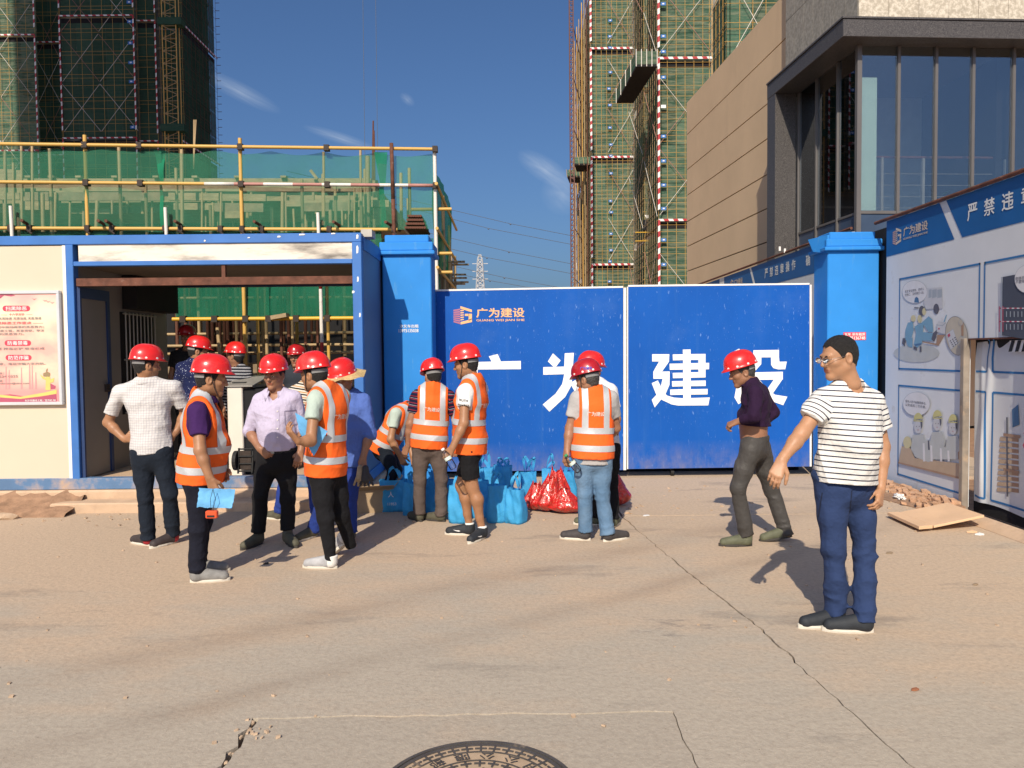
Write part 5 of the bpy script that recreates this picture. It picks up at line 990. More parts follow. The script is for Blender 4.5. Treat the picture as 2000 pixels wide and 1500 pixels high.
# hoist mast
hm = thing('hoist_mast', 'slim dark red lattice hoist mast standing left of the far tower', 'mast', (px2x(1117, 112), 112, 0)); xm0, xm1 = px2x(1113.2, 112), px2x(1120.5, 112)
for x in (xm0, xm1):
    for y in (112, 112.6): pipe(hm, 'chord', (x, y, 0), (x, y, 58), .075, M['brownsteel'], 5)
m_ = MB()
for k in range(76): z = .5 + k * .75; m_.beam((xm0, 112, z), (xm1, 112, z), .09, .1); m_.beam((xm0, 112.6, z), (xm1, 112.6, z + .0), .08, .08); m_.beam((xm0, 112.6, z), (xm1, 112.3, z + .75), .05, .05)
tag(m_.done('lattice', M['brownsteel'], hm), kind='stuff')
for py in (50, 150, 250, 445, 545): z = zB(1117, py, 112); pipe(hm, 'tie_bar', (xm1, 112.3, z), (px2x(1135, 125), 125, z), .06, M['rust'], 5)
# ---- left tower
YT = 121.2
TL = thing('scaffolded_tower', 'big dark green netted tower at upper left, mostly in shade', 'tower', (-62, 130, 0), 'unfinished towers wrapped in green netting')
X1, X2, X3, X4, X5 = px2x(120, YT), px2x(264, YT), px2x(270, YT + 2), px2x(306, YT + 2), px2x(352, YT + 2)
sg = [(X2 - X1 - .9, zB(258, py, YT), .75, 1) for py in (8, 46, 88, 126, 163, 252)]
tower_face(TL, (X1, YT, 0), (1, 0, 0), X2 - X1, (0, -1, 0), 28, 73, 1.55, 1.75, 'nettower_shade', [(a, a + 5.7, z, z + 7.2) for z in (36.6, 44.2, 51.8) for a in (.2, 6)], edge=(0, X2 - X1), signs=sg, r_=.026, rails_w=.2)
tower_face(TL, (X3, YT + 2, 0), (1, 0, 0), X4 - X3, (0, -1, 0), 28, 73, 1.5, 1.75, 'nettower_shade', edge=(X4 - X3,), r_=.026, rails_w=.2)
tower_face(TL, (X4 + .2, YT + 3, 0), (1, 0, 0), X5 - X4 - .2, (0, -1, 0), 28, 73, 1.5, 1.75, 'nettower_shade', rails=False, r_=.026)
tower_face(TL, (X5, YT + 2, 0), (0, 1, 0), 15.5, (1, 0, 0), 28, 73, 1.5, 1.75, 'nettower_shade', rails=True, r_=.024, pm='rust', rails_w=.25)  # dark rust pipes put the shade of this side into the colour
core(TL, X1 + 1, X5 - 1.2, YT + 4, YT + 17, 73)
for k in range(31): pipe(TL, 'pipe_end', (X5, YT + 17.4, 30 + k * 1.35), (X5 + .75, YT + 17.4, 30 + k * 1.35), .05, M['rust'], 5)
YT2 = 128.0; Xa, Xb = px2x(-140, YT2), px2x(71, YT2); Xc2 = px2x(118, YT2 + 3)
tower_face(TL, (Xa, YT2, 0), (1, 0, 0), Xb - Xa, (0, -1, 0), 28, 73, 1.5, 1.75, 'nettower', [(a, a + 5.2, z, z + 7.2) for z in (30, 37, 44.2, 51.8) for a in (6.4, 11.8)], edge=(Xb - Xa,), r_=.028, rails_w=.22)
Xb2 = px2x(72, YT2 + 3)
tower_face(TL, (Xb2, YT2 + 3, 0), (1, 0, 0), Xc2 - Xb2, (0, -1, 0), 28, 73, 1.5, 1.75, 'nettower_shade', [(.2, 3.9, z, z + 7.2) for z in (29, 36.6, 44.2, 51.8)], r_=.026, rails_w=.2)
core(TL, Xa, Xc2 + 2, YT2 + 4.5, YT2 + 12, 73)
hl = thing('hoist_mast', 'yellowish lattice hoist mast in front of the dark left tower', 'mast', (px2x(333, 121), 121, 0)); xa_, xb_ = px2x(319, 121), px2x(346, 121)
for x in (xa_, xb_):
    for y in (121, 122.2): pipe(hl, 'chord', (x, y, 20), (x, y, 73), .09, M['pipe'], 5)
for k in range(25):
    z = 24 + k * 1.9; pipe(hl, 'brace', (xa_, 121, z), (xb_, 121, z + (.95 if k % 2 else .95)), .05, M['pipe_tan'], 5); pipe(hl, 'brace', (xb_, 121, z + .95), (xa_, 121, z + 1.9), .05, M['pipe_tan'], 5); pipe(hl, 'brace', (xa_, 121, z), (xb_, 121, z), .05, M['pipe_tan'], 5)
for z in (zB(330, 42, 121), zB(330, 250, 121)): m_ = MB(); m_.box(xa_ - .6, xb_ + .9, 120.8, 122.4, z - .5, z + .6); m_.done('landing', M['darkblue'] if 0 else M['nettower_shade'], hl)
# neighbouring high rise standing left of the view; it shades the left tower
nb = thing('high_rise', 'plain concrete high rise standing left of the view whose shade falls on the netted tower', 'building', (-75, 45, 0))
X0s = -70.6 - .225 * 80 + .0
m_ = MB(); m_.box(px2x(66, YT2) - .225 * (YT2 - 48) - .15, -60.5, 48, 62, 0, 125); m_.done('wall', M['conc'], nb)
# ---- wires, pylon, ropes, rebar
py_ = thing('transmission_tower', 'pale distant lattice power pylon above the blue gate', 'pylon', (px2x(938, 420, 550), 420, 0)); Yp = 420; xpc = px2x(938, Yp, 550); zpt = zB(938, 497, Yp)
wd = lambda z: max(.5, 3.2 * (1 - z / (zpt + 4)) + .9) if z < zpt - 2 else .4
m_ = MB(); zl = np.linspace(zB(938, 640, Yp), zpt, 15)
for a, b in zip(zl[:-1], zl[1:]):
    for sx in (-1, 1):
        for sy in (-1, 1): m_.beam((xpc + sx * wd(a), Yp + sy * wd(a), a), (xpc + sx * wd(b), Yp + sy * wd(b), b), .45, .45)
    for sy in (-1, 1):
        m_.beam((xpc - wd(a), Yp + sy * wd(a), a), (xpc + wd(b), Yp + sy * wd(b), b), .3, .3); m_.beam((xpc + wd(a), Yp + sy * wd(a), a), (xpc - wd(b), Yp + sy * wd(b), b), .3, .3); m_.beam((xpc - wd(a), Yp + sy * wd(a), a), (xpc + wd(a), Yp + sy * wd(a), a), .3, .3)
m_.done('lattice', M['pylon'], py_)
for z in (zB(938, 515, Yp), zB(938, 530, Yp), zB(938, 545, Yp)): m_ = MB(); m_.beam((xpc - 4.2, Yp, z), (xpc + 4.2, Yp, z), .5, .4); m_.done('cross_arm', M['pylon'], py_)
wires = [((861, 405), (997, 437), (1125, 462)), ((869, 424), (954, 446), (1125, 479)), ((876, 464), (994, 491.6), (1125, 517)), ((876, 485), (951, 503), (1125, 536)), ((884, 519.5), (985, 542), (1101, 563)), ((889, 533.5), (957, 548), (1047, 564))]
nm = ['highest', 'second', 'third', 'fourth', 'fifth', 'lowest']
for i, (a, b, c) in enumerate(wires):
    Y = 170
    def ext(p, q, x): return (x, p[1] + (q[1] - p[1]) / (q[0] - p[0]) * (x - p[0]))
    pts = [ext(a, b, 560), a, b, c, ext(b, c, 1500)]; wp = thing('power_line', 'thin grey overhead power line in the sky, %s of the six' % nm[i], 'power line', P(b[0], b[1], Y), 'overhead power lines')
    m_ = MB(); m_.tube([P(x, y, Y) for x, y in pts], .055, 5); m_.done('wire', M['wire'], wp)
    q = P(b[0], b[1], Y); m_ = MB(); m_.tube([q + (-.2, 0, -.1), q + (-.1, 0, -.12), q + (.1, 0, -.12), q + (.2, 0, -.1)], [.05, .17, .17, .05], 6); m_.done('spacer', M['wire'], wp)
for px, lab in ((710, 'left of the two thin crane ropes hanging in the blue sky'), (735, 'right of the two thin crane ropes hanging in the blue sky')):
    o = pipe(None, 'crane_rope', P(px + 3, 340, 40), P(px - 2, -60, 40), .013, M['wire'], 5); tag(o, lab, 'rope', 'hoisting ropes')
rb = thing('rebar_bundle', 'upright rusty rebar rods above the netted formwork', 'rebar', P(730, 300, 15))
for dx, t0 in ((-2, 236), (0, 262), (3, 255)): pipe(rb, 'rod', P(729 + dx * 1.4, 420, 15), P(729.5 + dx * .3, t0, 15), .016, M['rust'], 5)
rb2 = thing('rebar_bundle', 'small tied rebar rods standing before the dark left tower', 'rebar', P(380, 290, 15))
for dx in (-2, 1, 4): pipe(rb2, 'rod', P(378, 330, 15), P(380 + dx * .8, 234, 15), .010, M['pipe_tan'], 5)
# ================================================================== PEOPLE: implicit-surface figures
def smin(a, b, k):
    h = np.clip(.5 + .5 * (b - a) / k, 0, 1); return b + (a - b) * h - k * h * (1 - h)
class Prim: pass
def cone(a, b, ra, rb, front=None, flat=1.0, k=.03, end=None, wr=0., tag_=0):
    p = Prim(); p.a = np.asarray(a, float); p.b = np.asarray(b, float); p.ra, p.rb, p.k, p.flat, p.end, p.wr, p.tag = ra, rb, k, flat, end, wr, tag_
    p.front = None if front is None else vn(front); return p
def cone_d(p, q):
    ax = p.b - p.a; L2 = ax @ ax + 1e-12; d = q - p.a; h = np.clip((d @ ax) / L2, 0, 1); r = d - h[:, None] * ax
    n2 = np.einsum('ij,ij->i', r, r)
    if p.front is not None and p.flat != 1.0: v = r @ p.front; n2 = n2 + v * v * (1 / p.flat ** 2 - 1)
    rad = p.ra + (p.rb - p.ra) * h
    D = np.sqrt(n2) - rad
    if p.end is not None: D = np.maximum(D, (q - p.b) @ vn(ax) - p.end)
    return D
def ell_d(c, M3, r, q):
    d = (q - c) @ M3; return (np.sqrt(((d / r) ** 2).sum(1)) - 1) * min(r)
def union(prims, q):
    D = None
    for p in prims:
        d = cone_d(p, q); D = d if D is None else smin(D, d, p.k)
    return D
CORN = np.array([(i, j, k) for k in (0, 1) for j in (0, 1) for i in (0, 1)])
EDG = [(0, 1), (2, 3), (4, 5), (6, 7), (0, 2), (1, 3), (4, 6), (5, 7), (0, 4), (1, 5), (2, 6), (3, 7)]
def surface(fn, lo, hi, h, B=4):
    """surface nets over fn < 0 in the box lo..hi with cell h; only blocks near the surface are evaluated finely"""
    lo = np.asarray(lo, float) - 2 * h; n = (np.ceil((np.asarray(hi) + 2 * h - lo) / (h * B)).astype(int) + 1) * B
    nb = n // B
    bi = np.stack(np.meshgrid(*[np.arange(x) for x in nb], indexing='ij'), -1).reshape(-1, 3)
    bc = lo + (bi * B + (B - 1) / 2) * h; bd = fn(bc); keep = np.abs(bd) < h * B * 1.75
    D = np.repeat(np.repeat(np.repeat(np.where(bd < 0, -1., 1.).reshape(nb), B, 0), B, 1), B, 2)
    lc = np.stack(np.meshgrid(*[np.arange(B)] * 3, indexing='ij'), -1).reshape(-1, 3)
    idx = (bi[keep][:, None, :] * B + lc[None]).reshape(-1, 3)
    if len(idx) == 0: return np.zeros((0, 3)), np.zeros((0, 4), int)
    D[idx[:, 0], idx[:, 1], idx[:, 2]] = fn(lo + idx * h)
    S_ = D < 0; c0 = S_[:-1, :-1, :-1]; cnt = sum(S_[i:n[0] - 1 + i, j:n[1] - 1 + j, k:n[2] - 1 + k].astype(np.int8) for i, j, k in CORN)
    act = (cnt > 0) & (cnt < 8); cells = np.argwhere(act); vid = -np.ones(act.shape, int); vid[act] = np.arange(len(cells))
    vals = np.stack([D[cells[:, 0] + i, cells[:, 1] + j, cells[:, 2] + k] for i, j, k in CORN], 1)
    acc = np.zeros((len(cells), 3)); num = np.zeros(len(cells))
    for a, b in EDG:
        va, vb = vals[:, a], vals[:, b]; x = (va < 0) != (vb < 0); t = np.where(x, va / np.where(x, va - vb, 1), 0)
        acc += np.where(x[:, None], CORN[a] + (CORN[b] - CORN[a]) * t[:, None], 0); num += x
    V = lo + (cells + acc / num[:, None]) * h
    Fs = []
    for ax in range(3):
        o1, o2 = [(1, 2), (2, 0), (0, 1)][ax]
        sl0 = [slice(1, -1)] * 3; sl0[ax] = slice(0, n[ax] - 1); sl1 = list(sl0); sl1[ax] = slice(1, n[ax])
        A, Bv = S_[tuple(sl0)], S_[tuple(sl1)]
        e = np.argwhere(A != Bv)
        if len(e) == 0: continue
        off = np.ones(3, int); off[ax] = 0; g = e + off; d1 = np.zeros(3, int); d1[o1] = 1; d2 = np.zeros(3, int); d2[o2] = 1
        ok = np.all(g < np.array(act.shape), 1) & np.all(g - d1 - d2 >= 0, 1); e, g = e[ok], g[ok]
        q = np.stack([vid[tuple((g - d1 - d2).T)], vid[tuple((g - d2).T)], vid[tuple(g.T)], vid[tuple((g - d1).T)]], 1)
        ins = A[tuple(e.T)]; q[~ins] = q[~ins][:, ::-1]; Fs.append(q)
    return V, np.concatenate(Fs)
def cmesh(name, V, F, mats, parent, attrs=None, mi=None, smooth=True):
    o = mobj(name, V, F, mats, parent, mi, smooth)
    for k, a in (attrs or {}).items():
        at = o.data.attributes.new(k, 'FLOAT', 'POINT'); at.data.foreach_set('value', np.asarray(a, np.float32))
    return o
# ---- materials for people
def cloth_mat(name, c, var=.08, rough=.85, fold=.35, fs=9, fine=.12, stripe=None, check=None, dots=None, wear=None):
    m, t, b, o = nodes(name); g = NG(t); vec = g.n('TexCoord').outputs['Object']
    n1 = g.noise(vec, 4, 4); col = g.mix(g.ramp(n1, .3, .7), tuple(x * (1 - var) for x in c), tuple(min(1, x * (1 + var)) for x in c))
    if stripe:                      # (list of (period, centre, half width, colour)) along attribute st
        at = g.n('Attribute'); at.attribute_name = 'st'
        for per, cen, hw, sc_ in stripe:
            f = g.math('ABSOLUTE', g.math('SUBTRACT', g.math('MODULO', g.math('ADD', at.outputs['Fac'], 40 * per - cen + per / 2), per), per / 2))
            col = g.mix(g.math('LESS_THAN', f, hw), col, sc_)
    if check:
        s = g.n('SeparateXYZ'); g.l(vec, s.inputs[0])
        for ax, per in ((0, check[0]), (2, check[0])):
            w = g.math('ADD', s.outputs[ax], g.math('MULTIPLY', n1, .02)); f = g.math('ABSOLUTE', g.math('SUBTRACT', g.math('MODULO', g.math('ADD', w, 10 * per), per), per / 2)); col = g.mix(g.math('MULTIPLY', g.math('LESS_THAN', f, per * .16), .55), col, check[1])
    if dots:
        v = g.n('TexVoronoi'); v.inputs['Scale'].default_value = dots[0]; g.l(vec, v.inputs['Vector']); col = g.mix(g.math('LESS_THAN', v.outputs['Distance'], .2), col, dots[1])
    if name.startswith('orange'): col = g.mix(g.math('MULTIPLY', g.ramp(g.noise(vec, 7, 6, .7), .54, .74), .35), col, (.42, .12, .05))
    if wear: col = g.mix(g.ramp(g.noise(vec, 3.5, 3), .45, .7, 0, .6), col, wear)
    g.l(col, b.inputs['Base Color']); b.inputs['Roughness'].default_value = rough; b.inputs['Specular IOR Level'].default_value = .12; b.inputs['Sheen Weight'].default_value = .015
    hgt = g.math('ADD', g.noise(vec, fs, 2, .5, (1, 1, .55)), g.math('MULTIPLY', g.noise(vec, fs * 3, 2), .35)); bmp = g.n('Bump'); bmp.inputs['Strength'].default_value = fold; bmp.inputs['Distance'].default_value = .045; g.l(hgt, bmp.inputs['Height'])
    b2 = g.n('Bump'); b2.inputs['Strength'].default_value = fine; b2.inputs['Distance'].default_value = .002; g.l(g.noise(vec, 260, 2), b2.inputs['Height']); g.l(bmp.outputs[0], b2.inputs['Normal']); g.l(b2.outputs[0], b.inputs['Normal']); return m
def skin_mat(name, c):
    m, t, b, o = nodes(name); g = NG(t); vec = g.n('TexCoord').outputs['Object']
    col = g.mix(g.ramp(g.noise(vec, 14, 4), .3, .7), tuple(x * .88 for x in c), tuple(x * 1.08 for x in c)); at = g.n('Attribute'); at.attribute_name = 'lip'
    col = g.mix(at.outputs['Fac'], col, (c[0] * .72, c[1] * .42, c[2] * .42)); g.l(col, b.inputs['Base Color']); b.inputs['Roughness'].default_value = .48; b.inputs['Specular IOR Level'].default_value = .4
    b.inputs['Subsurface Weight'].default_value = .08; b.inputs['Subsurface Radius'].default_value = (.012, .004, .002)
    g.l(g.bump(g.noise(vec, 120, 3), .12, .003), b.inputs['Normal']); return m
SK = {'tan': skin_mat('tanned skin', (.345, .172, .090)), 'brown': skin_mat('sun browned skin', (.31, .152, .088)), 'light': skin_mat('light tan skin', (.43, .228, .128))}
M['hair'] = mk('short black hair', (.016, .014, .013), .6, .6, 160, 1., 260, dirt=(.06, .05, .045), damt=.1, dscale=120)
M['hairgrey'] = mk('greying black hair', (.05, .047, .045), .6, .5, 70, .6, 140)
M['eye'] = flat('eye white', (.55, .52, .48)); M['iris'] = flat('dark iris', (.01, .008, .006), .2)
def helm_mat(name, c):
    m, t, b, o = nodes(name); g = NG(t); vec = g.n('TexCoord').outputs['Object']
    col = g.mix(g.ramp(g.noise(vec, 9, 4), .3, .7), tuple(x * .92 for x in c), c); v = g.n('TexVoronoi'); v.inputs['Scale'].default_value = 55; g.l(vec, v.inputs['Vector']); col = g.mix(g.math('MULTIPLY', g.math('LESS_THAN', v.outputs['Distance'], .10), g.ramp(g.noise(vec, 12, 2), .5, .6)), col, tuple(x * .3 for x in c))
    col = g.mix(g.math('MULTIPLY', g.ramp(g.noise(vec, 6, 6, .75), .52, .72), .28), col, (.42, .20, .15))
    g.l(col, b.inputs['Base Color']); g.l(g.ramp(g.noise(vec, 11, 5, .7), .35, .7, .2, .48), b.inputs['Roughness']); b.inputs['Specular IOR Level'].default_value = .5; b.inputs['Coat Weight'].default_value = .3; b.inputs['Coat Roughness'].default_value = .1; return m
M['helmet'] = helm_mat('red helmet plastic', (.72, .02, .018)); M['helmet2'] = helm_mat('older dark red helmet plastic', (.40, .012, .018))
M['rivet'] = flat('white helmet rivet', (.8, .78, .76), .4); M['band'] = flat('grey helmet band', (.20, .20, .20)); M['strap'] = flat('dark chin strap', (.04, .04, .045))
M['vest'] = cloth_mat('orange reflective vest', (.86, .135, .022), .04, .7, .3, 8); M['tape'] = mk('silver reflective tape', (.50, .52, .54), .45, .06, 10, .12, 60, metal=.15); M['vtext'] = flat('pale vest print', (.72, .62, .55))
M['piping'] = flat('dark red vest piping', (.25, .03, .02))
M['sole'] = flat('off white shoe sole', (.62, .58, .50)); M['solek'] = flat('dark shoe sole', (.05, .045, .04)); M['lace'] = flat('shoe lace', (.60, .57, .52))
# ---- hands
def hand_prims(w, d, pal, curl, sc_, side):
    """w wrist, d direction to the fingertips, pal palm normal, curl 0..1, side +1/-1 = which way the thumb lies"""
    d = vn(d); pal = vn(np.asarray(pal, float) - d * (np.asarray(pal, float) @ d)); s = np.cross(d, pal) * side; P_ = []; L = .088 * sc_
    for i, (o_, r_) in enumerate(((.030, .0125), (.011, .0132), (-.009, .0128), (-.028, .0115))):
        P_.append(cone(w + s * o_ * .45 * sc_, w + d * L * (1, 1.04, 1, .93)[i] + s * o_ * sc_, .0165 * sc_, r_ * sc_, k=.012))
    for i, (o_, ln, r_) in enumerate(((.030, .071, .0088), (.0105, .079, .0092), (-.0095, .074, .0088), (-.0285, .058, .0078))):
        k0 = w + d * L * (1, 1.04, 1, .93)[i] + s * o_ * sc_; dd = d + s * o_ * (1.2 - curl) ; dd = vn(dd)
        a = 0; p0 = k0
        for j, fr in enumerate((.45, .31, .24)):
            a += (curl + .05 * i * curl) * (.95, 1.15, .7)[j] + .06; q = vn(dd * math.cos(a) + pal * math.sin(a)); p1 = p0 + q * ln * fr * sc_
            P_.append(cone(p0, p1, r_ * (1 - .07 * j) * sc_, r_ * (.93 - .08 * j) * sc_, k=.0035)); p0 = p1
    t0 = w + d * .022 * sc_ + s * .022 * sc_; t1 = t0 + (d * .62 + s * (.72 - .35 * curl) + pal * (.18 + .35 * curl)) * .048 * sc_; td = vn(d * (.9 - .2 * curl) + s * (.35 - .5 * curl) + pal * (.15 + .55 * curl)); t2 = t1 + td * .033 * sc_; t3 = t2 + vn(td + pal * .3 * curl - s * .2 * curl) * .026 * sc_
    P_ += [cone(t0, t1, .0155 * sc_, .0125 * sc_, k=.010), cone(t1, t2, .0115 * sc_, .0105 * sc_, k=.004), cone(t2, t3, .0105 * sc_, .0085 * sc_, k=.004)]
    return P_
# ---- head
class Head:
    def __init__(s, c, yaw, pitch, roll=0., sc_=1.):
        y, p_, r_ = R(yaw), R(pitch), R(roll); f = np.array([math.sin(y) * math.cos(p_), math.cos(y) * math.cos(p_), math.sin(p_)]); x = vn(np.cross(f, Z_)); u = np.cross(x, f)
        x, u = x * math.cos(r_) + u * math.sin(r_), u * math.cos(r_) - x * math.sin(r_); s.M = np.stack([x, f, u], 1); s.c = np.asarray(c, float); s.sc = sc_
    def w(s, p): return s.c + s.M @ (np.asarray(p, float) * s.sc)
    def loc(s, q): return ((q - s.c) @ s.M) / s.sc
    def skull(s, L):
        D = ell_l(L, (0, -.014, .035), (.0765, .097, .086)); D = smin(D, ell_l(L, (0, .022, -.030), (.064, .072, .082)), .03)
        return smin(D, ell_l(L, (0, -.045, -.01), (.062, .055, .06)), .03)
    def f(s, q):
        L = s.loc(q); D = s.skull(L)
        for sx in (-1, 1):
            D = smin(D, cap(L, (sx * .05, .0, -.055), (0, .066, -.098), .024, .019), .025); D = smin(D, ell_l(L, (sx * .040, .058, -.022), (.022, .022, .018)), .02)
            D = -smin(-D, cap(L, (sx * .020, .099, .004), (sx * .044, .088, .003), .0125, .0115), .010)
            D = smin(D, ell_l(L, (sx * .030, .080, .002), (.0135, .0105, .0095)), .004)
            e = ell_l(L, (sx * .0785, -.010, -.008), (.011, .021, .033)); e = np.maximum(e, -ell_l(L, (sx * .088, -.004, -.005), (.008, .013, .021))); D = smin(D, e, .006)
            D = smin(D, cap(L, (sx * .010, .098, -.031), (sx * .011, .094, -.029), .0085, .008), .006)
        D = smin(D, cap(L, (-.034, .084, .021), (.034, .084, .021), .011, .011), .014)
        D = smin(D, cap(L, (0, .090, .014), (0, .109, -.026), .0085, .0125), .008)
        D = smin(D, cap(L, (-.019, .086, -.0565), (.019, .086, -.0565), .0065, .0065), .007); D = smin(D, cap(L, (-.015, .085, -.0675), (.015, .085, -.0675), .0075, .0075), .007)
        D = -smin(-D, cap(L, (-.022, .0955, -.0618), (.022, .0955, -.0618), .0026, .0026), .004)
        D = smin(D, ell_l(L, (0, .070, -.100), (.020, .018, .016)), .015)
        return D * s.sc
def ell_l(L, c, r): d = (L - np.asarray(c)) / np.asarray(r); return (np.sqrt((d ** 2).sum(1)) - 1) * min(r)
def cap(L, a, b, ra, rb):
    a, b = np.asarray(a, float), np.asarray(b, float); ax = b - a; d = L - a; h = np.clip(d @ ax / (ax @ ax), 0, 1); r = d - h[:, None] * ax; return np.sqrt((r ** 2).sum(1)) - (ra + (rb - ra) * h)
# ---- helmet built once in head coordinates
def helmet_parts():
    nu, nv = 56, 16; v = []
    for j in range(nv + 1):
        t_ = j / nv
        for i in range(nu):
            a = 2 * math.pi * i / nu; ca_, sa_ = math.cos(a), math.sin(a)      # a = 90 deg is the front
            ph = t_ * math.pi / 2; rr_ = math.sin(ph) ** .86; zz_ = math.cos(ph) ** .92
            rx, ry = .1165, .140
            rg = .0075 * max(0, 1 - abs(ca_ * rr_) / .30) * (.35 + .65 * rr_) if rr_ < .93 else 0
            v.append((rx * rr_ * ca_, ry * rr_ * sa_ - .004, .052 + .122 * zz_ + rg * (1 if abs(ca_ * rr_) < .3 else 0)))
    # brim: two more rings and an inner lip
    def ring(k, z, grow, peak):
        for i in range(nu):
            a = 2 * math.pi * i / nu; ca_, sa_ = math.cos(a), math.sin(a); pk = max(0, sa_) ** 2.2 * peak
            v.append(((.1165 + grow) * ca_, (.140 + grow + pk) * sa_ - .004, z - pk * .28 - .010 * max(0, -sa_) * 0))
    ring(0, .047, .0015, .006); ring(1, .037, .0065, .027); ring(2, .0335, .006, .026); ring(3, .042, -.001, .004); ring(4, .058, -.007, 0)
    nr = nv + 6; f = [(j * nu + i, (j + 1) * nu + i, (j + 1) * nu + (i + 1) % nu, j * nu + (i + 1) % nu) for j in range(nr - 1) for i in range(nu)]
    return np.array(v), np.array(f)
HV, HF = helmet_parts()
def head_build(root, body_parts, hd, skin, hair='short', helmet='helmet', strap=True, res=.0046, neck=None, helm_tilt=0., face=True):
    """adds head + neck surface to body_parts; hair, eyes, helmet become parts of the person"""
    nb, nr_ = neck; n0 = hd.w((0, -.016, -.055)); n1 = np.asarray(nb, float)
    def fh(q):
        return smin(hd.f(q), cone_d(cone(n0, n1, nr_, nr_ * 1.02), q), .03)
    lo = np.minimum(hd.c - .155, n1 - .09); hi = np.maximum(hd.c + .155, n1 + .09)
    V, F = surface(fh, lo, hi, res); body_parts.append((V, F, hd))
    if hair:
        def fhair(q):
            L = hd.loc(q); D = np.minimum(hd.skull(L), ell_l(L, (0, -.05, -.035), (.058, .05, .055)) + .004) - .0045
            x, y, z = L[:, 0], L[:, 1], L[:, 2]
            hl = .062 - np.clip(.06 - np.abs(y - .0) * 0, 0, 0)      # front hairline height
            zb = np.where(y < -.022, -.066, np.where(y < .026, -.004, np.minimum(-.004 + (y - .026) * 2.1, .072))); reg = zb + .004 * np.sin(x * 160) - z
            ear = .026 - np.sqrt((y + .010) ** 2 + ((z + .006) * .85) ** 2) + np.where(np.abs(x) < .06, -.05, 0)
            D = D + .0016 * np.sin(x * 310 + 3 * np.sin(y * 200)) * np.sin(y * 270 + 2 * np.sin(z * 160))
            return np.maximum(np.maximum(D, reg * .6), ear * .8) * hd.sc
        Vh, Fh = surface(fhair, hd.c - .14, hd.c + .14, .0042)
        if len(Fh): cmesh('hair', Vh, Fh, M['hairgrey' if hair == 'grey' else 'hair'], root)
    if face:
        for sx in (-1, 1):
            m = MB(); c = (sx * .0305, .0855, .0015)
            def disc3(cx, cy, cz, rx, rz, m_): m.poly([hd.w((cx + rx * math.cos(a), cy - .10 * abs(rx * math.cos(a)) - .1 * abs(rz * math.sin(a)), cz + rz * math.sin(a))) for a in np.linspace(0, 2 * math.pi, 10, endpoint=False)], m_)
            disc3(c[0], .0915, c[2], .0125, .0048, 0); disc3(c[0] - sx * .001, .0922, c[2], .0048, .0046, 1); m.done('eye', [M['eye'], M['iris']], root)
            m = MB(); m.tube([hd.w((sx * .014, .0965, .017)), hd.w((sx * .028, .0965, .0215)), hd.w((sx * .044, .087, .018))], [.0032 * hd.sc, .0036 * hd.sc, .002 * hd.sc], 5); m.done('eyebrow', M['hair'], root)
    if helmet:
        ct, st = math.cos(R(helm_tilt)), math.sin(R(helm_tilt)); h2_ = HV.copy() + (0, 0, .014); y, z = h2_[:, 1].copy(), h2_[:, 2].copy(); h2_[:, 1] = y * ct - z * st; h2_[:, 2] = y * st + z * ct
        V = hd.c + (h2_ * hd.sc) @ hd.M.T; ho_ = mobj('helmet', V, HF, M[helmet], root, smooth=True)
        tip = lambda p: hd.w((p[0], p[1] * ct - p[2] * st, p[1] * st + p[2] * ct))
        for sx in (-1, 1):
            for a in (58, 22, -16, -56):
                ca_, sa_ = math.cos(R(a)), math.sin(R(a)); c = np.array([sx * .1155 * ca_, .139 * sa_ - .004, .066]); n = vn((sx * ca_ / .1165, sa_ / .14, .25)); e1 = vn(np.cross(n, (0, 0, 1))); e2 = np.cross(n, e1)
                m = MB(); m.tube([tip(c - n * .002), tip(c + n * .003)], .0098 * hd.sc, 10); m.done('rivet', M['rivet'], ho_)
        m = MB(); pts = []
        for i in range(17): a = R(200 + 140 * i / 16); pts.append(tip((.092 * math.cos(a), .112 * math.sin(a) - .008, .024)))
        vv = []; ff = []
        for i, p in enumerate(pts): vv += [p + hd.M[:, 2] * .014, p - hd.M[:, 2] * .014]
        m.add(vv, [(2 * i, 2 * i + 1, 2 * i + 3, 2 * i + 2) for i in range(16)]); m.done('harness_band', M['band'], ho_)
        if strap:
            for sx in (-1, 1):
                pts = [tip((sx * .098, .0, .045)), hd.w((sx * .088, .012, -.0)), hd.w((sx * .074, .028, -.05)), hd.w((sx * .045, .052, -.095)), hd.w((0, .068, -.122))]
                m = MB()
                for i in range(4): m.beam(pts[i], pts[i + 1], .013, .003, up=hd.M[:, 1])
                m.done('chin_strap', M['strap'], ho_)
        return ho_
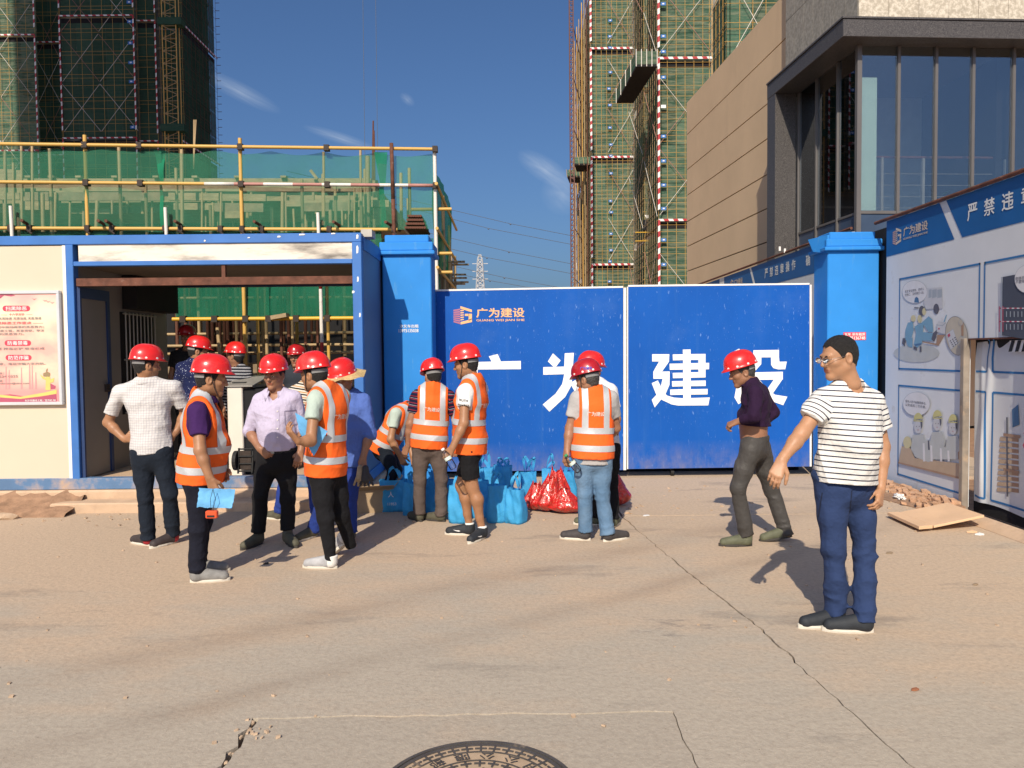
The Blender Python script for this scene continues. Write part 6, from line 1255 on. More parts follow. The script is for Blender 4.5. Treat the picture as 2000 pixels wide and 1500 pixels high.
# ---- shoes: one surface per style, placed by transform
def shoe_surface(L=.275):
    def f(q):
        D = cap(q, (0, -.045, .050), (0, .15, .034), .046, .040); D = np.where(True, smin(D, cap(q, (0, -.05, .05), (0, -.055, .105), .042, .047), .03), D); D = smin(D, cap(q, (0, .01, .072), (0, .10, .045), .030, .028), .03)
        D = np.maximum(D, .014 - q[:, 2]); return np.maximum(D, q[:, 2] - .108)
    return surface(f, (-.06, -.12, 0), (.06, .21, .13), .0065)
SHV, SHF = shoe_surface()
def sole_mesh():
    out = []
    for i in range(28):
        a = 2 * math.pi * i / 28; x, y = math.cos(a), math.sin(a); w = .048 if y > 0 else .042; out.append((x * w * (1 - .12 * max(0, -y)), .052 + y * .150 - .002, 0))
    v = [(x * .90, y, .0) for x, y, z in out] + [(x * .98, y * 1.0, .010 + .004 * max(0, (y - .12) * 8)) for x, y, z in out] + [(x * .95, y, .022 + .006 * max(0, (y - .13) * 8)) for x, y, z in out]; n = 28
    f = [(i, (i + 1) % n, n + (i + 1) % n, n + i) for i in range(n)] + [(n + i, n + (i + 1) % n, 2 * n + (i + 1) % n, 2 * n + i) for i in range(n)] + [tuple(range(n))[::-1], tuple(range(2 * n, 3 * n))]
    return np.array(v), f
SOV, SOF = sole_mesh()
def shoe(root, ankle, yaw, pitch, mat, sole, sc_=.95, heel=None, lace=False, swoosh=None, z0=0.):
    """ankle: point above the heel; yaw like the body; pitch > 0 lifts the heel"""
    y, p_ = R(yaw), R(pitch); f = np.array([math.sin(y), math.cos(y), 0]); x = np.array([f[1], -f[0], 0]); piv = np.array([0, .15, 0])
    def T(v):
        v = np.asarray(v, float) * sc_; d = v - piv * sc_; yy_, zz_ = d[:, 1], d[:, 2]; v2 = np.stack([d[:, 0], yy_ * math.cos(p_) + zz_ * math.sin(p_), -yy_ * math.sin(p_) + zz_ * math.cos(p_)], 1) + piv * sc_
        return np.array([ankle[0], ankle[1], z0]) + v2[:, :1] * x + (v2[:, 1:2] + .048 * sc_) * f + v2[:, 2:] * Z_
    mats = [mat] + ([heel] if heel else []); mi = None
    if heel: cy = SHV[SHF].mean(1)[:, 1]; mi = (cy < -.032).astype(int)
    o = mobj('shoe', T(SHV), SHF, mats, root, mi, True); mobj('sole', T(SOV), SOF, sole, o)
    if lace:
        for k in range(4):
            yk = .045 + k * .02; m = MB(); m.tube(T([(-.026, yk, .079 - k * .0095), (0, yk + .004, .093 - k * .0105), (.026, yk + .006, .079 - k * .0095)]), .0035, 5); m.done('lace', M['lace'], o)
    if swoosh is not None:
        for sx in (-1, 1):
            pts = [(sx * .0485, .03, .045), (sx * .049, .05, .040), (sx * .048, .075, .045), (sx * .0445, .105, .056), (sx * .0485, .068, .052), (sx * .0495, .05, .053)]; m = MB(); m.poly(T(np.array(pts) * (1, 1, 1))); m.done('shoe_mark', swoosh, o)
    return o
# ---- folds
def ridge(x): return 1 - 2 * np.abs(np.sin(x * .5)) ** .75
def folds(q, seed, amp, f1=38., f2=23.):
    r_ = np.random.RandomState(seed); d1, d2, d3 = (vn(r_.normal(0, 1, 3) + (0, 0, .8)) for _ in range(3)); p_ = r_.uniform(0, 6, 4)
    w = 1.7 * np.sin(q @ d2 * 8 + p_[0]) + 1.1 * np.sin(q @ d3 * 13 + p_[1]); m_ = np.clip(.35 + .9 * np.sin(q @ d3 * 9 + p_[1]) * np.sin(q @ d1[::-1] * 7 + p_[2]), 0, 1)
    return -amp * (ridge(q @ d1 * f1 + w + p_[2]) * m_ * 1.1 + ridge(q @ d2 * f2 + w * 1.3 + p_[3]) * (1 - m_) * .8)
def wring(q, a, b, seed, amp, f=75., lo=.0, hi=1.):     # broken ring wrinkles along a limb
    ax = b - a; h = (q - a) @ ax / (ax @ ax); L = np.linalg.norm(ax); r_ = np.random.RandomState(seed + 99); d, d2, d3 = (vn(r_.normal(0, 1, 3)) for _ in range(3)); s = ridge(h * L * f + 2.6 * np.sin(q @ d * 24) + 1.6 * np.sin(q @ d2 * 15 + 1) + r_.uniform(0, 6)) * (.25 + .75 * np.sin(q @ d3 * 19 + h * 5) ** 2)
    w = np.clip((h - lo) / max(1e-3, hi - lo), 0, 1); w = w * w * (3 - 2 * w); near = np.clip(1 - (np.abs(h - .5) - .5) * 8, 0, 1); return -amp * s * w * near
def person(name_lbl, Y0, J, yaw, head, skin='tan', top=None, bottom=None, vest=None, shoes=None, girth=1., sc_=1., hands=None, hair='short', helmet='helmet', strap=True, sleeve=.55, hem=0., seed=1, res=.0085, legs_bare=False, z0=0., face=True, neck_r=.056, belly=0., helm_tilt=0., leg_r=1., tuck=False, bare=False, ground=True, lift=None, collar=None, cuff=True):
    """J: joints as (photo x, photo y, depth offset); everything is turned into metres at once"""
    if ground:                          # slide the figure along the view until its soles meet the ground
        for _ in range(3): zz_ = np.mean([P(*J[k][:2], Y0 + J[k][2])[2] for k in ('aA', 'aB')]); Y0 = H + (Y0 - 0) * 0 + (Y0 * (z0 + .085 * sc_ - H) / (zz_ - H)) - H
    j = {k: P(v[0], v[1], Y0 + v[2]) for k, v in J.items()}
    gp = (j['aA'] + j['aB']) / 2; gp[2] = z0
    root = thing('person', name_lbl, 'person', gp)
    fr_ = np.array([math.sin(R(yaw)), math.cos(R(yaw)), 0.]); g_ = girth * sc_
    shA, shB, nb, pv = j['sA'], j['sB'], j['nb'], j['pv']; sd = vn(shB - shA); ch = (shA + shB) / 2; up = vn(ch - pv); fr_ = vn(fr_ - sd * (fr_ @ sd)); front = vn(np.cross(sd, up)); front = front if front @ fr_ > 0 else -front
    hw = np.linalg.norm(shB - shA) / 2; spine = np.linalg.norm(ch - pv)
    hipA, hipB = j.get('hA', pv - sd * .085 * sc_), j.get('hB', pv + sd * .085 * sc_)
    hp = vn(hipB - hipA); hfront = vn(np.cross(hp, Z_)); hfront = hfront if hfront @ front > 0 else -hfront
    # --- torso primitives
    C1 = ch - up * .09 * sc_ + front * .01; C2 = ch - up * spine * .52 + front * (.012 + belly * .4); C3 = pv + up * .06 * sc_
    def torso(t_):
        cw = max(.10, hw * .80)
        return [cone(C1 - sd * cw * .42, C1 + sd * cw * .42, .108 * g_ + t_, .108 * g_ + t_, front, .92, k=.05), cone(C1, C2, .150 * g_ + t_, .142 * g_ + t_, front, .74, k=.06), cone(C2, C3, .142 * g_ + t_, .150 * g_ + t_, front, .76, k=.06),
                cone(C2 + front * (.045 + belly), C3 + front * (.03 + belly * .8), (.095 + belly * .5) * g_ + t_, (.09 + belly * .4) * g_ + t_, k=.06),
                cone(nb, shA + sd * .03, .052 * sc_ + t_, .056 * sc_ + t_, k=.05), cone(nb, shB - sd * .03, .052 * sc_ + t_, .056 * sc_ + t_, k=.05), cone(nb - up * .06, C1, .075 * sc_ + t_, .10 * sc_ + t_, front, .8, k=.05)]
    # --- body surface: hidden trunk coarse, arms and hands fine, head fine
    bp = []
    tr_ = [cone(hipA, j['kA'], .072 * g_, .05 * sc_), cone(hipB, j['kB'], .072 * g_, .05 * sc_), cone(j['kA'], j['aA'], .046 * sc_, .034 * sc_), cone(j['kB'], j['aB'], .046 * sc_, .034 * sc_)]
    sm = torso(-.02 if not bare else -.006) + ([] if legs_bare else tr_)
    allp = np.array([ch, pv, hipA, hipB, j['kA'], j['kB'], j['aA'], j['aB'], shA, shB, nb])
    V, F = surface(lambda q: union(sm, q), allp.min(0) - .2, allp.max(0) + .2, .03 if not bare else .014, 2 if not bare else 4); bp.append((V, F, None))
    armsets = {}
    for s_ in 'AB':
        S0, E0, W0 = j['s' + s_], j['e' + s_], j['w' + s_]; hv = hands.get(s_) if hands else None
        fa = vn(W0 - E0)
        if hv is None: d_, pal, curl = fa, -sd if s_ == 'B' else sd, .35
        else:
            d_ = vn(P(hv[0], hv[1], Y0 + hv[2]) - W0); pal, curl = np.asarray(hv[3], float), hv[4]
        out_ = sd if s_ == 'B' else -sd
        tside = 1 if (np.cross(vn(d_), vn(pal - d_ * (pal @ d_) + 1e-6)) @ (front + .01)) > 0 else -1
        ap = [cone(S0 * .82 + E0 * .18 - (sd if s_ == 'B' else -sd) * .012, E0, (.043 if sleeve <= 1.5 else .036) * g_, (.041 if sleeve <= 1.5 else .034) * sc_, k=.02), cone(E0, E0 + (W0 - E0) * .35, (.042 if sleeve <= 1.5 else .034) * sc_, (.040 if sleeve <= 1.5 else .034) * sc_, k=.02), cone(E0 + (W0 - E0) * .35, W0, (.040 if sleeve <= 1.5 else .034) * sc_, .0265 * sc_, k=.02), cone(W0 - fa * .02, W0 + d_ * .025, .026 * sc_, .022 * sc_, np.asarray(pal) + 1e-3, .8, k=.015)] + hand_prims(W0 + d_ * .008, d_, pal, curl, sc_, tside)
        armsets[s_] = (S0, E0, W0, d_)
        pts = np.array([S0, E0, W0, W0 + d_ * .2]);
        V, F = surface(lambda q: union(ap, q), pts.min(0) - .07, pts.max(0) + .07, .0052); bp.append((V, F, None))
    if legs_bare:
        for s_ in 'AB':
            H0, K0, A0 = j['h' + s_], j['k' + s_], j['a' + s_]; cf = -fr_ * .018; lp_ = [cone(H0, K0, .085 * sc_, .056 * sc_, k=.03), cone(K0 + fr_ * .006, K0 + (A0 - K0) * .06 + fr_ * .008, .052 * sc_, .048 * sc_, k=.02), cone(K0, K0 + (A0 - K0) * .3 + cf, .048 * sc_, .056 * sc_, k=.03), cone(K0 + (A0 - K0) * .3 + cf, K0 + (A0 - K0) * .72, .055 * sc_, .036 * sc_, k=.03), cone(K0 + (A0 - K0) * .72, A0, .036 * sc_, .033 * sc_, k=.02)]
            pts = np.array([H0, K0, A0]); V, F = surface(lambda q: union(lp_, q), pts.min(0) - .1, pts.max(0) + .1, .0075); bp.append((V, F, None))
    hd = Head(P(head[0], head[1], Y0 + head[2]), head[3], head[4], head[5] if len(head) > 5 else 0, sc_ * (head[6] if len(head) > 6 else 1.0))
    head_build(root, bp, hd, SK[skin], hair, helmet, strap, neck=(nb, neck_r * sc_), helm_tilt=helm_tilt, face=face)
    Vs, Fs_, n0, lip = [], [], 0, []
    for V, F, h_ in bp:
        Vs.append(V); Fs_.append(F + n0); n0 += len(V)
        if h_ is None: lip.append(np.zeros(len(V)))
        else: L = h_.loc(V); lip.append(np.clip(1.6 - (np.sqrt((L[:, 0] / .024) ** 2 + ((L[:, 2] + .0625) / .0125) ** 2)) * 1.2, 0, 1) * (L[:, 1] > .075))
    body = cmesh('body', np.concatenate(Vs), np.concatenate(Fs_), SK[skin], root, {'lip': np.concatenate(lip)})
    # --- trousers
    waist = pv + up * (.075 if lift is None else lift) * sc_
    if bottom:
        lr = leg_r * sc_
        tp = [cone(hipA * .5 + hipB * .5 + up * .10 * sc_, pv - up * .02, .142 * g_, .150 * g_, hfront, .80, k=.05)]
        segs = []
        for s_ in 'AB':
            H0, K0, A0 = j['h' + s_] if 'h' + s_ in j else (hipA if s_ == 'A' else hipB), j['k' + s_], j['a' + s_]
            tp.append(cone(H0 - hfront * .012, H0 * .45 + K0 * .55, .098 * lr * girth, .080 * lr, k=.045)); end = 0 if bottom.get('short') else None
            if bottom.get('short'): tp.append(cone(H0 * .45 + K0 * .55, H0 * (1 - bottom['short']) + K0 * bottom['short'], .083 * lr, .083 * lr, k=.03, end=0.))
            else:
                tp.append(cone(H0 * .45 + K0 * .55, K0, .080 * lr, .066 * lr, k=.03)); tp.append(cone(K0, A0 - Z_ * bottom.get('drop', .02), .066 * lr, bottom.get('cuff', .060) * lr, k=.03, end=0.))
                segs.append((H0, K0, A0))
        sgn = seed * 7
        def ft(q):
            D = union(tp, q)
            D = D + folds(q, sgn, .0048 * bottom.get('fold', 1)) + folds(q, sgn + 40, .0022 * bottom.get('fold', 1), 75, 52)
            for i, (H0, K0, A0) in enumerate(segs):
                D = D + wring(q, K0, A0, sgn + i, .0065 * bottom.get('fold', 1), 66, .45, 1.) * (q[:, 2] < K0[2]) * ((np.linalg.norm(np.cross(q - K0, vn(A0 - K0)), axis=1)) < .1) + wring(q, H0 * .3 + K0 * .7, K0 * .8 + A0 * .2, sgn + 5 + i, .0045 * bottom.get('fold', 1), 52)* ((np.linalg.norm(np.cross(q - K0, vn(A0 - K0)), axis=1)) < .1)
            return np.maximum(D, (q - waist) @ up)
        pts = np.array([pv, waist, hipA, hipB, j['kA'], j['kB'], j['aA'], j['aB']]); V, F = surface(ft, pts.min(0) - .19, pts.max(0) + .19, res)
        tro = cmesh('shorts' if bottom.get('short') else 'trousers', V, F, bottom['mat'], root)
        if bottom.get('belt'):
            m = MB(); n = 28; vv = []
            for k in range(n):
                a = 2 * math.pi * k / n; e = vn(np.cross(up, hfront)); dirv = e * math.cos(a) + hfront * math.sin(a); h_ = BV_first(V, F, waist - up * .02 + dirv * .4, -dirv)
                p_ = (h_ if h_ is not None else waist + dirv * .15) + dirv * .003; vv += [p_ + up * .019, p_ - up * .019]
            m.add(vv, [(2 * k, 2 * k + 1, (2 * k + 3) % (2 * n), (2 * k + 2) % (2 * n)) for k in range(n)]); m.done('belt', M['black'], root)
            m = MB(); q = BV_first(V, F, waist - up * .02 + hfront * .4, -hfront)
            if q is not None: m.ob(q + hfront * .006, vn(np.cross(up, hfront)) * .022, up * .02, hfront * .003); m.done('buckle', M['steelgrey'], root)
    # --- shirt
    if top:
        tt = top.get('t', .011); tp2 = torso(tt); sl = []
        hemp = pv - up * (hem + .02) if not tuck else pv + up * .05
        for s_ in 'AB':
            S0, E0, W0, d_ = armsets[s_]; sr = top.get('sr', .062) * g_
            s_ax = S0 - (sd if s_ == 'B' else -sd) * .008
            if sleeve <= 1: sl.append(cone(s_ax, S0 * (1 - sleeve) + E0 * sleeve, sr, sr * top.get('flare', 1.0), k=.035, end=0., tag_=1))
            else:
                sl.append(cone(s_ax, E0, sr, sr * .86, k=.035)); fr2 = sleeve - 1; sl.append(cone(E0, E0 * (1 - fr2) + W0 * fr2, sr * .86, sr * top.get('cuffr', .72), k=.02, end=0.))
        hw_ = top.get('hemw', .004)
        if not tuck: tp2.append(cone(C3, pv - up * (hem + .1), .150 * g_ + tt + hw_, .158 * g_ + tt + hw_, front, .80, k=.05))
        if belly and not tuck: tp2.append(cone(C3 + front * (.03 + belly * .8), pv - up * (hem + .05) + front * (.02 + belly * .6), (.09 + belly * .4) * g_ + tt, (.085 + belly * .35) * g_ + tt, k=.06))
        def fs_(q):
            D = union(tp2, q); S_ = None
            for p_ in sl: d = cone_d(p_, q); D = smin(D, d, p_.k)
            D = D + folds(q, seed * 3 + 1, top.get('amp', .0055)) + folds(q, seed * 3 + 2, .0024, 80, 60)
            D = np.maximum(D, (hemp - q) @ up) if np.isscalar(hemp) is False else D
            for p_ in sl:
                if p_.end is not None:      # keep the torso blend from running past the sleeve end
                    pass
            D = np.maximum(D, -cone_d(cone(nb - up * .012 + front * top.get('neckf', .022), nb + up * .25 + front * .0, top.get('neckr', .060) * sc_, .075), q))
            if top.get('vneck'): D = np.maximum(D, -cone_d(cone(nb - up * .12 + front * .16, nb + up * .05 + front * .05, .016, .07), q))
            return D
        pts = np.array([ch, pv - up * (hem + .05), shA, shB] + [armsets[s_][1] for s_ in 'AB'] + ([armsets[s_][2] for s_ in 'AB'] if sleeve > 1 else [])); V, F = surface(fs_, pts.min(0) - .2, pts.max(0) + .2, res * .9)
        st = (V - pv) @ up
        for s_ in 'AB':
            S0, E0, W0, d_ = armsets[s_]; ax = vn(E0 - S0); h = (V - S0) @ ax; dist = np.linalg.norm((V - S0) - np.outer(np.clip(h, -.03, 9), ax), axis=1); o_ = (sd if s_ == 'B' else -sd); isarm = (dist < .085 * g_) & (h > .02) & (((V - ch) @ o_) > hw * .90)
            st = np.where(isarm, (S0 - pv) @ up - h, st)
        shirt = cmesh('shirt', V, F, top['mat'], root, {'st': st})
        if collar:
            m = MB(); n = 22; vv = []
            for k in range(n + 1):
                a = 2 * math.pi * (k / n) * (1 if not top.get('vneck') else .82) + (0 if not top.get('vneck') else .18 * math.pi); e = vn(np.cross(up, front)); dv = e * math.sin(a) + front * math.cos(a)
                tip_ = .018 * (k in (0, n)) if top.get('vneck') else 0; base = nb - up * (.006 + .020 * max(0, math.cos(a))) + front * (.006 + .02 * max(0, math.cos(a))) + dv * .062 * sc_; vv += [base + up * .03, base + dv * (.028 + .016 * bool(top.get('vneck'))) - up * (.016 + .018 * bool(top.get('vneck'))) - up * tip_, base + dv * (.024 + .014 * bool(top.get('vneck'))) - up * (.022 + .02 * bool(top.get('vneck'))) - up * tip_]
            m.add(vv, [(3 * k + i, 3 * k + 3 + i, 3 * k + 4 + i, 3 * k + 1 + i) for k in range(n) for i in range(2)]); m.done('collar', collar, root, smooth=True)
    # --- vest
    vo = None
    if vest:
        tv = .026; tp3 = torso(tv); vh = pv - up * vest.get('hem', .05); tp3.append(cone(C3, vh - up * .06, .150 * g_ + tv + .008, (.165 + vest.get('flare', 0)) * g_ + tv, front, .82, k=.05))
        if belly: tp3.append(cone(C3 + front * (.03 + belly * .8), vh - up * .03 + front * (.03 + belly * .8), (.09 + belly * .4) * g_ + tv, (.09 + belly * .4) * g_ + tv, k=.06))
        lim = hw * vest.get('w', .86)
        def fv(q, ex=0.):
            D = union(tp3, q) + folds(q, seed * 5 + 3, .0062) + folds(q, seed * 5 + 4, .0026, 70, 50)
            u_ = np.abs((q - ch) @ sd); z_ = (q - ch) @ up; lm = lim + np.clip(-z_ - .16, 0, .2) * .9
            D = np.maximum(D, u_ - lm); D = np.maximum(D, (vh - q) @ up)
            D = np.maximum(D, -cone_d(cone(nb - up * .02 + front * .03, nb + up * .3 + front * .02, .074 * sc_, .1), q)); D = np.maximum(D, -cone_d(cone(ch - up * .16 + front * .24, nb + up * .03 + front * .09, .03, .075), q))
            return D
        pts = np.array([ch, vh, shA, shB, nb]); V, F = surface(fv, pts.min(0) - .22, pts.max(0) + .22, res * .9)
        vo = cmesh('vest', V, F, M['vest'], root); bvh = BVHTree.FromPolygons([tuple(x) for x in V], [tuple(x) for x in F])
        # reflective tapes: exact bands cut out of the vest surface, a little proud of it
        me = vo.data; off_ = np.array(wloc(root))
        def tape(planes, keep=None):
            bm = bmesh.new(); bm.from_mesh(me)
            for co, no in planes:
                bmesh.ops.bisect_plane(bm, geom=list(bm.verts) + list(bm.edges) + list(bm.faces), plane_co=Vector(tuple(co - off_)), plane_no=Vector(tuple(no)), clear_outer=True)
            if keep is not None: bmesh.ops.delete(bm, geom=[f_ for f_ in bm.faces if not keep(np.array(f_.calc_center_median()) + off_)], context='FACES')
            bm.normal_update()
            mvs = [np.array(v_.co + v_.normal * .0032) + off_ for v_ in bm.verts]; bm.verts.index_update(); fs2 = [tuple(v_.index for v_ in f_.verts) for f_ in bm.faces]; bm.free()
            if fs2: mobj('reflective_tape', mvs, fs2, M['tape'], root, smooth=True)
        H_ = (ch - vh) @ up; b1, b2 = vest.get('bands', (.52, .22)); wb = .026
        for b_ in (b1, b2): c_ = vh + up * H_ * b_; tape([(c_ + up * wb, up), (c_ - up * wb, -up)])
        vx = lim * vest.get('vx', .66); cb = vh + up * (H_ * b1 + wb)
        for s_ in (-1, 1): c_ = ch + sd * s_ * vx; tape([(c_ + sd * wb, sd), (c_ - sd * wb, -sd), (cb, -up)], (None if vest.get('both', True) else None))
        if vest.get('text', True):
            bk = -front; e = vn(np.cross(up, bk)); text_on('lettering', '广为建设', ch - up * .13 * sc_ + bk * .1, e, up, M['vtext'], root, w=lim * 1.12, weight=.02, bvh=bvh, lift=.004)
    # --- shoes
    if shoes:
        for s_ in 'AB':
            k = shoes[s_]; shoe(root, j['a' + s_], k[0], k[1] if len(k) > 1 else 0, shoes['mat'], shoes.get('sole', M['sole']), shoes.get('sc', .95) * sc_, shoes.get('heel'), shoes.get('lace', False), shoes.get('mark'), z0)
            if shoes.get('sock') is not None:
                a = j['a' + s_]; m = MB(); m.tube([np.array([a[0], a[1], z0 + .06]), np.array([a[0], a[1], z0 + .08 + shoes.get('sockh', .04)])], [.044 * sc_, .040 * sc_], 14); m.done('sock', shoes['sock'], root, smooth=True)
    return dict(Y0=Y0, root=root, j=j, head=hd, vest=vo, arms=armsets, front=front, up=up, sd=sd, ch=ch)
def BV_first(V, F, o, d):
    key = id(V)
    if getattr(BV_first, 'k', None) != key: BV_first.k = key; BV_first.b = BVHTree.FromPolygons([tuple(x) for x in V], [tuple(x) for x in F])
    h = BV_first.b.ray_cast(Vector(tuple(o)), Vector(tuple(d)), 2); return np.array(h[0]) if h[0] is not None else None
# ================================================================== THE PEOPLE
K = {}
def cm(name, *a, **k):
    if name not in K: K[name] = cloth_mat(name, *a, **k)
    return K[name]
blackT = cm('black trousers', (.012, .012, .014), fold=.5); navyT = cm('dark navy jeans', (.013, .018, .028), fold=.5); greyT = cm('grey brown trousers', (.105, .08, .07), fold=.5); jeansT = cm('worn blue jeans', (.10, .18, .29), .15, wear=(.20, .29, .40), fold=.5)
suitT = cm('dark grey suit trousers', (.062, .058, .055), .06, .5, fold=.5); blueT = cm('blue work trousers', (.022, .045, .22), fold=.5); manT = cm('navy chino trousers', (.026, .045, .115), .08, fold=.45)
sockg = flat('grey sock', (.10, .10, .09)); sockw = flat('white sock', (.7, .7, .68))
shk = lambda n, c: mk(n, c, .7, .2, 20, .15, 120)
S_dark = shk('dark brown grey shoe', (.045, .035, .035)); S_red = shk('red heel leather', (.34, .02, .03)); S_grey = shk('grey suede shoe', (.22, .215, .205)); S_lgrey = shk('light grey knit shoe', (.36, .36, .37)); S_olive = shk('olive canvas shoe', (.085, .08, .055)); S_blk = shk('black slip on shoe', (.02, .024, .03)); S_can = shk('dark canvas shoe', (.05, .045, .045)); S_camo = shk('camouflage canvas shoe', (.10, .105, .065))
S_wht = flat('white shoe mark', (.75, .75, .75))
# 1 checked shirt, hands on hips, seen from behind
person('person in a white checked short sleeve shirt seen from behind, hands on hips', 6.62, dict(sA=(231, 768, .0), sB=(343, 757, .05), eA=(211, 825, .02), eB=(362, 806, .16), wA=(243, 858, -.03), wB=(345, 843, .10), nb=(283, 744, .0), pv=(297, 884, 0), kA=(284, 972, -.03), kB=(331, 966, -.02), aA=(290, 1048, -.02), aB=(338, 1040, .05)),
       8, (287, 714, .0, 48, -4), 'tan', dict(mat=cm('white check shirt', (.60, .585, .57), .04, check=(.022, (.40, .39, .42)), fold=.5), amp=.006, neckr=.06), dict(mat=navyT, cuff=.064), None,
       dict(A=(-62,), B=(-150,), mat=S_dark, heel=S_red), 1.02, hands=dict(A=(272, 853, -.07, (.2, 1, 0), .18), B=(330, 850, .05, (-.2, 1, 0), .3)), sleeve=.72, hem=-.01, seed=1, collar=cm('white check shirt', ()), strap=False)
# 2 navy dotted shirt behind
person('person in a navy dotted shirt half hidden in the passage behind the checked shirt man', 8.62, dict(sA=(352, 718, 0), sB=(412, 716, .04), eA=(345, 765, .02), eB=(421, 765, 0), wA=(356, 805, -.1), wB=(414, 805, -.1), nb=(382, 706, 0), pv=(384, 800, 0), kA=(374, 862, -.03), kB=(396, 862, .0), aA=(374, 918, .0), aB=(398, 918, .02)),
       20, (387, 687, 0, 65, -10), 'tan', dict(mat=cm('navy dotted shirt', (.012, .017, .06), .05, dots=(45, (.35, .38, .48)))), dict(mat=navyT), None, dict(A=(0,), B=(10,), mat=S_dark), .95, sc_=.95, ground=False, res=.011, seed=2, z0=.29, strap=False)
# 3 purple polo, vest, profile to the right
q3 = person('person in an orange vest over a purple polo facing right, blue papers in hand', 5.58, dict(sA=(385, 806, -.19), sB=(402, 800, .17), eA=(391, 880, -.26), eB=(420, 868, .20), wA=(409, 932, -.27), wB=(432, 912, .1), nb=(396, 773, -.01), pv=(390, 925, 0), hA=(388, 930, -.09), hB=(392, 926, .09), kA=(387, 1028, -.08), kB=(396, 1020, .12), aA=(384, 1114, -.09), aB=(386, 1098, .14)),
       78, (413, 741, -.01, 72, -8), 'tan', dict(mat=cm('dark purple polo shirt', (.045, .016, .085))), dict(mat=cm('navy work trousers', (.012, .013, .022), fold=.5), cuff=.062), dict(hem=.055, w=.80, text=False, bands=(.48, .20), flare=.01),
       dict(A=(80,), B=(75,), mat=S_grey, lace=True), 1.06, hands=dict(A=(418, 958, -.27, (.1, 1, .1), .75)), sleeve=.62, seed=3, belly=.018, collar=cm('dark purple polo shirt', ()), helm_tilt=4)
# 4 striped shirt in the shade
person('person in a dark striped shirt standing in the shaded passage looking left', 9.0, dict(sA=(437, 724, .0), sB=(484, 726, 0), eA=(430, 764, 0), eB=(489, 766, 0), wA=(437, 800, -.1), wB=(480, 800, -.1), nb=(461, 714, 0), pv=(460, 800, 0), kA=(452, 858, 0), kB=(470, 858, 0), aA=(451, 908, 0), aB=(471, 908, 0)),
       200, (460, 696, 0, -70, 4), 'brown', dict(mat=cm('dark striped shirt', (.03, .032, .04), .05, stripe=[(.035, 0, .0055, (.4, .4, .42))])), dict(mat=blackT), None, dict(A=(180,), B=(180,), mat=S_dark), .95, sc_=.92, ground=False, res=.011, seed=4, z0=.29, strap=False)
# 5 and 6 far shaded people
person('person in dark clothes under a dim red helmet at the back of the passage', 10.2, dict(sA=(340, 694, .0), sB=(390, 694, 0), eA=(335, 735, 0), eB=(395, 735, 0), wA=(340, 770, -.1), wB=(392, 770, -.1), nb=(366, 682, 0), pv=(365, 770, 0), kA=(357, 825, 0), kB=(374, 825, 0), aA=(357, 880, 0), aB=(374, 880, 0)),
       180, (366, 661, 0, 175, 0), 'brown', dict(mat=cm('charcoal shirt', (.02, .02, .022))), dict(mat=blackT), None, dict(A=(180,), B=(180,), mat=S_dark), .95, sc_=.98, ground=False, res=.011, seed=5, z0=.29, strap=False, helmet='helmet2')
person('person in dark clothes in the shaded passage behind the lavender shirt man', 9.3, dict(sA=(557, 727, .0), sB=(604, 727, 0), eA=(552, 766, 0), eB=(608, 766, 0), wA=(556, 800, -.1), wB=(603, 800, -.1), nb=(580, 717, 0), pv=(580, 800, 0), kA=(571, 856, 0), kB=(588, 856, 0), aA=(571, 904, 0), aB=(588, 904, 0)),
       185, (580, 699, 0, 190, 0), 'brown', dict(mat=cm('slate shirt', (.03, .035, .045))), dict(mat=blackT), None, dict(A=(180,), B=(180,), mat=S_dark), .93, sc_=.92, ground=False, res=.011, seed=6, z0=.29, strap=False, helmet='helmet2')
# 7 lavender shirt, facing the camera
q7 = person('person in a lavender shirt and black trousers facing the camera', 6.42, dict(sA=(505, 782, .02), sB=(577, 778, .0), eA=(487, 842, .04), eB=(592, 838, .05), wA=(507, 876, -.10), wB=(588, 880, -.04), nb=(540, 766, .0), pv=(541, 890, 0), kA=(508, 970, -.03), kB=(563, 974, .02), aA=(505, 1046, -.0), aB=(562, 1040, .03)),
       172, (535, 733, -.02, 188, -6), 'brown', dict(mat=cm('lavender shirt', (.50, .455, .60), .05, fold=.6), amp=.007, vneck=True, sr=.066, cuffr=.8), dict(mat=blackT, belt=True, cuff=.066, drop=-.03), None,
       dict(A=(200, 0), B=(145, 0), mat=S_olive, sole=M['solek'], sock=sockg, sockh=.07), 1.04, hands=dict(A=(527, 894, -.13, (.3, 1, .2), .55), B=(581, 908, -.08, (-.3, 1, 0), .4)), sleeve=1.10, tuck=True, seed=7, collar=cm('lavender shirt', ()), helm_tilt=0, strap=False)
# 8 striped back, head hidden
person('person in a tan, white and black striped shirt mostly hidden behind the mint sleeved worker', 7.45, dict(sA=(571, 766, .0), sB=(640, 762, .05), eA=(566, 812, .05), eB=(655, 812, .05), wA=(570, 850, -.1), wB=(650, 850, -.1), nb=(606, 745, 0), pv=(590, 868, 0), kA=(556, 935, 0), kB=(612, 935, .05), aA=(545, 998, 0), aB=(616, 998, .05)),
       10, (612, 722, 0, -20, -10), 'tan', dict(mat=cm('tan white black striped shirt', (.62, .58, .50), .05, stripe=[(.05, 0, .007, (.02, .02, .02)), (.05, .022, .006, (.45, .26, .12))])), dict(mat=blueT), None, dict(A=(-60,), B=(30,), mat=S_olive), 1.0, sc_=.96, res=.011, seed=8, strap=False)
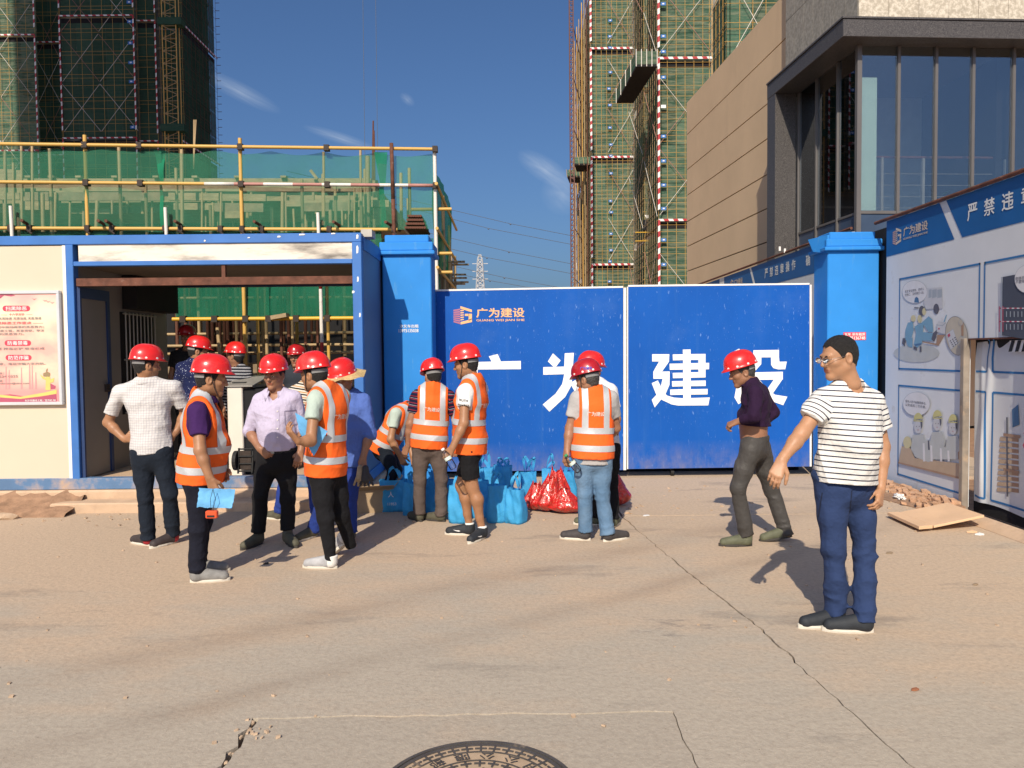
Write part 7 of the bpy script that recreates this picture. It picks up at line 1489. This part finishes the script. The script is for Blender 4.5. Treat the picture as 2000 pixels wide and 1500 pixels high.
# 9 mint tee, vest, facing left and away
q9 = person('person in an orange vest over a mint T-shirt facing left, blue papers under the arm', 5.72, dict(sA=(613, 782, -.17), sB=(672, 775, .16), eA=(607, 861, -.31), eB=(650, 850, .2), wA=(583, 862, -.39), wB=(615, 850, .1), nb=(634, 757, .0), pv=(637, 915, 0), hA=(625, 925, -.07), hB=(652, 922, .07), kA=(636, 1012, -.10), kB=(667, 1004, .10), aA=(647, 1094, -.08), aB=(686, 1064, .22)),
       -56, (613, 733, .0, -68, -6), 'tan', dict(mat=cm('mint T-shirt', (.42, .50, .44), .05)), dict(mat=blackT, cuff=.046, fold=.7), dict(hem=.05, bands=(.50, .22), w=.84),
       dict(A=(-82, 0), B=(-60, 38), mat=S_lgrey, sole=M['sole'], heel=flat('white heel cup', (.7, .68, .64)), lace=True), .97, hands=dict(A=(570, 848, -.41, (.2, .4, 1), .45)), sleeve=.50, seed=9, helm_tilt=-2)
# 10 blue work shirt, straw brim
q10 = person('person in a blue work shirt with a straw brim over the red helmet', 6.95, dict(sA=(650, 782, .05), sB=(712, 782, .0), eA=(640, 845, .1), eB=(722, 848, -.02), wA=(650, 895, 0), wB=(709, 893, -.08), nb=(676, 765, 0), pv=(675, 892, 0), kA=(635, 968, .05), kB=(684, 968, -.05), aA=(612, 1032, .10), aB=(684, 1036, -.05)),
       195, (669, 740, -.02, 200, -14), 'brown', dict(mat=cm('blue work shirt', (.085, .15, .44), .06, fold=.6), amp=.007, sr=.066, cuffr=.85), dict(mat=blueT, cuff=.068), None, dict(A=(210,), B=(170,), mat=S_olive), 1.03, hands=dict(B=(708, 915, -.1, (-.2, 1, 0), .7)), sleeve=1.12, hem=.06, seed=10, collar=cm('blue work shirt', ()), strap=False)
# 11 bending worker
person('person in an orange vest bending down to the blue bags by the pillar', 8.35, dict(sA=(772, 808, -.19), sB=(795, 800, .16), eA=(763, 858, -.24), eB=(795, 850, .15), wA=(781, 889, -.22), wB=(805, 890, .05), nb=(798, 797, 0), pv=(748, 872, 0), hA=(748, 874, -.09), hB=(748, 872, .09), kA=(768, 920, -.12), kB=(775, 918, .10), aA=(752, 964, -.10), aB=(760, 962, .1)),
       88, (822, 806, .0, 90, -50), 'tan', dict(mat=cm('mint T-shirt', ())), dict(mat=navyT), dict(hem=.07, bands=(.52, .24), text=False), dict(A=(85,), B=(85,), mat=S_dark), .98, sc_=.95, hands=dict(A=(791, 911, -.22, (.3, .8, 0), .5)), sleeve=.55, ground=False, res=.011, seed=11, strap=False)
# 12 vest seen from behind, grey brown trousers
person('person in an orange vest over red striped navy sleeves, seen from behind at the bags', 7.72, dict(sA=(812, 773, .0), sB=(880, 774, .02), eA=(801, 828, -.02), eB=(892, 830, .05), wA=(797, 870, .02), wB=(888, 868, .06), nb=(845, 756, 0), pv=(838, 866, 0), kA=(820, 938, -.02), kB=(862, 938, .0), aA=(819, 1000, .0), aB=(862, 1004, -.02)),
       -4, (845, 735, .02, -28, -14), 'brown', dict(mat=cm('navy shirt with red stripes', (.012, .012, .035), .05, stripe=[(.035, 0, .003, (.30, .03, .05)), (.07, .012, .002, (.35, .35, .38))])), dict(mat=greyT, cuff=.068, fold=.9), dict(hem=.045, bands=(.50, .22), both=True),
       dict(A=(-35,), B=(-60,), mat=S_olive, sole=M['solek'], sock=sockw, sockh=.03), 1.0, sc_=.97, hands=dict(A=(789, 889, .03, (.5, .8, 0), .5)), sleeve=.62, seed=12, strap=False)
# 13 shorts
q13 = person('person in an orange vest, white T-shirt and black shorts holding a bottle', 6.72, dict(sA=(907, 764, -.17), sB=(940, 760, .17), eA=(906, 826, -.23), eB=(925, 820, .26), wA=(884, 874, -.27), wB=(905, 865, .2), nb=(925, 741, 0), pv=(918, 874, 0), hA=(912, 880, -.08), hB=(922, 878, .09), kA=(922, 950, -.07), kB=(902, 948, .08), aA=(942, 1034, -.05), aB=(917, 1026, .09)),
       -68, (910, 712, .0, -78, -8), 'tan', dict(mat=cm('white T-shirt', (.72, .72, .71), .03)), dict(mat=blackT, short=.78), dict(hem=.05, bands=(.50, .22)),
       dict(A=(-150,), B=(-80,), mat=S_blk, sole=M['sole'], sock=sockw, sockh=.035, mark=S_wht, lace=True), .98, hands=dict(A=(871, 896, -.27, (.3, 1, -.1), .62)), sleeve=.5, seed=13, legs_bare=True, leg_r=.96)
# 14 back view, jeans
q14 = person('person in an orange vest over a grey T-shirt and blue jeans seen from behind', 7.02, dict(sA=(1124, 778, .0), sB=(1196, 778, .02), eA=(1113, 836, .0), eB=(1203, 836, .10), wA=(1107, 880, -.06), wB=(1180, 862, .30), nb=(1157, 763, 0), pv=(1157, 890, 0), kA=(1143, 965, -.02), kB=(1176, 967, .0), aA=(1143, 1034, .0), aB=(1187, 1040, -.05)),
       -3, (1147, 742, .0, -52, -14), 'brown', dict(mat=cm('light grey T-shirt', (.40, .39, .385), .05)), dict(mat=jeansT, cuff=.068, fold=.8), dict(hem=.02, bands=(.47, .18)), dict(A=(-72,), B=(62,), mat=S_can), 1.02, hands=dict(A=(1105, 902, -.11, (.7, .6, 0), .6), B=(1160, 868, .34, (-.3, -1, 0), .4)), sleeve=.62, hem=.05, seed=14, hair='grey', helmet='helmet2', strap=True)
# 15 white shirt behind
person('person in a white short sleeve shirt and black trousers standing behind the jeans worker', 7.5, dict(sA=(1136, 762, .05), sB=(1196, 764, -.05), eA=(1130, 815, .05), eB=(1204, 818, -.05), wA=(1135, 860, -.0), wB=(1200, 866, -.06), nb=(1163, 744, 0), pv=(1176, 870, 0), kA=(1165, 942, 0), kB=(1194, 942, 0), aA=(1166, 1008, 0), aB=(1197, 1012, -.1)),
       30, (1154, 723, .0, 62, -6), 'tan', dict(mat=cm('white shirt', (.66, .67, .70), .03, fold=.5)), dict(mat=blackT, cuff=.066), None, dict(A=(-80,), B=(20,), mat=S_camo), 1.02, sleeve=.62, hem=.02, res=.011, seed=15, collar=cm('white shirt', ()), strap=False, sc_=.98)
# 16 walking man
person('person in a dark purple long sleeve shirt and grey trousers walking left past the gate', 6.92, dict(sA=(1474, 768, -.17), sB=(1487, 765, .16), eA=(1474, 814, -.25), eB=(1512, 806, .20), wA=(1444, 822, -.16), wB=(1490, 826, .1), nb=(1466, 746, 0), pv=(1473, 868, 0), hA=(1465, 876, -.08), hB=(1482, 874, .08), kA=(1441, 953, -.10), kB=(1506, 955, .12), aA=(1458, 1042, -.08), aB=(1537, 1043, .06)),
       -86, (1449, 727, .0, -88, -16), 'brown', dict(mat=cm('dark purple long sleeve shirt', (.024, .010, .032), fold=.5), amp=.006), dict(mat=suitT, cuff=.066), None, dict(A=(-88, 0), B=(-85, 10), mat=S_camo, sole=M['solek']), .97, hands=dict(A=(1424, 830, -.12, (.2, .5, -1), .7)), bare=True, sleeve=1.96, hem=-.185, lift=.085, seed=16, hair='grey', collar=cm('dark purple long sleeve shirt', ()), strap=False)
# 17 striped T-shirt man on the right
q17 = person('person without helmet in glasses, a white striped T-shirt and navy trousers', 4.70, dict(sA=(1606, 779, -.02), sB=(1709, 784, .06), eA=(1566, 846, -.10), eB=(1723, 872, .07), wA=(1527, 898, -.18), wB=(1720, 955, .0), nb=(1659, 750, .01), pv=(1650, 935, 0), kA=(1628, 1068, -.02), kB=(1688, 1068, .03), aA=(1634, 1190, .03), aB=(1689, 1210, -.07)),
       205, (1638, 698, .0, -103, -9), 'light', dict(mat=cm('white T-shirt with navy stripes', (.70, .69, .66), .02, stripe=[(.0315, .01, .0037, (.018, .02, .045))], fold=.5), sr=.064, flare=1.08, amp=.008, hemw=.018, neckr=.068), dict(mat=manT, cuff=.068, fold=1.5), None,
       dict(A=(-96,), B=(-82,), mat=S_blk, sole=M['sole'], mark=None), 1.06, hands=dict(A=(1512, 935, -.22, (.5, .9, .1), .35), B=(1717, 985, -.06, (-.6, .7, 0), .55)), sleeve=.60, hem=.0, seed=17, helmet=None, belly=.03, sc_=1.03, res=.0068, neck_r=.061)
# ================================================================== HELD AND WORN EXTRAS
# straw brim over the helmet of the blue shirt worker
hd = q10['head']; m_ = MB(); v = []; n = 40; r = random.Random(1)
for i in range(n):
    a = 2 * math.pi * i / n; w_ = .012 * math.sin(3 * a + 1) + .008 * math.sin(7 * a)
    for rr_, z in ((.105, .055), (.150, .048), (.205 + .012 * math.sin(5 * a), .026 + w_)): v.append(hd.w((rr_ * math.cos(a), rr_ * 1.08 * math.sin(a), z)))
f = [(3 * i + k, 3 * ((i + 1) % n) + k, 3 * ((i + 1) % n) + k + 1, 3 * i + k + 1) for i in range(n) for k in range(2)]
mobj('straw_brim', v, f, mk('straw weave', (.52, .37, .17), .85, .25, 40, .5, 90), q10['root'], smooth=True)
# glasses of the striped shirt man
hd = q17['head']; gm = mk('thin metal frame', (.45, .40, .36), .25, .05, 4, metal=.9)
gg = bpy.data.objects.new('glasses', None)
m_ = MB()
for sx in (-1, 1):
    pts = [hd.w((sx * .032 + .024 * math.cos(a), .112 - .10 * abs(.024 * math.cos(a) + sx * 0), .000 + .0165 * math.sin(a))) for a in np.linspace(0, 2 * math.pi, 17)]; m_.tube(pts, .0013, 5, cap=False)
    m_.tube([hd.w((sx * .056, .108, .004)), hd.w((sx * .074, .090, .006)), hd.w((sx * .081, .0, .010)), hd.w((sx * .080, -.012, .002))], .0014, 5)
m_.tube([hd.w((-.009, .113, .004)), hd.w((0, .116, .007)), hd.w((.009, .113, .004))], .0013, 5)
go = m_.done('glasses', gm, q17['root'], smooth=True)
for sx in (-1, 1):
    m_ = MB(); m_.poly([hd.w((sx * .032 + .0235 * math.cos(a), .1115 - .1 * abs(.0235 * math.cos(a)), .016 * math.sin(a))) for a in np.linspace(0, 2 * math.pi, 16, endpoint=False)]); m_.done('lens', glass_mat('spectacle lens', (.75, .78, .78), .08) if sx < 0 else bpy.data.materials['spectacle lens'], go)
# placket, buttons and breast pocket of the lavender shirt
sh7 = [c for c in q7['root'].children if c.name.startswith('shirt')][0]; o7 = wloc(q7['root']); bv7 = BVHTree.FromPolygons([tuple(v.co + o7) for v in sh7.data.vertices], [tuple(p.vertices) for p in sh7.data.polygons])
def on7(px, py, l=.004):
    a_ = P(px, py, q7['Y0'] - .6); d_ = vn(a_ - (0, 0, H)); h_ = bv7.ray_cast(Vector(tuple(a_)), Vector(tuple(d_)), 2); return np.array(h_[0]) - d_ * l if h_[0] is not None else None
def strip7(name, pts, w, mat, l=.004):
    v = []
    for i in range(len(pts)):
        a, b = np.array(pts[max(0, i - 1)], float), np.array(pts[min(len(pts) - 1, i + 1)], float); d = (b - a) / (np.linalg.norm(b - a) + 1e-9); n = np.array([-d[1], d[0]]) * w / 2
        for s_ in (1, -1):
            q = on7(pts[i][0] + n[0] * s_, pts[i][1] + n[1] * s_, l); v.append(q if q is not None else (v[-1] if v else q7['ch']))
    mobj(name, v, [(2 * k, 2 * k + 1, 2 * k + 3, 2 * k + 2) for k in range(len(pts) - 1)], mat, q7['root'], smooth=True)
K['placket'] = cloth_mat('lavender placket', (.46, .42, .56), .05); lerp = lambda a, b, n: [(a[0] + (b[0] - a[0]) * k / n, a[1] + (b[1] - a[1]) * k / n) for k in range(n + 1)]
strip7('placket', lerp((541, 795), (543, 866), 14), 8, K['placket'])
for k in range(4):
    q = on7(542, 803 + k * 17, .006)
    if q is not None: m_ = MB(); m_.tube([q, q + (0, -.004, 0)], .006, 8); m_.done('button', M['whiteedge'], q7['root'])
for a, b in (((556, 803), (579, 801)), ((556, 803), (557, 830)), ((579, 801), (580, 829)), ((557, 830), (580, 829))): strip7('pocket_seam', lerp(a, b, 6), 1.6, flat('lavender seam', (.26, .23, .34)) if 'lavender seam' not in bpy.data.materials else bpy.data.materials['lavender seam'])
# pockets and fly seams of the navy trousers
tr7 = [c for c in q17['root'].children if c.name.startswith('trousers')][0]; o7 = wloc(q17['root']); bv7 = BVHTree.FromPolygons([tuple(v.co + o7) for v in tr7.data.vertices], [tuple(p.vertices) for p in tr7.data.polygons])
sm_ = flat('dark navy seam', (.008, .014, .04)); q7b, q7 = q7, q17
for pts in (lerp((1606, 962), (1598, 1010), 8), lerp((1704, 962), (1713, 1008), 8), lerp((1664, 958), (1660, 1000), 6)): strip7('seam', pts, 2.2, sm_, .003)
# lettering on the white sleeve
A_ = q13['arms']['A']; S0, E0 = A_[0], A_[1]; sh_ = [c for c in q13['root'].children if c.name.startswith('shirt')][0]; off_ = wloc(q13['root'])
bv = BVHTree.FromPolygons([tuple(v.co + off_) for v in sh_.data.vertices], [tuple(p.vertices) for p in sh_.data.polygons])
for i, s in enumerate(('TRUTH', 'AND RUN')): text_on('lettering', s, S0 * (.72 - .14 * i) + E0 * (.28 + .14 * i) + np.array([-.02, -.1, 0]), (1, -.25, -.12), (.0, 0, 1), M['black'], q13['root'], w=(.085, .10)[i], weight=.03, bvh=bv, lift=.003)
# blue name on the darker helmet
hl_ = [c for c in q14['root'].children if c.name.startswith('helmet')][0]; bv = BVHTree.FromPolygons([tuple(v.co + wloc(q14['root'])) for v in hl_.data.vertices], [tuple(p.vertices) for p in hl_.data.polygons])
hc_ = q14['head'].c + np.array([-.02, -.1, .105]); text_on('lettering', '广为建设', hc_, (1, 0, .02), (0, .0, 1), flat('blue pen', (.08, .10, .55)), hl_, w=.10, weight=.03, bvh=bv, lift=.002)
def sheet(name, label, P4, mat, th=.012, nu=14, nv=10, wav=.012, group=None, cat='papers', seed=0):
    P4 = [np.asarray(p, float) for p in P4]; nrm = vn(np.cross(P4[1] - P4[0], P4[3] - P4[0])); t = thing(name, label, cat, np.mean(P4, 0) - (0, 0, .1), group); rr = np.random.RandomState(seed)
    for k in range(3):
        v = []
        for i in range(nu):
            for j_ in range(nv):
                u, w = i / (nu - 1), j_ / (nv - 1); p = P4[0] * (1 - u) * (1 - w) + P4[1] * u * (1 - w) + P4[2] * u * w + P4[3] * (1 - u) * w; v.append(p + nrm * (wav * math.sin(u * 3 + k * .4 + seed) + wav * .5 * math.sin(w * 5 + u * 2) + k * th * .4) + (rr.uniform(-.004, .004, 3) if k else 0))
        mobj('sheet', v, [(i * nv + j_, (i + 1) * nv + j_, (i + 1) * nv + j_ + 1, i * nv + j_ + 1) for i in range(nu - 1) for j_ in range(nv - 1)], mat, t, smooth=True)
    return t
paper = mk('pale blue paper', (.14, .42, .74), .6, .06, 30)
Yk = q3['Y0'] - .31
sheet('blue_papers', 'folded pale blue papers held low by the purple polo man', [P(387, 989, Yk), P(453, 993, Yk + .03), P(459, 956, Yk + .05), P(390, 953, Yk)], paper, seed=1)
tm = thing('tape_measure', 'orange tape measure hanging on a cord below the blue papers', 'tape measure', P(414, 1013, Yk - .02))
a, b = P(403, 1012, Yk - .02), P(425, 997, Yk - .02); m_ = MB(); m_.box(a[0], b[0], Yk - .04, Yk - .0, a[2], b[2]); m_.done('case', mk('orange plastic', (.72, .09, .03), .35, .05), tm, bevel=.006)
m_ = MB(); m_.box(a[0] + .012, b[0] - .015, Yk - .042, Yk - .04, a[2] + .01, a[2] + .024); m_.done('label', M['black'], tm)
for dx in (-.006, .006): m_ = MB(); m_.tube([P(416, 955, Yk - .025), P(416, 975, Yk - .035) + (dx * 3, 0, 0), P(414, 998, Yk - .02) + (dx, 0, 0)], .0018, 5); m_.done('cord', M['black'], tm)
Yk = q9['Y0'] - .20
sheet('blue_papers', 'creased pale blue papers clutched at the chest of the mint shirt worker', [P(577, 806, Yk - .05), P(586, 846, Yk - .05), P(613, 890, Yk - .02), P(640, 842, Yk - .0)], paper, seed=2, wav=.012)
# gloves in the straw hat worker's hand
w_ = P(709, 915, q10['Y0'] - .12); gv = thing('work_gloves', 'dirty tan work gloves held by the blue shirted worker', 'gloves', w_ - (0, 0, .15), None)
gm_ = mk('dirty cotton', (.36, .27, .17), .9, .3, 16, .3, 60)
for k, dx in enumerate((-.02, .03)):
    c = w_ + (dx, -.02 - .02 * k, -.05); pr = [cone(c + (0, 0, .06), c + (0, 0, -.03), .026, .04, k=.02)] + [cone(c + (o_, 0, -.03), c + (o_ * 1.7 + .01 * k, -.01, -.10 + abs(o_) * .4), .012, .010, k=.006) for o_ in (-.032, -.011, .011, .032)] + [cone(c + (.03, 0, .0), c + (.065, -.01, -.045), .013, .010, k=.008)]
    V, F = surface(lambda q: union(pr, q), c - .16, c + .14, .006); mobj('glove', V, F, gm_ if k == 0 else mk('dark glove palm', (.04, .04, .045), .9), gv, smooth=True)
# bottles
def bottle(c, d, label, capc, L=.20):
    d = vn(d); t = thing('water_bottle', label, 'bottle', c - (0, 0, .1), 'clear plastic water bottles'); s, u = frame(d)
    def lathe(prof, mat, name, n=18):
        v = [c + d * z + (s * math.cos(2 * math.pi * k / n) + u * math.sin(2 * math.pi * k / n)) * r_ for r_, z in prof for k in range(n)]; f = [(i * n + k, i * n + (k + 1) % n, (i + 1) * n + (k + 1) % n, (i + 1) * n + k) for i in range(len(prof) - 1) for k in range(n)]; mobj(name, v, f, mat, t, smooth=True)
    if 'clear bottle plastic' not in bpy.data.materials: glass_mat('clear bottle plastic', (.94, .97, .97), .05)
    lathe([(.0, L), (.024, L), (.031, L - .012), (.031, L * .62), (.029, L * .58), (.031, L * .54), (.031, L * .32), (.026, L * .22), (.014, L * .13), (.013, L * .06)], bpy.data.materials['clear bottle plastic'], 'bottle_body')
    lathe([(.0, 0), (.0155, 0), (.0155, L * .10), (.0, L * .10)], capc, 'cap'); lathe([(.0318, L * .42), (.0318, L * .56)], flat('pale bottle label', (.55, .66, .60)), 'label')
bottle(P(864, 876, q13['Y0'] - .30), P(888, 918, q13['Y0'] - .32) - P(864, 876, q13['Y0'] - .30), 'clear bottle with white cap held low by the worker in shorts', flat('white cap', (.8, .8, .8)))
bottle(P(1104, 888, q14['Y0'] - .14), P(1124, 912, q14['Y0'] - .14) - P(1104, 888, q14['Y0'] - .14), 'clear bottle with green label held by the jeans worker', flat('green cap', (.05, .3, .12)), .19)
# ================================================================== BAGS
def fabric_mat(name, c):
    m, t, b, o = nodes(name); g = NG(t); vec = g.n('TexCoord').outputs['Object']
    c2 = g.mix(g.ramp(g.noise(vec, 9, 4), .3, .7), tuple(x * .86 for x in c), tuple(min(1, x * 1.1) for x in c)); g.l(c2, b.inputs['Base Color']); b.inputs['Roughness'].default_value = .75
    d = g.n('BsdfTranslucent'); g.l(c2, d.inputs[0]); ms = g.n('MixShader'); ms.inputs[0].default_value = .3; g.l(b.outputs[0], ms.inputs[1]); g.l(d.outputs[0], ms.inputs[2]); g.l(ms.outputs[0], o.inputs[0])
    g.l(g.bump(g.noise(vec, 16, 3, .6), .6, .02), b.inputs['Normal']); return m
M['bagblue'] = fabric_mat('sky blue nonwoven cloth', (.06, .43, .80))
def plastic_mat():
    m, t, b, o = nodes('thin red bag plastic'); g = NG(t); vec = g.n('TexCoord').outputs['Object']; c = g.mix(g.ramp(g.noise(vec, 22, 4), .4, .62), (.58, .018, .014), (.36, .03, .02)); c = g.mix(g.ramp(g.noise(vec, 60, 3), .62, .7, 0, .5), c, (.62, .22, .10))
    g.l(c, b.inputs['Base Color']); b.inputs['Roughness'].default_value = .22; b.inputs['Coat Weight'].default_value = .5; b.inputs['Coat Roughness'].default_value = .12
    g.l(g.bump(g.noise(vec, 18, 4, .6, (1, 1, .6)), 1., .03), b.inputs['Normal']); return m
M['bagred'] = plastic_mat()
def blue_bag(x, y, w, h, d, yaw, label, seed, handle=.16):
    t = thing('cloth_bag', label, 'bag', (x, y, 0), 'blue nonwoven bags lined up at the gate'); rr = np.random.RandomState(seed); ph = rr.uniform(0, 6, 8)
    c, s = math.cos(yaw), math.sin(yaw); T = lambda p: np.array([x + p[0] * c - p[1] * s, y + p[0] * s + p[1] * c, p[2]])
    nu, nv = 44, 16; v = []
    for j_ in range(nv):
        w_ = j_ / (nv - 1)
        for i in range(nu):
            a = 2 * math.pi * i / nu; ca_, sa_ = math.cos(a), math.sin(a); k = (abs(ca_) ** 5 + abs(sa_) ** 5) ** -.2
            bul = 1 + .16 * math.sin(min(1, w_ * 1.9) * math.pi) * (1 - w_) ; sl = 1 - .72 * max(0, w_ - .35) ** 1.2
            px_ = ca_ * k * w / 2 * (1 - .03 * w_ + .03 * math.sin(w_ * 6 + ph[0])); py_ = sa_ * k * d / 2 * bul * max(.10, sl) + .018 * math.sin(w_ * 4 + ca_ * 3 + ph[1]) * w_
            cr = .006 * math.sin(ca_ * 9 + w_ * 7 + ph[2]) + .005 * math.sin(w_ * 15 + ca_ * 4 + ph[3])
            v.append(T((px_ + .012 * math.sin(w_ * 3 + ph[4]) * w_, py_ + cr, h * w_ - (.012 * (1 - abs(ca_)) * (w_ > .9)) * math.sin(ph[5]))))
    f = [(j_ * nu + i, j_ * nu + (i + 1) % nu, (j_ + 1) * nu + (i + 1) % nu, (j_ + 1) * nu + i) for j_ in range(nv - 1) for i in range(nu)] + [tuple(range(nu))[::-1]]
    mobj('bag_body', v, f, M['bagblue'], t, smooth=True)
    for sg_ in (-1, 1):
        m = MB(); pts = []; lean = rr.uniform(-.05, .05); hh = handle * rr.uniform(.6, 1.25); dp = rr.uniform(-.03, .05) * sg_
        for k in range(11):
            q = k / 10; pts.append(T((-w * .24 + w * .48 * q + lean * math.sin(math.pi * q), sg_ * d * .07 + dp * math.sin(math.pi * q) + .01 * math.sin(9 * q + ph[6]), h * .93 + hh * math.sin(math.pi * q) ** .7)))
        vv = []
        for k, p in enumerate(pts):
            tw = math.sin(k * .7 + ph[7]) * .6; e = T((math.cos(tw) * .3, math.sin(tw), 0)) - T((0, 0, 0)); tn = vn(pts[min(10, k + 1)] - pts[max(0, k - 1)]); e = vn(np.cross(tn, e) + .3 * e); vv += [p + e * .016, p - e * .016]
        m.add(vv, [(2 * k, 2 * k + 1, 2 * k + 3, 2 * k + 2) for k in range(10)]); m.done('handle', M['bagblue'], t, smooth=True)
    return t, T
def gx(px, py): g_ = G(px, py); return g_[0], g_[1]
bl = [(768, 1000, 62, .33, .20, .10, 'blue cloth bag nearest the cardboard box at the left end of the row', 1), (806, 1008, 40, .34, .2, -.3, 'blue cloth bag in front of the bending worker, second from the left', 2), (838, 1005, 46, .34, .18, .1, 'blue cloth bag seen between the grey brown trouser legs', 3),
      (868, 1000, 38, .33, .18, .3, 'blue cloth bag behind the right leg of the grey brown trousers', 4), (896, 1023, 40, .36, .17, -.35, 'sunlit blue cloth bag just left of the bare legs', 5), (934, 1012, 52, .36, .2, .1, 'blue cloth bag behind the bare legs of the worker in shorts', 6),
      (970, 1022, 44, .36, .2, .15, 'shaded blue cloth bag right of the black shorts', 7), (1008, 1024, 42, .33, .17, -.5, 'sunlit bulging blue cloth bag beside the red plastic bags', 8), (946, 985, 44, .40, .16, .2, 'blue cloth bag standing in the back row behind the worker in shorts', 9),
      (983, 984, 44, .42, .16, -.2, 'tall blue cloth bag in the back row left of the red bags', 10), (1034, 976, 36, .31, .10, .3, 'blue cloth bag in the back row above the first red bag', 11), (1074, 974, 34, .33, .10, -.35, 'blue cloth bag in the back row behind the middle red bags', 12), (1112, 975, 34, .31, .10, .3, 'blue cloth bag in the back row beside the worker in jeans', 13)]
for px, py, w, h, d, yw, lab, sd_ in bl:
    x, y = gx(px, py); bt_, T = blue_bag(x, y + d / 2, w * .9 * y / FPX, h, d, yw, lab, sd_)
    if sd_ == 1:
        for k, (s_, z) in enumerate((('人', .19), ('11953', .09))): text_on('lettering', s_, T((-.03 + .01 * k, -d * .58, z)), T((1, 0, 0)) - T((0, 0, 0)), (0, 0, 1), M['signwhite'], bt_, h=(.06, .028)[k], lift=.012)
def red_bag(x, y, w, h, d, label, seed, ears=True):
    t = thing('plastic_bag', label, 'bag', (x, y, 0), 'full red plastic bags at the gate'); rr = np.random.RandomState(seed); ph = rr.uniform(0, 6, 9); lx = rr.uniform(-.05, .05)
    nu, nv = 60, 30; v = []
    for j_ in range(nv):
        w_ = j_ / (nv - 1); z = h * w_; base = (math.sin(min(1., w_ / .30) * math.pi / 2) ** .6) if w_ < .30 else 1 - (.74 if ears else .8) * ((w_ - .30) / .70) ** .85
        for i in range(nu):
            a = 2 * math.pi * i / nu; pl = 1 + .10 * w_ * (1 - w_) * 2 * math.sin(a * 9 + ph[0] + 2 * w_) + .07 * math.sin(a * 5 + ph[1] + 5 * w_) + .05 * (1 - w_) * math.sin(a * 7 + ph[2]) * math.sin(w_ * 16 + ph[3]) + .06 * (w_ < .5) * math.sin(3 * a + ph[4] + 9 * w_)
            rd = max(.05, base) * pl; v.append((x + lx * w_ ** 2 * 2 + math.cos(a) * w / 2 * rd, y + math.sin(a) * d / 2 * rd, z + (.012 * math.sin(a * 4 + ph[5]) * w_ + h * (.15 * max(0, math.cos(2 * a + ph[6] * .3)) ** 2 - .05) * w_ ** 4 if ears else .01 * math.sin(3 * a) * w_) + .004))
    f = [(j_ * nu + i, j_ * nu + (i + 1) % nu, (j_ + 1) * nu + (i + 1) % nu, (j_ + 1) * nu + i) for j_ in range(nv - 1) for i in range(nu)]
    mobj('bag_body', v, f, M['bagred'], t, smooth=True)
for px, py, w, h, d, lab, sd_, e in ((1046, 1001, 52, .29, .24, 'red plastic bag wedged behind the sunlit blue bag', 21, True), (1070, 1004, 62, .36, .26, 'upright shiny red plastic bag in the middle of the group', 22, True), (1092, 999, 64, .42, .24, 'tall peaked red plastic bag left of the jeans worker', 23, True), (1108, 1007, 72, .25, .24, 'low slumped red plastic bag at the jeans worker\'s left shoe', 24, False), (1163, 1000, 50, .30, .2, 'red plastic bag seen between the legs of the jeans worker', 25, True), (1212, 992, 50, .38, .24, 'dark red plastic bag right of the black trousers', 26, False)):
    x, y = gx(px, py); red_bag(x, y + d / 2, w * y / FPX, h, d, lab, sd_, e)
